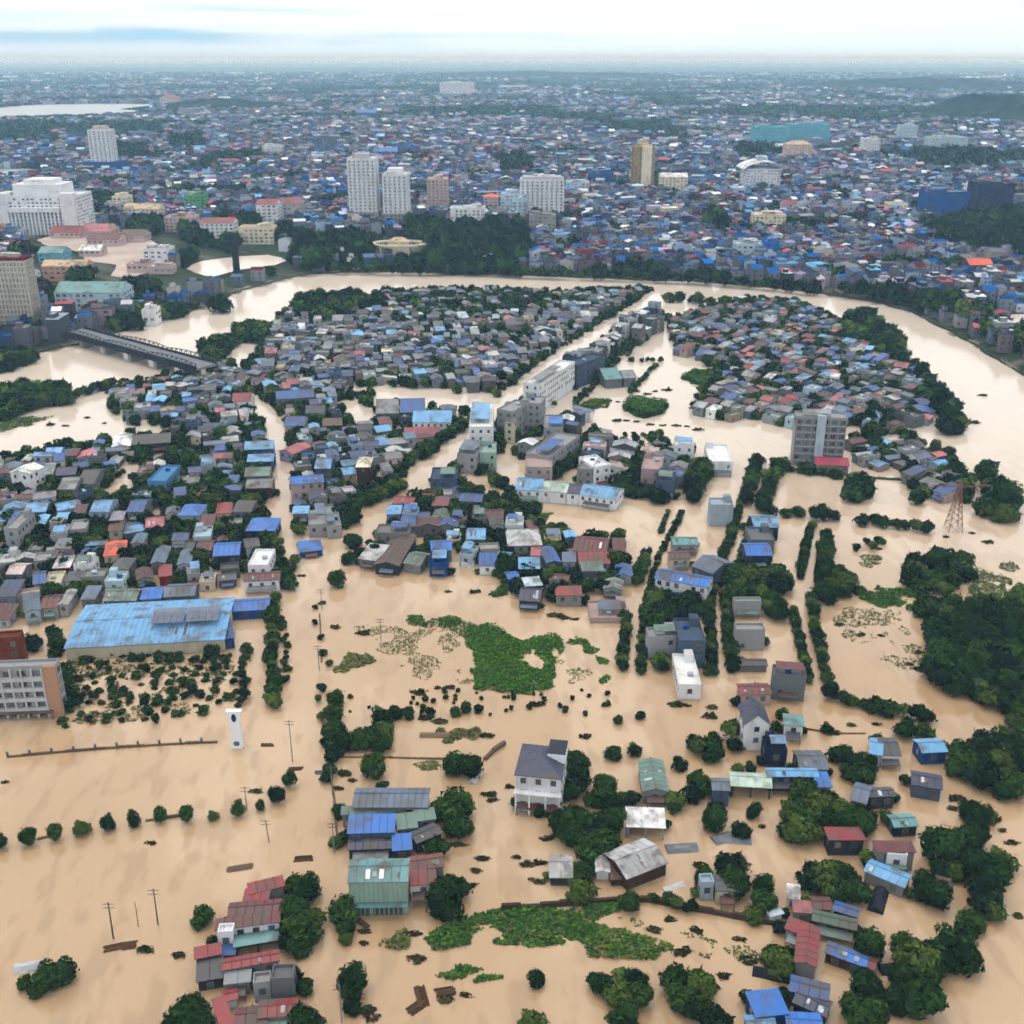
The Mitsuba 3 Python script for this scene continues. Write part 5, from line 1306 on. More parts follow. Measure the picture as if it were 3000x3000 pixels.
tree_patch('e', [(770, 780), (1120, 830), (1240, 900), (1460, 960), (1440, 1040), (1100, 1070), (900, 1170), (790, 1130), (780, 940)], 5.8, 4.8, 'dark tree in the grove above the red roofs at right')
tree_row('d', [(1080, 1080), (1180, 1115), (1330, 1150), (1420, 1180)], 4.0, 2.6, 'bush of the hedge on the dark wall line, lower middle')
# orchard in the flooded square below the warehouse
OR = 'orchard shrubs in the flooded square'
p = Polygon(sites('h', [(470, 700), (1860, 660), (1860, 1080), (1300, 1190), (460, 1250)])).buffer(0)
x0, y0, x1, y1 = p.bounds
for yy in np.arange(y0, y1, 3.7):
    for xx in np.arange(x0, x1, 3.5):
        q = (xx + R.uniform(-1.2, 1.2), yy + R.uniform(-1.0, 1.0))
        if p.contains(Point(q)) and R.random() < 0.8:
            tree(q[0], q[1], R.uniform(0.9, 1.9), R.uniform(0.6, 1.1), -0.5, 'dark shrub standing in the flooded orchard below the sky-blue warehouse', OR, 'shrub')
tree_row('h', [(1830, 720), (1840, 1060)], 3.4, 1.7, 'dark shrub standing in the flooded orchard below the sky-blue warehouse', OR, kind='shrub')
tree_row('h', [(480, 780), (500, 980), (490, 1100)], 3.2, 2.2, 'dark shrub standing in the flooded orchard below the sky-blue warehouse', OR, kind='shrub')
tree_row('h', [(430, 520), (430, 700)], 4.0, 3.2, 'dark tree at the left end of the sky-blue warehouse')
# tall thin drowned saplings below the bright mat
for q in range(46):
    w = site('E', 1320 + 1000 * R.random() * 0.98, 30 + 95 * R.random())
    tree(w[0], w[1], R.uniform(0.5, 1.0), 1.4, -0.6, 'thin drowned sapling below the bright green mat', 'drowned saplings in the middle', 'sapling')
# river banks
NB = 'dark tree along the river edge of the drowned quarter'
tree_patch('C', [(-40, 190), (100, 170), (230, 160), (260, 200), (200, 220), (60, 260), (-40, 300)], 6.5, 5.5, 'dark tree on the near river bank at the left')
tree_row('C', [(300, 190), (360, 170), (430, 150)], 6, 5.0, 'dark tree on the near river bank at the left')
tree_row('C', [(470, 180), (560, 165), (680, 170)], 7, 4.6, 'dark tree at the river above the left quarter')
tree_row('C', [(20, 450), (110, 430), (240, 410), (330, 390)], 6, 4.2, 'dark tree between the flooded bay and the left quarter')
tree_patch('C', [(740, 30), (870, -40), (900, -10), (860, 40), (790, 70)], 7, 6.0, 'big tree on the islet by the bridge end')
tree_patch('C', [(880, -60), (1010, -70), (1020, -20), (930, 0)], 7, 6.5, 'big tree on the islet by the bridge end')
tree_patch('P', [(560, 560), (620, 556), (720, 556), (730, 578), (620, 600), (550, 600)], 8, 6.5, NB)
tree_patch('P', [(740, 558), (900, 548), (1040, 555), (1120, 560), (1020, 580), (860, 600), (760, 585)], 8.5, 6.5, NB, keep=0.6, hf=0.8)
tree_row('P', [(520, 604), (570, 574), (700, 556), (880, 548), (1060, 555), (1180, 556)], 8, 4.6, NB, hf=0.85)
tree_row('P', [(1260, 560), (1400, 570), (1500, 570)], 12, 6.0, NB)
tree_patch('P', [(1595, 600), (1640, 590), (1700, 630), (1720, 670), (1690, 690), (1640, 650), (1600, 640)], 8, 7, 'dark tree in the riverside wood, upper right')
tree_patch('n', [(1220, 50), (1330, 60), (1400, 200), (1530, 270), (1500, 330), (1620, 480), (1610, 560), (1420, 540), (1420, 330), (1280, 270)], 7, 6.0, 'dark tree in the riverside wood, upper right')
tree_patch('n', [(860, 450), (930, 440), (1000, 640), (1020, 730), (940, 740), (870, 650)], 6, 5.2, 'dark tree right of the tall apartment block')
tree_patch('n', [(1700, 790), (1820, 780), (1860, 900), (1932, 960), (1990, 1100), (1990, 1210), (1760, 1190), (1740, 1100), (1820, 1040), (1760, 880)], 7, 6.0, 'dark tree on the islet in the river at the right')
tree_row('n', [(1580, 830), (1620, 960), (1660, 1050)], 7, 4.6, 'dark tree at the river tip of the right quarter')
tree_row('n', [(1420, 650), (1520, 760)], 7, 4.6, 'dark tree at the river tip of the right quarter')
tree_row('n', [(1240, 1060), (1320, 960)], 7, 4.0, 'dark tree at the river tip of the right quarter')
tree_patch('i', [(1280, 100), (1430, 60), (1500, 200), (1400, 330), (1290, 380), (1260, 200)], 6.2, 5.4, 'dark tree in the grove at the heart of the left quarter')
tree_patch('i', [(1480, 380), (1700, 350), (1720, 500), (1600, 640), (1440, 560)], 6.2, 5.4, 'dark tree in the grove at the heart of the left quarter')
tree_patch('i', [(480, 840), (640, 810), (800, 800), (760, 870), (560, 920), (360, 920), (150, 900), (140, 870)], 5.4, 4.2, 'dark tree of the long hedge above the orange roof')
tree_patch('i', [(1080, 780), (1280, 760), (1300, 850), (1120, 880)], 5.0, 4.2, 'dark tree of the hedge right of the orange roof')
tree_patch('i', [(1610, 750), (1740, 740), (1750, 830), (1610, 830)], 4.6, 3.4, 'bright green tree left of the vivid blue roof')
tree_patch('D', [(1480, 830), (1540, 800), (1720, 810), (1740, 870), (1650, 940), (1490, 900)], 6.4, 4.6, 'dark tree in the scrub above the great wood', keep=0.8)
tree_patch('p', [(-30, 880), (280, 840), (330, 870), (60, 960), (-30, 1000)], 7.5, 5.5, 'dark tree on the far bank below the cream tower')
tree_patch('p', [(660, 540), (900, 470), (950, 330), (1180, 350), (1300, 440), (1500, 480), (1330, 560), (1050, 640), (840, 650)], 8, 7.0, 'dark tree of the wooded bank right of the bridge')
tree_patch('p', [(280, 300), (400, 380), (480, 450), (300, 480)], 8, 6, 'dark tree behind the cream tower')
LZ = LAND_Z
tree_patch('A', [(1090, 960), (1200, 900), (1400, 895), (1400, 930), (1380, 985), (1130, 1000)], 11, 9.0, 'dark tree of the riverside park on the far bank', z=LZ)
tree_patch('A', [(1610, 930), (1640, 880), (1760, 850), (1990, 850), (1990, 1010), (1640, 1010), (1600, 980)], 11, 9.0, 'dark tree of the riverside park on the far bank', z=LZ, keep=0.85)
tree_patch('A', [(1540, 830), (1700, 850), (1640, 900), (1540, 890)], 11, 8.0, 'dark tree of the riverside park on the far bank', z=LZ)
FB = 'dark tree lining the far river bank'
tree_row('P', [(600, 505), (760, 508), (900, 510), (1050, 516), (1200, 521), (1300, 524), (1400, 532), (1480, 540), (1560, 548)], 9, 6.5, FB, z=LZ)
tree_patch('P', [(1560, 545), (1660, 555), (1740, 580), (1830, 610), (1932, 660), (1990, 700), (1990, 640), (1880, 590), (1760, 555), (1660, 545)], 11, 8.0, FB, z=LZ, keep=0.9)
tree_patch('B', [(1560, 860), (1700, 820), (1960, 800), (1990, 900), (1990, 1000), (1800, 960), (1620, 940)], 12, 9.5, 'dark tree of the park at the right edge beyond the river', z=LZ, keep=0.8)
for pts in ([(300, 780), (420, 790), (440, 830), (320, 820)], [(470, 840), (600, 830), (620, 870), (500, 890)], [(680, 860), (740, 845), (780, 890), (820, 930), (700, 910)], [(880, 830), (970, 820), (980, 870), (900, 880)], [(655, 960), (740, 955), (745, 1000), (665, 1010)],
            [(260, 1020), (340, 1015), (345, 1060), (270, 1070)], [(820, 905), (900, 900), (890, 950), (830, 940)], [(1040, 870), (1130, 850), (1150, 900), (1060, 920)], [(30, 930), (120, 930), (120, 970), (40, 980)]):
    tree_patch('A', pts, 10, 7.5, 'dark tree between the halls of the far left bank', z=LZ)
for pts, k_ in (([(430, 560), (560, 550), (560, 600), (440, 610)], .9), ([(640, 520), (760, 515), (770, 555), (640, 560)], .9), ([(1880, 600), (1990, 590), (1990, 650), (1890, 655)], .9), ([(700, 455), (850, 400), (900, 440), (760, 480)], .8), ([(1500, 350), (1720, 380), (1680, 420), (1480, 400)], .5)):
    tree_patch('A', pts, 14, 10, 'far dark tree grove in the city', z=LZ, keep=k_)
for pts, k_ in (([(-30, 610), (60, 610), (80, 650), (-30, 660)], .9), ([(850, 560), (1020, 560), (1020, 590), (860, 595)], .9), ([(1500, 580), (1820, 575), (1830, 640), (1540, 630)], .7), ([(720, 820), (810, 820), (800, 870), (730, 870)], .8)):
    tree_patch('B', pts, 14, 10, 'far dark tree grove in the city', z=LZ, keep=k_)

# parks keep the far houses off
parks = []
for args in ([(1090, 960), (1200, 900), (1400, 895), (1400, 930), (1380, 985), (1130, 1000)], [(1380, 985), (1390, 900), (1620, 900), (1620, 990)], [(1610, 930), (1640, 880), (1760, 850), (1990, 850), (1990, 1010), (1640, 1010)], [(1540, 830), (1700, 850), (1640, 900), (1540, 890)],
             [(640, 860), (1040, 860), (1060, 1000), (640, 1010)], [(100, 880), (640, 850), (640, 1010), (440, 1090), (140, 1060)], [(190, 1060), (480, 1040), (1080, 990), (1090, 1030), (330, 1200), (190, 1200)]):
    parks.append(Polygon(sites('A', args)))
parks.append(Polygon(sites('B', [(1560, 860), (1700, 820), (1990, 800), (1990, 1000), (1800, 960), (1620, 940)])))

# ------------------------------------------------------------------ the drowned quarters: houses in rows
DIST = [  # polygon (sheet P), row direction (two points), cell width, cell depth, share built, storeys, palette, name of the quarter
    ([(520, 610), (560, 575), (700, 555), (900, 548), (1060, 555), (1240, 548), (1180, 600), (1040, 682), (945, 745), (850, 725), (700, 728), (560, 720), (480, 700)], ((600, 650), (900, 640)), 6.6, 13, 0.56, (4, 9), 'cool'),
    ([(1270, 600), (1400, 565), (1500, 572), (1590, 610), (1640, 660), (1720, 690), (1760, 760), (1740, 800), (1610, 800), (1500, 800), (1410, 785), (1320, 775), (1350, 735), (1370, 690), (1280, 660)], ((1300, 650), (1700, 740)), 6.8, 12, 0.72, (4, 8), 'warm'),
    ([(1610, 835), (1690, 820), (1770, 850), (1820, 910), (1790, 940), (1730, 925), (1700, 880), (1620, 870)], ((1620, 835), (1800, 920)), 7.0, 12, 0.8, (3.5, 6.5), 'blue'),
    ([(210, 735), (330, 705), (470, 745), (515, 830), (525, 960), (525, 1060), (440, 1090), (330, 1100), (180, 1120), (60, 1160), (-20, 1170), (-20, 870), (110, 850), (210, 830), (330, 830), (330, 800), (230, 790)], ((60, 980), (480, 960)), 7.4, 12, 0.5, (4, 8), 'blue'),
    ([(480, 745), (540, 705), (690, 745), (690, 770), (800, 775), (880, 770), (820, 860), (720, 940), (640, 995), (565, 1005), (545, 900), (530, 810)], ((560, 850), (700, 840)), 7.0, 12, 0.74, (4, 8), 'blue'),
    ([(345, 690), (420, 690), (520, 700), (480, 740), (340, 735)], ((345, 690), (480, 730)), 7, 12, 0.8, (4, 8), 'cool'),
    ([(860, 880), (900, 880), (960, 940), (1000, 985), (1080, 1010), (1170, 1030), (1180, 1100), (1100, 1120), (990, 1120), (920, 1060), (860, 1055), (690, 1060), (720, 980), (790, 920)], ((720, 1020), (1160, 1040)), 7.2, 12, 0.62, (4, 7), 'mixed'),
    ([(860, 850), (900, 795), (960, 760), (1060, 680), (1200, 600), (1240, 590), (1240, 620), (1100, 720), (1000, 790), (940, 850), (900, 880)], ((900, 830), (1200, 610)), 7, 13, 0.75, (7, 13), 'pale'),
    ([(980, 860), (1060, 790), (1110, 780), (1050, 850), (1010, 890)], ((990, 870), (1090, 790)), 7.4, 13, 0.8, (6, 9), 'pale'),
    ([(1100, 860), (1130, 830), (1180, 850), (1170, 900), (1100, 890)], ((1100, 860), (1130, 830)), 7.4, 13, 0.8, (6, 9), 'pale'),
    ([(1200, 880), (1230, 840), (1290, 850), (1290, 910), (1240, 920)], ((1200, 880), (1230, 840)), 7.4, 13, 0.8, (5, 8), 'pale')]
COL = dict(cool=dict(grey_blue=7, grey=4, light_grey=1.5, blue=4, dark_grey=4, maroon=1, pale_blue=1, pink=1, light_blue=1, navy=2), warm=dict(grey_blue=3, blue=4, maroon=4, pink=2, grey=3, light_blue=2, dark_grey=2, light_grey=2, red=1),
           blue=dict(blue=5, light_blue=4, grey_blue=5, grey=3, navy=2, maroon=2, light_grey=2, dark_grey=2, pink=1), mixed=dict(grey_blue=4, maroon=3, red=2, blue=4, grey=3, light_blue=2, green_grey=1, dark_grey=2),
           pale=dict(light_grey=5, grey_blue=4, grey=3, light_blue=3, pale_pink=2, blue=2, white=2, dark_grey=1))
WALLS = ['light_grey', 'white', 'pale_pink', 'cream', 'concrete', 'pale_blue', 'grey_blue', 'grey', 'light_grey', 'pale_blue']
lanes = [LineString(sites(c, pts)).buffer(wd / 2) for c, pts, wd in [
    ('C', [(940, 210), (1020, 290), (1050, 380), (1062, 500), (1065, 600), (1050, 660), (1080, 840)], 10), ('P', [(1270, 538), (1040, 690), (960, 755), (880, 830), (800, 900), (690, 990), (620, 1060), (570, 1110)], 16),
    ('P', [(1240, 640), (1120, 720), (1040, 780)], 7), ('P', [(1260, 680), (1190, 750)], 7), ('C', [(640, 380), (620, 460), (520, 470), (420, 600)], 6), ('C', [(0, 600), (200, 560), (460, 580)], 4), ('C', [(430, 640), (780, 650), (1050, 640)], 5),
    ('P', [(700, 735), (900, 752), (960, 755)], 14), ('P', [(660, 760), (690, 800)], 12), ('P', [(1250, 790), (1480, 830)], 16), ('P', [(1350, 720), (1500, 745)], 5), ('P', [(880, 900), (980, 960)], 8)]]
from shapely.ops import unary_union
from shapely.prepared import prep
blocked = unary_union(taken + lanes)
pblocked = prep(blocked)
tree_pts = np.array([(t[0], t[1], t[2]) for t in trees])
fill = []
yard_trees = []


def pick(w):
    return R.choices(list(w), list(w.values()))[0]


for pts, (pa, pb), cw, cd, share, (h0, h1), pal in DIST:
    P0 = Polygon(sites('P', pts, 3.0)).buffer(0)
    a, b = site('P', *pa), site('P', *pb)
    rot = math.atan2(*(b - a)[::-1])
    c, s = math.cos(rot), math.sin(rot)
    ctr = np.array(P0.centroid.coords[0])
    Rr = max(P0.bounds[2] - P0.bounds[0], P0.bounds[3] - P0.bounds[1])
    v = -Rr
    row = 0
    while v < Rr:
        u = -Rr
        while u < Rr:
            w = cw * R.uniform(0.42, 1.05)
            d = cd * R.uniform(0.4, 0.8)
            bend = 6 * math.sin(u * 0.02 + v * 0.013)
            x, y = ctr[0] + c * (u + w / 2) - s * (v + bend), ctr[1] + s * (u + w / 2) + c * (v + bend)
            u += w + R.choice((0.05, 0.1, 0.3, 1.4))
            if not P0.contains(Point(x, y)):
                continue
            r2 = rot + 0.02 * math.cos(u * 0.02) * 6 + R.gauss(0, 0.1) + (PI / 2 if R.random() < 0.15 else 0)
            near_tree = np.min((tree_pts[:, 0] - x) ** 2 + (tree_pts[:, 1] - y) ** 2 - (tree_pts[:, 2] * 0.7) ** 2) < 4
            fp = footprint(x, y, w, d, r2, 0.2)
            free = not pblocked.intersects(fp)
            if near_tree or not free or R.random() > share + 0.08 + 0.25 * (meshkit.noise(np.array([x * 0.02, y * 0.02, 3.0])) - 0.5):
                if not pblocked.contains(Point(x, y)) and R.random() < 0.8:
                    yard_trees.append((x + R.uniform(-2, 2), y + R.uniform(-3, 3), R.uniform(1.6, 4.2)))
                continue
            kind = R.choices(['gx', 'gy', 'flat', 'hip', 'shed'], [4, 2.2, 3.4 if pal != 'pale' else 7, 1.2, 1.2])[0]
            fill.append([x, y, w, d, r2, R.uniform(h0, h1) * (0.72 if pal != 'pale' else 0.9), kind, pick(COL[pal]), R.choice(WALLS)])
            if R.random() < 0.25:
                yard_trees.append((x + R.uniform(-w, w), y - d * 0.6, R.uniform(1.2, 2.8)))
        v += cd * (0.68 if row % 2 else 0.86)
        row += 1
from shapely.strtree import STRtree
for pts, (pa, pb), cw, cd, share, (h0, h1), pal in DIST:          # a second pass fills the gaps with smaller houses
    P0 = Polygon(sites('P', pts, 3.0)).buffer(0)
    a, b = site('P', *pa), site('P', *pb)
    rot = math.atan2(*(b - a)[::-1])
    x0, y0, x1, y1 = P0.bounds
    have = [footprint(*f[:5], 0.15) for f in fill]
    tr = STRtree(have)
    new = []
    for q in range(int((x1 - x0) * (y1 - y0) / 16)):
        x, y = R.uniform(x0, x1), R.uniform(y0, y1)
        w, d = R.uniform(3.6, 6.5), R.uniform(4.5, 9)
        if not P0.contains(Point(x, y)) or np.min((tree_pts[:, 0] - x) ** 2 + (tree_pts[:, 1] - y) ** 2 - (tree_pts[:, 2] * 0.6) ** 2) < 2:
            continue
        fp = footprint(x, y, w, d, rot, 0.25)
        if pblocked.intersects(fp) or len(tr.query(fp, 'intersects')) or any(n.intersects(fp) for n in new):
            continue
        new.append(fp)
        fill.append([x, y, w, d, rot + R.gauss(0, 0.1), R.uniform(h0, h1) * (0.62 if pal != 'pale' else 0.8), R.choices(['gx', 'gy', 'flat', 'hip', 'shed'], [4, 2, 2.5, 1, 2])[0], pick(COL[pal]), R.choice(WALLS)])
all_fp = unary_union([footprint(*f[:5], 0.3) for f in fill] + [blocked])
pall = prep(all_fp)
for pts, *_ in DIST:
    P0 = Polygon(sites('P', pts)).buffer(3)
    x0, y0, x1, y1 = P0.bounds
    for q in range(int((x1 - x0) * (y1 - y0) / 16)):
        x, y = R.uniform(x0, x1), R.uniform(y0, y1)
        if P0.contains(Point(x, y)) and not pall.contains(Point(x, y)):
            yard_trees.append((x, y, R.uniform(1.2, 3.4)))
fill.sort(key=lambda f: -(f[2] * f[5] + 0.5 * f[2] * f[3]) / (f[0] ** 2 + f[1] ** 2))
N_IND = max(0, 296 - sum(labels[h[0]].get('category') in ('house', 'row house') for h in heroes))
LAND_MARKS = {}
for short, start in [('the wide vivid blue roof', 'wide vivid'), ('the bright orange roof', 'bright orange hipped'), ('the sky-blue warehouse', 'very large sky'), ('the crimson canopy', 'crimson canopy'), ('the tall apartment block', 'tall grey-blue apartment'),
                     ('the white terrace', 'sky-blue left'), ('the long charcoal roof', 'long charcoal'), ('the road bridge', 'grey road'), ('the blue-decked white row', 'long white row with a blue'), ('the cream domed house', 'cream domed'), ('the dark arched roof', 'dark arched'),
                     ('the white gabled house', 'white gabled'), ('the pale hipped roof', 'large pale grey hipped'), ('the dark teal roof', 'dark teal roof on'), ('the plain white cube', 'plain white cube'), ('the domed blue roof', 'domed bright'), ('the large blue gable', 'large blue gable'),
                     ('the grey-brown gable', 'long grey-brown'), ('the pinkish hall', 'blue-roofed pinkish'), ('the sky-blue decked white row', 'long white row with a sky'), ('the red annex', 'low dark red annex')]:
    for h in heroes:
        if h[7].startswith(start):
            LAND_MARKS[short] = (h[1], h[2])
LAND_MARKS['the road bridge'] = tuple(site('p', 1400, 930))
ORD = ['nearest', 'second nearest', 'third nearest', 'fourth nearest', 'fifth nearest', 'sixth nearest', 'seventh nearest', 'eighth nearest', 'ninth nearest', 'tenth nearest', 'eleventh nearest', 'twelfth nearest', 'thirteenth nearest', 'fourteenth nearest', 'fifteenth nearest'] + ['outlying'] * 99
KW = dict(gx='gable-roofed', gy='narrow-fronted gabled', flat='flat-decked', hip='hip-roofed', shed='lean-to roofed')
CW = {k: k.replace('_', ' ') for k in PAL}
CW.update(grey_blue='slate blue', pale_blue='ice blue')
byname = {}
for f in fill[:N_IND]:
    x, y, w, d, rot, h, kind, rc, wc = f
    key = name('house')
    house(key, x, y, w, d, rot, h, kind, vary(PAL[rc], 0.15) * R.uniform(0.7, 1.25), vary(PAL[wc], 0.1) * R.choice((0.35, 0.5, 0.6, 0.75, 0.95)), winkw=dict(most=14))
    mk = min(LAND_MARKS, key=lambda k: math.hypot(LAND_MARKS[k][0] - x, (LAND_MARKS[k][1] - y) * 0.8))
    dx, dy = x - LAND_MARKS[mk][0], (y - LAND_MARKS[mk][1]) * 0.6
    rel = ('right of' if dx > 0 else 'left of') if abs(dx) > abs(dy) else ('behind' if dy > 0 else 'in front of')
    byname.setdefault((rc, kind, rel, mk), []).append((math.hypot(dx, dy), key))
for (rc, kind, rel, mk), l in byname.items():
    for k, (dd, key) in enumerate(sorted(l)):
        tag(key, f'{CW[rc]} {KW[kind]} house, {ORD[k]} {rel} {mk}', 'house')

for (key, hx, hy, hw, hd, hrot, hh, lb) in heroes:
    if hy < 420 and hh < 9 and labels[key].get('category') in ('house', 'shed'):
        for q in range(2 if hx > -20 else 1):
            fr = frame(hx, hy, hrot)
            sd = R.choice('lrbb')
            e = R.uniform(1.0, 2.2)
            px, py = {'l': (-hw / 2 - e * .7, R.uniform(-.4, .5) * hd), 'r': (hw / 2 + e * .7, R.uniform(-.4, .5) * hd), 'b': (R.uniform(-.5, .5) * hw, hd / 2 + e * .7)}[sd]
            wx, wy, _ = fr(px, py, 0)
            if not any(t.contains(Point(wx, wy)) for t in taken):
                yard_trees.append((wx, wy, e))
smw, smr, smg = MB(), MB(), MB()
for f in fill[N_IND:]:
    x, y, w, d, rot, h, kind, rc, wc = f
    fr = frame(x, y, rot)
    wl, rl = vary(PAL[wc], 0.14) * R.choice((0.3, 0.4, 0.5, 0.65, 0.95)), vary(PAL[rc], 0.14) * R.uniform(0.6, 1.3)
    smw.box(fr, -w / 2, w / 2, -d / 2, d / 2, -1, h - 0.02, wl)
    span = d if kind in ('gx', 'shed') else w
    make_roof(smr, fr, w, d, h, kind, span * R.uniform(0.13, 0.24), rl, 1, False, smw, wl)
    if kind == 'flat' and R.random() < 0.7:
        tank(smr, fr, R.uniform(-w / 5, w / 5), R.uniform(-d / 5, d / 4), h)
    for sd in facing(fr, w, d)[:2]:
        for u, zc, a, b in window_spots(w, d, h, sd):
            if R.random() < 0.7:
                pane_box(smg, fr, w, d, sd, u, zc, a, b, R.choice(GLASSES))
smw.build('crowded_houses__wall', 'm_wall')
smr.build('crowded_houses__roof', 'm_roof')
smg.build('crowded_houses__window', 'm_glass')
for q in ('', '__wall', '__roof', '__window'):
    labels['crowded_houses' + q] = {'kind': 'stuff'}
tag('crowded_houses', 'smaller crowded houses of the flooded quarters inside the river bend', 'houses')
for x, y, r in yard_trees:
    trees.append((x, y, r, 1.1, 0, 'dark tree squeezed between the flooded houses', 'yard trees between the flooded houses', None))

# ------------------------------------------------------------------ the city beyond the river
def city(N_rings):
    g = np.random.default_rng(77)
    xs, ys, ws, ds, hs, rots = [], [], [], [], [], []
    for y0, y1, sp in N_rings:
        nx = int(2 * 0.56 * y1 / sp)
        ny = int((y1 - y0) / sp)
        X, Y = np.meshgrid((np.arange(nx) - nx / 2) * sp, y0 + np.arange(ny) * sp)
        X, Y = X.ravel(), Y.ravel()
        ang = 1.9 * (meshkit.fbm(np.stack([X * 0.0016, Y * 0.0016, X * 0], -1), 2, 4) - 0.5)
        c, s = np.cos(ang), np.sin(ang)
        X = X + g.uniform(-0.42, 0.42, len(X)) * sp
        Y = Y + g.uniform(-0.42, 0.42, len(X)) * sp
        m = np.abs(X) < 0.56 * Y + 60
        xs.append(X[m]); ys.append(Y[m]); rots.append(ang[m] + g.normal(0, 0.1, m.sum()) + (g.random(m.sum()) < 0.3) * PI / 2)
        big = g.random(m.sum()) < 0.07
        ws.append(np.where(big, sp * g.uniform(1.0, 1.7, m.sum()), np.minimum(sp, 15 + sp * 0.2) * g.uniform(0.48, 0.85, m.sum())))
        ds.append(np.minimum(sp, 15 + sp * 0.2) * g.uniform(0.65, 1.2, m.sum()))
        hs.append(np.where(big, g.uniform(5, 14, m.sum()), g.uniform(5, 12.5, m.sum())))
    return [np.concatenate(a) for a in (xs, ys, ws, ds, hs, rots)] + [g]


X, Y, W_, D_, H_, RO, g = city([(520, 1300, 11.0), (1300, 2000, 13.5), (2000, 3200, 20), (3200, 6000, 36), (6000, 13000, 95)])
pt = shapely.points(X, Y)
inside = shapely.contains(land_poly.buffer(-9), pt)
no = unary_union([t for t in taken] + pools + parks)
inside &= ~shapely.intersects(no.buffer(5), pt)
dens = meshkit.fbm(np.stack([X * 0.0032, Y * 0.0021, X * 0], -1), 4, 9)
lo = np.interp(Y, [800, 1500, 2500, 4500, 9000], [0.33, 0.35, 0.41, 0.49, 0.54]) + 0.02 * (X < -0.3 * Y) - 0.02
built = inside & (dens > lo - 0.02 + g.uniform(-0.05, 0.05, len(X)))
green = inside & ~built
fine = meshkit.fbm(np.stack([X * 0.02, Y * 0.02, X * 0], -1), 3, 31)
green |= built & (fine > 0.655)
built &= ~(fine > 0.655)
chips_r = np.array([PAL[k] for k in ('grey_blue', 'grey', 'dark_grey', 'blue', 'light_grey', 'maroon', 'pink', 'light_blue', 'navy', 'white', 'concrete', 'grey', 'grey_blue', 'dark_grey', 'maroon', 'grey_blue', 'blue', 'dark_grey', 'pale_blue', 'blue', 'navy', 'bright_blue', 'lilac')])
chips_w = np.array([PAL[k] for k in ('light_grey', 'pale_pink', 'concrete', 'grey', 'pale_blue', 'white', 'cream', 'grey', 'light_grey', 'grey_blue')])
x, y, w, d, h, ro = (a[built] for a in (X, Y, W_, D_, H_, RO))
n = len(x)
rc = chips_r[g.integers(0, len(chips_r), n)] * g.uniform(0.45, 1.3, (n, 1))
wc = chips_w[g.integers(0, len(chips_w), n)] * (0.25 + 0.75 * g.random((n, 1)) ** 1.8) * np.array([0.90, 0.93, 1.08])
cs, sn = np.cos(ro), np.sin(ro)


def corner(i, j, zz, kx=0.5, ky=0.5):
    return np.stack([x + cs * i * kx * w - sn * j * ky * d, y + sn * i * kx * w + cs * j * ky * d, zz], -1)


def quads(q, col):
    """q: list of (n, 4, 3) arrays; col: list of (n, 3)."""
    V = np.concatenate(q).reshape(-1, 3)
    C = np.repeat(np.concatenate(col), 4, 0)
    m = len(V) // 4
    k = np.arange(m)[:, None] * 4
    F = np.concatenate([k + [0, 1, 2], k + [0, 2, 3]])
    return V, F, np.clip(C, 0.005, 0.85)


z0 = np.full(n, LAND_Z - 1)
zt = LAND_Z + h
fade = np.clip((y - 1500) / 3500, 0, 0.4)[:, None]  # roofs turn greyer and bluer with distance: aerial haze put into their colour
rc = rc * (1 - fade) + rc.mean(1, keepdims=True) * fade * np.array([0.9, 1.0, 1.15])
pq, pc = [], []
for (a, b) in (((-1, -1), (1, -1)), ((1, -1), (1, 1)), ((1, 1), (-1, 1)), ((-1, 1), (-1, -1))):
    pq.append(np.stack([corner(*a, z0), corner(*b, z0), corner(*b, zt), corner(*a, zt)], 1))
    pc.append(wc)
put('distant_houses__wall', *quads(pq, pc), 'm_plain')
gab = g.random(n) < 0.55
rh = np.where(gab, d * g.uniform(0.12, 0.22, n), 0.0)
zr = zt + rh + 0.05
pq = [np.stack([corner(-1, -1, zt, .53, .53), corner(1, -1, zt, .53, .53), corner(1, 0, zr, .53, .53), corner(-1, 0, zr, .53, .53)], 1),
      np.stack([corner(1, 1, zt, .53, .53), corner(-1, 1, zt, .53, .53), corner(-1, 0, zr, .53, .53), corner(1, 0, zr, .53, .53)], 1)]
for s in (-1, 1):
    pq.append(np.stack([corner(s, -1, zt, .5, .5), corner(s, 1, zt, .5, .5), corner(s, 0, zr, .5, .5), corner(s, 0, zr, .5, .5)], 1))
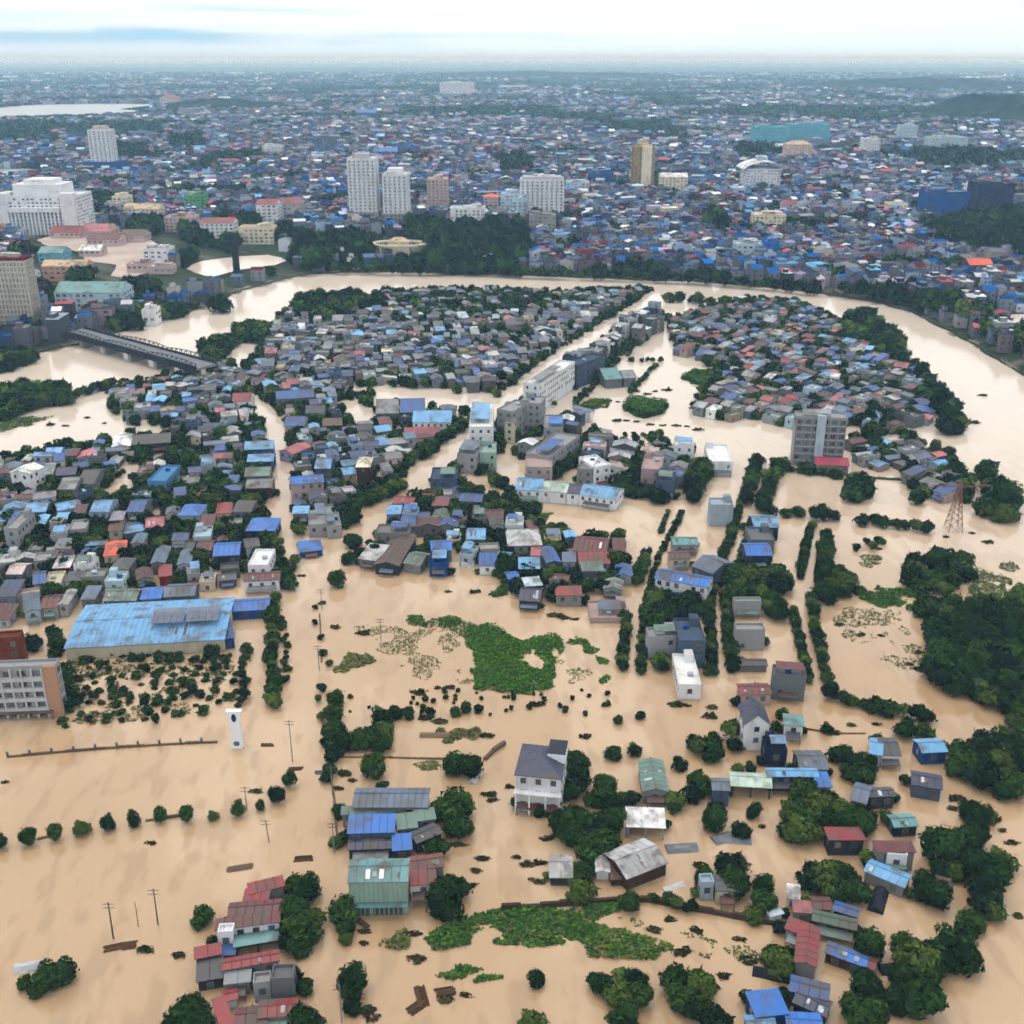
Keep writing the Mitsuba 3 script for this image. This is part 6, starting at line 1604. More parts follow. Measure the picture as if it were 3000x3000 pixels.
# stair huts on flat decks
hut = ~gab & (g.random(n) < 0.7)
hz = np.where(hut, zt + 2.6, zt - 0.5)
for (a, b) in (((-.7, -.2), (.1, -.2)), ((.1, -.2), (.1, .7)), ((-.7, .7), (-.7, -.2))):
    pq.append(np.stack([corner(*a, zt - .6), corner(*b, zt - .6), corner(*b, hz), corner(*a, hz)], 1))
pq.append(np.stack([corner(-.7, -.2, hz), corner(.1, -.2, hz), corner(.1, .7, hz), corner(-.7, .7, hz)], 1))
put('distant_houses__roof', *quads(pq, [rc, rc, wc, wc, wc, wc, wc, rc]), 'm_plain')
mw = y < 1900
pq, pc = [], []
for fl in (1.9, 5.1, 8.3):
    for u in (-0.27, 0.27):
        sel = mw & (h > fl + 1.2) & (g.random(n) < 0.8)
        for j, i_ in ((-1.015, None), (None, -np.sign(x) * 1.015)):
            if j is not None:
                e = 0.09
                p = [corner(2 * (u - e), j, LAND_Z + fl + 0 * h), corner(2 * (u + e), j, LAND_Z + fl + 0 * h), corner(2 * (u + e), j, LAND_Z + fl + 1.7 + 0 * h), corner(2 * (u - e), j, LAND_Z + fl + 1.7 + 0 * h)]
            else:
                e = 0.08
                p = [corner(i_, 2 * (u - e), LAND_Z + fl + 0 * h), corner(i_, 2 * (u + e), LAND_Z + fl + 0 * h), corner(i_, 2 * (u + e), LAND_Z + fl + 1.7 + 0 * h), corner(i_, 2 * (u - e), LAND_Z + fl + 1.7 + 0 * h)]
            pq.append(np.stack(p, 1)[sel])
            pc.append(np.tile((0.05, 0.06, 0.075), (sel.sum(), 1)) * g.uniform(0.6, 1.6, (sel.sum(), 1)))
put('distant_houses__window', *quads(pq, pc), 'm_glass')
for q in ('', '__wall', '__roof', '__window'):
    labels['distant_houses' + q] = {'kind': 'stuff'}
tag('distant_houses', 'mass of small grey, blue and red-roofed houses of the city beyond the river', 'city')

# ------------------------------------------------------------------ trees: the nearest 300 are things, the rest one mass
gx, gy, gsp = X[green], Y[green], np.interp(Y[green], [840, 1300, 1301, 2000, 2001, 3200, 3201, 6000, 6001, 13000], [11, 11, 13.5, 13.5, 20, 20, 36, 36, 95, 95])
city_trees = list(zip(gx, gy, gsp * np.clip(g.normal(0.52, 0.12, len(gx)), 0.25, 0.9)))


def score(t):
    u, v, f = view(t[0], t[1], t[2])
    inside_ = -0.02 < u < 1.02 and -0.02 < v < 1.03
    return (t[2] / f) if inside_ else 0


nat = [t for t in trees if t[7] is None]
small = [t for t in trees if t[7] is not None]
nat.sort(key=lambda t: (t[5].startswith('!'), score(t)), reverse=True)
cut = 298
one, rest = nat[:cut], nat[cut:]
if len(small) > 290:
    small.sort(key=score, reverse=True)
for q in range(3):
    V, F, Cc = crown_arrays(300 + q, 260, 0.2, 0.85, 6, (1, 2, 3)[q])
    scene[f'shrub_kind_{q}'] = {'type': 'shapegroup', 'crown': mikit.ply((V, F), 'm_leaf', color=Cc)}
per = {}
for k, t in enumerate(one + small):
    x, y, r, hf, z, base, grp, kd = t
    key = name({'shrub': 'orchard_shrub', 'sapling': 'sapling'}.get(kd, 'tree'))
    z = z if z not in (0, 0.0) else -0.34 * r
    proto = f'shrub_kind_{R.randrange(3)}' if kd else f'tree_kind_{R.randrange(NPROTO)}'
    scene[key] = {'type': 'instance', 'to_world': T().translate([x, y, z]).rotate([0, 0, 1], R.uniform(0, 360)).scale([r * R.uniform(0.9, 1.1), r * R.uniform(0.9, 1.1), r * hf]), 'g': {'type': 'ref', 'id': proto}}
    cat = kd or 'tree'
    if base.startswith('!'):
        tag(key, base[1:], cat, grp if grp and grp != base else None)
    else:
        per.setdefault(base, []).append((math.hypot(x, y), key))
        tag(key, base, cat, grp)
NTH = ['nearest of them', 'second nearest', 'third nearest', 'fourth nearest', 'fifth nearest', 'sixth nearest', 'seventh nearest', 'eighth nearest', 'ninth nearest', 'tenth nearest', 'eleventh nearest', 'twelfth nearest']
for base, l in per.items():
    if 1 < len(l) <= 12:
        for k, (dd, key) in enumerate(sorted(l)):
            labels[key]['label'] = f'{base}, {NTH[k]}' if len(base.split()) < 15 else base.replace('dark ', '') + ', ' + NTH[k]
            labels[key]['group'] = base
    elif len(l) == 1:
        labels[l[0][1]].pop('group', None)


def mass(items, lods):
    """items (x, y, r, hf, z) as one mesh; lods: list of (protos of one level) chosen by distance."""
    g2 = np.random.default_rng(5)
    Vs, Cs = [], []
    A = np.array(items)
    dist = np.hypot(A[:, 0], A[:, 1])
    for lo_, hi_, protos in lods:
        for q, (V, F, C) in enumerate(protos):
            sel = np.nonzero((dist >= lo_) & (dist < hi_) & (np.arange(len(A)) % len(protos) == q))[0]
            if not len(sel):
                continue
            B = A[sel]
            a = g2.uniform(0, 2 * PI, len(sel))
            c, s = np.cos(a)[:, None], np.sin(a)[:, None]
            sx = B[:, 2:3]
            P = np.stack([(c * V[None, :, 0] - s * V[None, :, 1]) * sx + B[:, 0:1], (s * V[None, :, 0] + c * V[None, :, 1]) * sx + B[:, 1:2], V[None, :, 2] * sx * B[:, 3:4] + B[:, 4:5]], -1)
            t = g2.uniform(0.65, 1.4, (len(sel), 1, 1))
            Vs.append(P.reshape(-1, 3)); Cs.append((C[None] * t).reshape(-1, 3))
    V = np.concatenate(Vs)
    return V, np.arange(len(V)).reshape(-1, 3), np.clip(np.concatenate(Cs), 0.003, 0.3)


lodA = [crown_arrays(500 + q, 380, 0.17, 0.85, 7, q % 5) for q in range(5)]
lodB = [crown_arrays(520 + q, 190, 0.22, 0.85, 6, q % 5) for q in range(5)]
lodC = [crown_arrays(540 + q, 64, 0.36, 0.8, 5, q % 4) for q in range(4)]
lodD = [crown_arrays(560 + q, 26, 0.55, 0.75, 4, q % 4) for q in range(4)]
put('woodland', *mass([(t[0], t[1], t[2], t[3], t[4] if t[4] not in (0, 0.0) else -0.34 * t[2]) for t in rest], [(0, 420, lodA), (420, 800, lodB), (800, 3000, lodC)]), 'm_leaf')
tag('woodland', 'dark trees massed along the river banks and between the houses', 'trees', kind='stuff')
put('distant_trees', *mass([(a, b, r, min(0.95, 6.5 / r), LAND_Z - 0.2 * min(r, 7)) for a, b, r in city_trees], [(0, 1500, lodC), (1500, 60000, lodD)]), 'm_leaf')
tag('distant_trees', 'dark green trees scattered through the city beyond the river', 'trees', kind='stuff')

# ------------------------------------------------------------------ floating and drowned vegetation
def mat(key, c, pts, per_m2, size, hgt, cols, label, hole=None, thr=0.42, fs=0.16, cat='vegetation'):
    p = Polygon(sites(c, pts)).buffer(1.5).buffer(0)
    if hole:
        p = p.difference(Polygon(sites(c, hole)))
    sd = int(pts[0][0] * 3 + pts[1][1]) % 997
    g = np.random.default_rng(sd)
    x0, y0, x1, y1 = p.bounds
    n = int((x1 - x0) * (y1 - y0) * per_m2 * (2.0 if per_m2 > 3.5 else 1.2))
    q = np.stack([g.uniform(x0, x1, n), g.uniform(y0, y1, n)], -1)
    q = q[shapely.contains(p, shapely.points(q))]
    f = meshkit.fbm(np.stack([q[:, 0] * fs, q[:, 1] * fs, q[:, 0] * 0], -1), 4, sd % 50)
    edge = shapely.distance(p.boundary, shapely.points(q))
    f = f - 0.34 * np.clip(1 - edge / 5.5, 0, 1)
    thr = min(thr - (0.08 if per_m2 > 3.5 else 0.08), float(np.quantile(f, 0.86)))
    q, f = q[f > thr], f[f > thr]
    n = len(q)
    ctr = np.column_stack([q, g.uniform(0.02, 1, n) ** 1.5 * hgt * np.clip((f - thr) * 6, 0.15, 1)])
    a = g.uniform(0, 2 * PI, n)
    V = np.stack([ctr + size * np.stack([np.cos(a + k * 2.09), np.sin(a + k * 2.09), g.uniform(-0.5, 0.9, n) * 0.7], -1) * g.uniform(0.5, 1.2, (n, 1)) for k in range(3)], 1)
    V[:, :, 2] = np.maximum(V[:, :, 2], 0.015)
    col = np.array(cols)[g.integers(0, len(cols), n)] * g.uniform(0.6, 1.4, (n, 1))
    put(key, V.reshape(-1, 3), np.arange(3 * n).reshape(-1, 3), np.repeat(col, 3, 0), 'm_leaf')
    tag(key, label, cat, kind='stuff')


BR = [(0.035, 0.105, 0.014), (0.055, 0.14, 0.02), (0.02, 0.07, 0.010), (0.035, 0.085, 0.014)]
DK = [(0.02, 0.05, 0.015), (0.035, 0.07, 0.02), (0.05, 0.09, 0.025)]
YG = [(0.10, 0.12, 0.035), (0.07, 0.10, 0.03), (0.13, 0.13, 0.05), (0.045, 0.075, 0.02)]
BN = [(0.16, 0.11, 0.05), (0.11, 0.09, 0.04), (0.08, 0.08, 0.03)]
k = 'floating_plants'
MATS = [('P', [(882, 1178), (930, 1186), (965, 1208), (1046, 1203), (1056, 1222), (1036, 1252), (1040, 1292), (1000, 1306), (902, 1297), (893, 1240)], 5, .5, 1.3, BR, 'large bright green mat of plants in the middle of the flood', [(985, 1236), (1005, 1232), (1030, 1250), (1022, 1264), (1000, 1256)], 0.14),
        ('P', [(1066, 1212), (1100, 1204), (1132, 1224), (1176, 1250), (1182, 1280), (1130, 1286), (1118, 1250), (1072, 1236)], 5, .5, 1.0, BR, 'ragged green mat right of the large bright green one', None, 0.52),
        ('P', [(770, 1168), (850, 1160), (905, 1178), (925, 1205), (880, 1212), (840, 1190), (780, 1192)], 3, .5, .9, BR + DK + YG, 'thin green mat left above the large bright one', None, 0.58),
        ('P', [(612, 1243), (650, 1228), (712, 1240), (706, 1256), (640, 1266)], 4, .5, .9, YG, 'small green mat beside the avenue in the middle', None, 0.4),
        ('P', [(650, 1175), (900, 1190), (890, 1295), (740, 1290), (700, 1230)], 2.5, .4, .5, YG, 'scattered yellow-green tufts left of the large mat', None, 0.58),
        ('P', [(1040, 1236), (1180, 1290), (1060, 1300), (1045, 1270)], 2.5, .4, .5, YG, 'scattered tufts below the ragged mat', None, 0.52),
        ('P', [(808, 1776), (870, 1742), (960, 1720), (1100, 1710), (1165, 1704), (1130, 1738), (1120, 1768), (1000, 1775), (900, 1768), (825, 1784)], 5, .5, .9, BR + DK, 'long grassy green band across the lower middle', None, 0.22),
        ('P', [(1000, 1765), (1120, 1750), (1190, 1770), (1255, 1788), (1245, 1802), (1120, 1796), (1010, 1782)], 5, .5, 1.0, BR + YG, 'tail of the grassy band, lower middle', None, 0.36),
        ('P', [(1140, 1710), (1440, 1770), (1460, 1830), (1250, 1780), (1150, 1745)], 2.5, .4, .5, YG, 'scattered tufts below the dark wall line, lower middle', None, 0.56),
        ('P', [(818, 1826), (872, 1818), (922, 1812), (946, 1834), (880, 1848)], 5, .5, 1.4, DK + BR, 'low dark plant mat near the bottom centre', None, 0.36),
        ('P', [(698, 1712), (740, 1706), (790, 1716), (760, 1726), (705, 1722)], 5, .5, 1.0, DK + YG, 'small plant mat below the teal hall', None, 0.38),
        ('P', [(722, 1775), (760, 1765), (758, 1782)], 5, .5, 1.0, YG, 'tiny plant mat left of the grassy band', None, 0.35),
        ('c', [(930, 400), (1000, 365), (1080, 370), (1270, 370), (1240, 410), (1090, 430), (960, 440)], 5, .5, .7, BN + DK, 'brown and olive plant mat above the broad dark bush', None, 0.32),
        ('c', [(770, 640), (830, 600), (900, 610), (1040, 640), (920, 660)], 4, .4, .7, YG, 'yellow-green weeds at the submerged wall', None, 0.4),
        ('D', [(648, 140), (690, 112), (760, 118), (782, 140), (740, 165), (680, 160)], 5, .8, 2.0, DK + BR, 'oval green island in the square, upper right', None, 0.22),
        ('D', [(428, 248), (450, 228), (540, 232), (584, 240), (560, 272), (500, 288), (440, 272)], 6, .8, 3.4, DK + BR, 'oval dark green island, largest of three in the square', None, 0.15),
        ('D', [(262, 246), (300, 226), (360, 224), (350, 248), (290, 258)], 5, .7, 1.4, BR + YG, 'slim light green island in the square', None, 0.25),
        ('D', [(1305, 835), (1330, 812), (1380, 815), (1390, 840), (1350, 862), (1315, 855)], 3, .5, .4, YG + DK, 'faint round olive plant patch in the open water at right', None, 0.3),
        ('D', [(1330, 970), (1400, 930), (1500, 920), (1560, 960), (1520, 1010), (1400, 1000)], 4, .6, 1.4, BR + DK, 'leafy green mat above the small flooded field at right', None, 0.42),
        ('D', [(1190, 990), (1500, 1010), (1560, 1120), (1580, 1230), (1480, 1260), (1180, 1080)], 1.5, .5, .5, YG + DK, 'dark tufts scattered over the small flooded field at right', None, 0.62),
        ('D', [(1690, 850), (1930, 830), (1990, 960), (1700, 970)], 3, .6, 1.5, DK + YG, 'drowned scrub above the great wood', None, 0.5),
        ('D', [(1120, 880), (1190, 890), (1160, 960), (1120, 930)], 3, .5, 1.0, BR, 'green weeds beside the right canal fork', None, 0.4),
        ('C', [(-20, 300), (100, 280), (190, 285), (100, 320), (-20, 350)], 3, .7, 1.0, YG + BR, 'yellow-green fringe along the bay at the left', None, 0.38),
        ('k', [(630, 1170), (760, 1160), (1000, 1175), (1080, 1190), (1060, 1230), (880, 1240), (680, 1240)], 4, .5, .9, DK + BR, 'dark broken strip of plants in the open water, middle', None, 0.45),
        ('k', [(1440, 480), (1560, 410), (1700, 400), (1690, 440), (1540, 490)], 4, .6, 1.6, YG + BR, 'olive weed bank below the white terrace', None, 0.35),
        ('k', [(1270, 1020), (1360, 960), (1420, 950), (1400, 1060), (1290, 1040)], 5, .6, 1.6, DK + BR, 'dark plant bank at the corner of the waterfront cluster', None, 0.36),
        ('h', [(480, 740), (1850, 700), (1850, 1080), (1300, 1180), (480, 1230)], 1.6, .6, .8, DK + BN, 'drowned undergrowth of the orchard', None, 0.5)]
for q, (c, pts, den, sz, hg, cols, lb, hole, thr) in enumerate(MATS):
    mat(name(k), c, pts, den, sz, hg, cols, lb, hole, thr)

# ------------------------------------------------------------------ submerged walls
def wall_line(c, pts, h, wd, col, label, posts=None, nm='submerged_wall', cat='wall', gaps=0.0):
    key = name(nm)
    tag(key, label, cat)
    w = sites(c, pts)
    mb = MB()
    for (x0, y0), (x1, y1) in zip(w[:-1], w[1:]):
        L_ = math.hypot(x1 - x0, y1 - y0)
        fr = frame((x0 + x1) / 2, (y0 + y1) / 2, math.atan2(y1 - y0, x1 - x0))
        n = max(1, int(L_ / 3))
        for k in range(n):
            a, b = -L_ / 2 + L_ * k / n, -L_ / 2 + L_ * (k + 1) / n
            hh = h * R.uniform(0.55, 1.2)
            if R.random() < gaps:
                continue
            mb.box(fr, a, b, -wd / 2, wd / 2, -1, hh, col * R.uniform(0.8, 1.2))
    mb.build(key + '__wall', 'm_plain')
    if posts:
        acc = 0.0
        for (x0, y0), (x1, y1) in zip(w[:-1], w[1:]):
            L_ = math.hypot(x1 - x0, y1 - y0)
            t = acc
            while t < L_:
                m = MB()
                x, y = x0 + (x1 - x0) * t / L_, y0 + (y1 - y0) * t / L_
                fr = frame(x, y, 0)
                m.box(fr, -.22, .22, -.22, .22, -1, h + posts[1], col * 1.2)
                m.box(fr, -.34, .34, -.34, .34, h + posts[1], h + posts[1] + 0.2, PAL['concrete'])
                m.build(name('post', key), 'm_plain')
                t += posts[0]
            acc = t - L_


BRN = np.array((0.10, 0.075, 0.05))
wall_line('E', [(30, 282), (250, 262), (450, 246), (640, 234), (820, 226)], 0.55, 0.5, BRN, 'dark wall with posts just above the water, left', (5.2, 1.1))
wall_line('E', [(1285, 282), (1480, 284), (1690, 290)], 0.45, 0.4, BRN * 1.2, 'thin submerged wall running right from the avenue')
wall_line('E', [(1830, 292), (1860, 262), (1905, 232)], 1.0, 0.9, BRN, 'slanting wall stub with bushes, centre')
wall_line('F', [(-40, 855), (180, 842), (400, 824), (530, 826), (640, 852), (760, 872), (900, 900), (1000, 915), (1040, 925)], 1.2, 0.7, BRN * 0.5, 'long dark curving wall across the lower middle')
wall_line('F', [(1130, 900), (1240, 935), (1320, 965)], 1.2, 0.7, BRN * 0.4, 'dark wall stub below the dark green roof')
wall_line('E', [(140, 592), (190, 580)], .5, .5, BRN, 'dark wall scrap between the second and third round trees')
wall_line('E', [(630, 512), (690, 504)], .6, .5, BRN * 1.3, 'brown wall scrap between the seventh and eighth round trees')
wall_line('E', [(550, 522), (580, 519)], .5, .5, BRN * 1.3, 'short brown wall scrap left of the seventh round tree')
wall_line('E', [(1207, 60), (1222, 200), (1262, 440), (1270, 560), (1280, 640)], .5, .45, BRN, 'low kerb wall along the right side of the avenue', None, gaps=.35)
wall_line('C', [(1205, 1010), (1212, 1150), (1215, 1280)], .35, .4, BRN, 'low kerb wall along the upper right side of the avenue', None, gaps=.55)
wall_line('e', [(930, 350), (1130, 385), (1380, 385)], .4, .4, BRN, 'thin broken wall right of the teal-roofed white house')
EMB = np.array((0.30, 0.27, 0.22))
wall_line('l', [(1345, 130), (1215, 250), (1075, 400), (990, 480)], .8, 1.0, EMB, 'pale embankment line on the left of the flooded square', None, 'embankment', 'embankment')
wall_line('l', [(1615, 170), (1515, 280), (1415, 380)], .8, 1.0, EMB, 'pale embankment line on the right of the flooded square', None, 'embankment', 'embankment')
wall_line('n', [(900, 905), (1190, 925)], 1.0, 1.2, np.array((0.04, 0.07, 0.04)), 'low green dyke right of the clump by the yellow pool', None, 'dyke', 'dyke')

# ------------------------------------------------------------------ poles and the power pylon
def pole(c, x, y, h, label, arm=True, lean=0.0, rad=0.16, col=None):
    key = name('utility_pole')
    tag(key, label, 'pole')
    w = site(c, x, y)
    col = PAL['concrete'] * 0.7 if col is None else col
    m = MB()
    m.tube((w[0], w[1], -1), (w[0] + lean * h, w[1], h), rad, rad * 0.6, col, 6)
    m.build(key + '__pole', 'm_plain')
    if arm:
        m = MB()
        for dz in (0.3, 1.2):
            m.tube((w[0] + lean * h - 1.1, w[1] - .18, h - dz), (w[0] + lean * h + 1.1, w[1] - .18, h - dz), .08, .08, PAL['dark_grey'], 4)
        m.build(key + '__crossarm', 'm_plain')


pole('C', 1438, 1130, 7.5, 'tall pole alone in the open water, middle left of the bright mat')
pole('E', 932, 480, 6.5, 'pole behind the ninth tree of the round tree row')
pole('E', 1016, 600, 6.0, 'pole standing in the water below the round tree row', True, -0.06)
pole('E', 1104, 298, 12, 'pole at the left edge of the avenue above the pylon sign')
pole('E', 428, 965, 9, 'brown pole in the open water at the lower left', True, 0.02, .2, BRN * 1.2)
pole('E', 596, 912, 9, 'lattice-like thin pole right of the brown one, lower left', True, 0.02, .17, BRN)
pole('E', 522, 920, 6, 'faint thin pole between two brown poles, lower left', False, 0.02, .11, BRN * 1.5)
pole('E', 1262, 640, 8, 'pole at the avenue edge beside the blue roof', True)
pole('E', 1255, 420, 8, 'pole at the avenue edge above the right cluster', True)
pole('E', 1290, 1280, 9, 'pole at the bottom of the avenue', True)
pole('C', 1205, 1240, 8, 'pole at the avenue edge beside the flooded field')
pole('C', 1215, 1010, 7, 'pole at the upper avenue edge')

k_ = name('power_pylon')
tag(k_, 'reddish lattice power pylon with one wide crossarm, in the water at the right', 'pylon')
w = site('D', 1664, 712)
RST = np.array((0.20, 0.11, 0.09))
Hh = 19.0
mb, lv = MB(), [0, .14, .27, .39, .5, .6, .69, .77, .84, .9, .95, 1.0]
hw = lambda t: 2.2 * (1 - t) ** 1.2 + 0.4
cn = lambda t, i: (w[0] + hw(t) * (1, 1, -1, -1)[i % 4], w[1] + hw(t) * (1, -1, -1, 1)[i % 4], t * Hh - (1 if t == 0 else 0))
for a, b in zip(lv[:-1], lv[1:]):
    for i in range(4):
        mb.tube(cn(a, i), cn(b, i), 0.16, 0.15, RST, 4, False)
mb.build(k_ + '__leg', 'm_plain')
mb = MB()
for a, b in zip(lv[:-1], lv[1:]):
    for i in range(4):
        mb.tube(cn(a, i), cn(b, i + 1), .08, .08, RST, 3, False)
        mb.tube(cn(a, i + 1), cn(b, i), .08, .08, RST, 3, False)
        mb.tube(cn(b, i), cn(b, i + 1), .08, .08, RST, 3, False)
mb.build(k_ + '__bracing', 'm_plain')
tag(k_ + '__bracing', kind='stuff')
for nm, z, ln in (('crossarm', 0.9, 11.5),):
    mb = MB()
    zz = z * Hh
    for s in (-1, 1):
        for dy in (-.6, .6):
            mb.tube((w[0] + s * .7, w[1] + dy, zz), (w[0] + s * ln, w[1], zz + 0.3), .13, .1, RST * .8, 4, False)
        mb.tube((w[0] + s * .6, w[1], zz + 2.0), (w[0] + s * ln, w[1], zz + 0.3), .11, .1, RST * .8, 4, False)
        for q in range(1, 7):
            t = q / 7
            mb.tube((w[0] + s * (.7 + (ln - .7) * t), w[1] + .6 * (1 - t), zz + .3 * t), (w[0] + s * (.6 + (ln - .6) * (t - .08)), w[1], zz + 2 - 1.7 * (t - .08)), .07, .07, RST * .8, 3, False)
    mb.build(k_ + '__' + nm, 'm_plain')
    for s in (-1, -.5, .5, 1):
        mb = MB()
        mb.tube((w[0] + s * ln, w[1], zz + .2), (w[0] + s * ln, w[1], zz - 1.7), .12, .12, PAL['grey'], 6)
        mb.build(name('insulator', k_), 'm_plain')

# ------------------------------------------------------------------ white sign pylon
k_ = name('sign_pylon')
tag(k_, 'tall white waisted sign pylon with a dark oval emblem, left of the avenue', 'sign')
a, b = site('a', 1752, 500), site('a', 1826, 500)
wd = float(np.linalg.norm(b - a))
fr = frame((a[0] + b[0]) / 2, (a[1] + b[1]) / 2 + 0.8, 0)
mb = MB()
prof = [(-1, 1.1), (1.2, 1.12), (3.5, 1.0), (6.5, 0.98), (8.5, 1.15), (10.4, 1.45), (10.8, 1.6)]
for (z0_, s0), (z1_, s1) in zip(prof[:-1], prof[1:]):
    x0, x1 = wd / 2 * s0, wd / 2 * s1
    mb.hexa([fr(-x0, -.7, z0_), fr(x0, -.7, z0_), fr(x0, .7, z0_), fr(-x0, .7, z0_)], [fr(-x1, -.7, z1_), fr(x1, -.7, z1_), fr(x1, .7, z1_), fr(-x1, .7, z1_)], PAL['white'])
mb.build(k_ + '__body', 'm_plain')
for nm, zc, rx, rz, col in (('emblem', 9.0, .62, 1.15, np.array((.03, .035, .07))), ('base_panel', 1.5, .8, .7, np.array((.09, .13, .12)))):
    mb = MB()
    pts = [fr(rx * math.cos(t), -.76, zc + rz * math.sin(t)) for t in np.linspace(0, 2 * PI, 19)[:-1]]
    mb.face(pts, col)
    for p, q in zip(pts, pts[1:] + pts[:1]):
        mb.face([p, q, (q[0], q[1] + .07, q[2]), (p[0], p[1] + .07, p[2])], col)
    mb.build(k_ + '__' + nm, 'm_plain')

# ------------------------------------------------------------------ sunken roofs, rafts, drifting scraps
def sunk_roof(c, x, y, w_, d_, rot, col, label, nm='sunken_roof', h=0.7):
    key = name(nm)
    p = site(c, x, y)
    fr = frame(p[0], p[1], rot)
    mb = MB()
    n = 6
    pr = [(-d_ / 2 + d_ * k / n, -0.25 + (h + .25) * math.sin(PI * k / n)) for k in range(n + 1)]
    for (y0_, z0_), (y1_, z1_) in zip(pr[:-1], pr[1:]):
        for q in range(4):
            x0, x1 = -w_ / 2 + w_ * q / 4, -w_ / 2 + w_ * (q + 1) / 4
            mb.face([fr(x0, y0_, z0_), fr(x1, y0_, z0_), fr(x1, y1_, z1_), fr(x0, y1_, z1_)], col * R.uniform(.8, 1.2))
    for s in (-1, 1):
        mb.face([fr(s * w_ / 2, y_, z_) for y_, z_ in pr], col * .8)
    mb.build(key, 'm_plain')
    tag(key, label, 'sunken roof')


G3 = PAL['grey'] * .8
sunk_roof('F', 640, 625, 7, 4, .1, G3, 'grey sunken roof right of the askew barn')
sunk_roof('F', 795, 588, 5, 4, .4, G3, 'left one of two sunken grey roofs below the round tree')
sunk_roof('F', 850, 592, 6, 4, -.1, G3 * 1.1, 'right one of two sunken grey roofs below the round tree')
sunk_roof('F', 610, 770, 5, 2.2, .4, PAL['light_grey'], 'pale drifting sheet below the askew barn', h=.3)
sunk_roof('E', 1640, 200, 7.5, 2.6, .0, BRN * 1.7, 'brown half-sunk thatch above the broad dark bush', h=.9)
sunk_roof('E', 1795, 355, 6, 2.6, 1.3, PAL['light_grey'] * .9, 'pale sunken lean-to left of the white villa', h=.5)
sunk_roof('f', 830, 880, 7, 3.6, 1.1, PAL['dark_grey'] * .6, 'dark wreck of a hut in the yard at the lower right', h=1.4)
sunk_roof('k', 1080, 790, 4.5, 3.6, .1, PAL['light_grey'], 'small pale half-sunk kiosk in the water before the blue gable', h=1.8)
sunk_roof('g', 1550, 880, 3.5, 3, .1, PAL['dark_grey'] * .6, 'small black hut roof at the edge of the lower right wood', h=1.4)
sunk_roof('g', 690, 925, 8, 3, -.3, PAL['dark_grey'] * .5, 'dark wreckage left of the steel-blue gable', h=1.2)
sunk_roof('E', 110, 1075, 5, 3, .2, PAL['light_grey'], 'pale hut top in the lone thicket at the lower left', h=1.2)


def raft(c, x, y, L_, rot, label, col=None, n=5):
    key = name('plank_raft')
    p = site(c, x, y)
    fr = frame(p[0], p[1], rot)
    for k in range(n):
        mb = MB()
        yy = (k - n / 2) * .42
        mb.box(fr, -L_ / 2 + R.uniform(0, .5), L_ / 2 - R.uniform(0, .5), yy, yy + .36, -.1, .22 + R.uniform(0, .08), (PAL['wood'] if col is None else col) * R.uniform(.5, 1.0))
        mb.build(name('plank', key), 'm_plain')
    tag(key, label, 'raft')


raft('E', 1590, 1185, 5.2, 1.85, 'upper dark plank raft of the bent pair near the bottom centre')
raft('E', 1572, 1225, 4.2, .75, 'lower dark plank raft of the bent pair near the bottom centre')
raft('E', 1680, 1168, 4.0, .2, 'short dark plank raft right of the bent pair')
raft('E', 1008, 236, 3.6, .0, 'dark plank raft right of the sign pylon', n=3)
raft('E', 1145, 665, 4.5, .1, 'dark plank raft at the avenue above the red cluster', n=4)
raft('E', 1116, 326, 3.8, .1, 'dark raft at the avenue beside the last round tree', n=3)
raft('E', 905, 700, 6.0, .25, 'brown drifting planks left of the avenue, lower left', BRN * 1.6, n=4)
raft('E', 1218, 340, 4.0, .0, 'blue-grey boat-like raft beside the avenue', PAL['grey_blue'], 3)
raft('E', 1360, 905, 5.0, 2.4, 'dark planks beside the slim tree below the teal hall', n=3)
raft('E', 430, 1000, 4.0, .3, 'dark raft under the brown pole at the lower left', n=4)
raft('E', 490, 992, 3.0, .2, 'black raft right of the one under the brown pole', n=5)
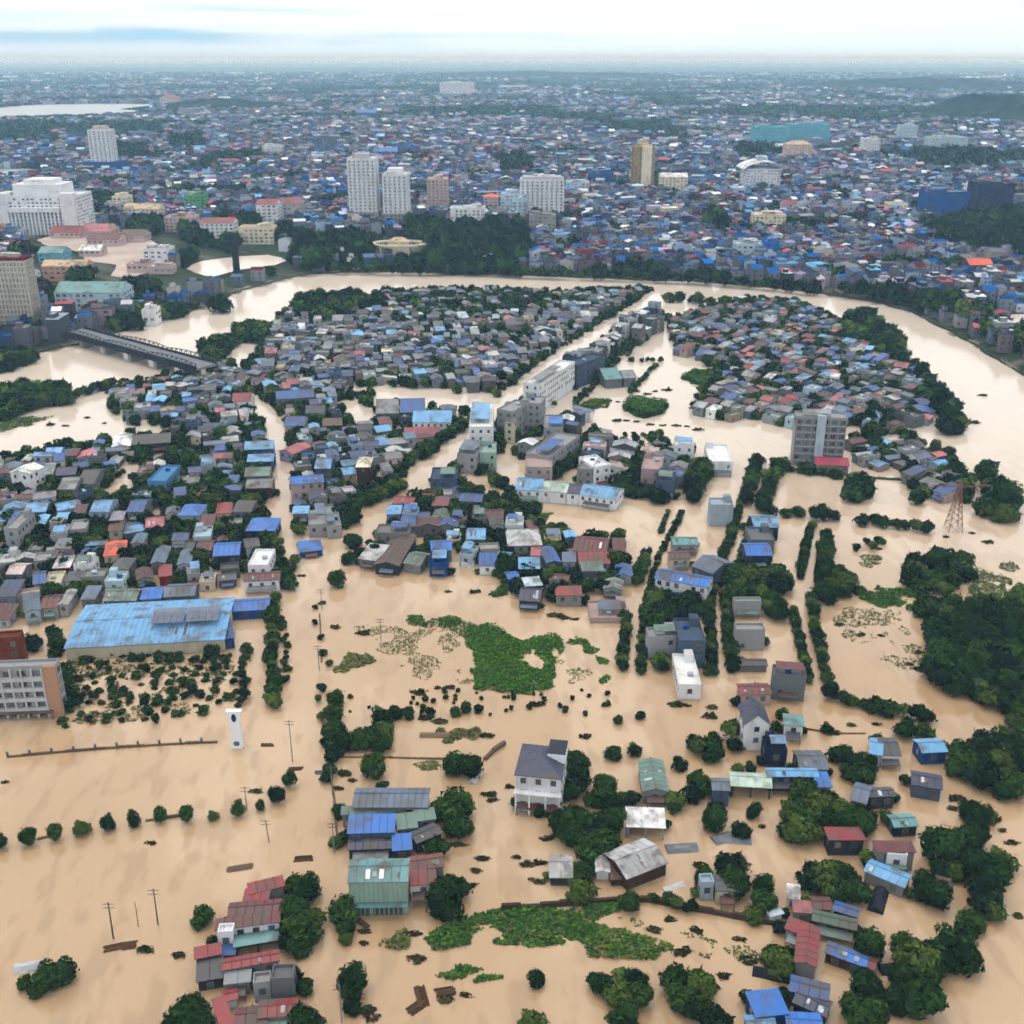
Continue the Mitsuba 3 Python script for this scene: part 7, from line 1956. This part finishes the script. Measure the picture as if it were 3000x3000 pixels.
spots = [('E', 548, 1010), ('E', 15, 375), ('E', 1300, 345), ('E', 1330, 370), ('E', 1280, 400), ('E', 1440, 385), ('E', 1855, 425), ('E', 1860, 445), ('E', 1920, 395), ('E', 1730, 610), ('E', 1820, 665), ('E', 1795, 710), ('E', 1770, 770), ('E', 1375, 940), ('E', 1370, 985), ('E', 1560, 1048), ('E', 1570, 945), ('E', 1690, 1200),
         ('E', 1760, 1180), ('E', 1415, 1265), ('E', 1380, 1240), ('E', 1650, 20), ('E', 1610, 135), ('E', 1670, 150), ('E', 1835, 200), ('E', 1700, 20), ('E', 1585, 40), ('E', 670, 1030), ('E', 570, 605), ('E', 960, 410),
         ('F', 130, 590), ('F', 160, 575), ('F', 15, 660), ('F', 60, 685), ('F', 105, 680), ('F', 95, 750), ('F', 600, 895), ('F', 540, 935), ('F', 630, 1020), ('F', 660, 1010), ('F', 795, 1110), ('F', 768, 1158), ('F', 715, 690), ('F', 940, 545), ('F', 690, 935), ('F', 860, 970), ('F', 1680, 440), ('F', 1660, 475), ('F', 1830, 520), ('F', 1850, 560), ('F', 1880, 605),
         ('F', 1540, 410), ('F', 90, 85), ('F', 750, 95), ('F', 745, 130), ('F', 660, 88), ('F', 630, 85), ('F', 600, 80), ('F', 280, 205), ('F', 1280, 160), ('F', 1380, 160), ('F', 1220, 190), ('F', 900, 1050), ('F', 530, 1010), ('F', 1420, 1090), ('F', 1910, 880),
         ('C', 1690, 945), ('C', 1800, 945), ('C', 1790, 945), ('C', 1270, 1080), ('C', 1370, 1100), ('C', 330, 290), ('C', 395, 310), ('C', 250, 320), ('C', 190, 315), ('C', 1218, 990), ('C', 1140, 885), ('D', 160, 1035), ('D', 185, 1045), ('D', 235, 1050), ('D', 1235, 1070), ('D', 1315, 1110), ('D', 1390, 1110), ('D', 1540, 1175), ('D', 1540, 1240), ('D', 1500, 1220),
         ('D', 1790, 760), ('D', 1740, 725), ('D', 1300, 770), ('D', 1385, 785), ('D', 1640, 740), ('D', 400, 230), ('D', 365, 225), ('D', 585, 185), ('D', 510, 200), ('D', 470, 190), ('D', 540, 190), ('D', 430, 300), ('D', 470, 305), ('D', 520, 315), ('D', 570, 318), ('D', 620, 320), ('D', 660, 322), ('D', 400, 300), ('D', 700, 335), ('D', 1750, 310), ('D', 1780, 205)]
for q, (c, x, y) in enumerate(spots):
    key = name('debris_clump')
    p = site(c, x, y)
    g = random.Random(q)
    s = g.uniform(0.7, 1.5) * (1 + 0.0012 * p[1])
    V, F, Cc = crown_arrays(700 + q, 46, .34, .5, 5, (0, 3, 1)[q % 3])
    V = V * np.array([s * 1.3, s * .8, s * .75]) + np.array([p[0], p[1], -.35 * s])
    Cc = Cc * .6 + np.array((0.03, 0.02, 0.012)) * (1 if q % 2 else .6)
    put(key, V, F, Cc, 'm_leaf')
    tag(key, 'small dark clump of drowned brush showing above the brown water', 'debris', 'drowned brush clumps in the open water')

# ------------------------------------------------------------------ the air
scene['haze'] = {'type': 'cube', 'to_world': T().translate([0, 21800, 91]).scale([46000, 24300, 96]), 'bsdf': {'type': 'null'}, 'interior': {'type': 'ref', 'id': 'haze_air'}}
labels['haze'] = {'kind': 'stuff', 'label': 'blue haze in the air over the distant city', 'category': 'haze'}

for key, d in labels.items():
    while len(d.get('label', '').split()) > 16:
        wds = d['label'].split()
        d['label'] = ' '.join([x for x in wds if x not in ('dark', 'the')][:16]) if 'dark' in wds or 'the' in wds else ' '.join(wds[:16])
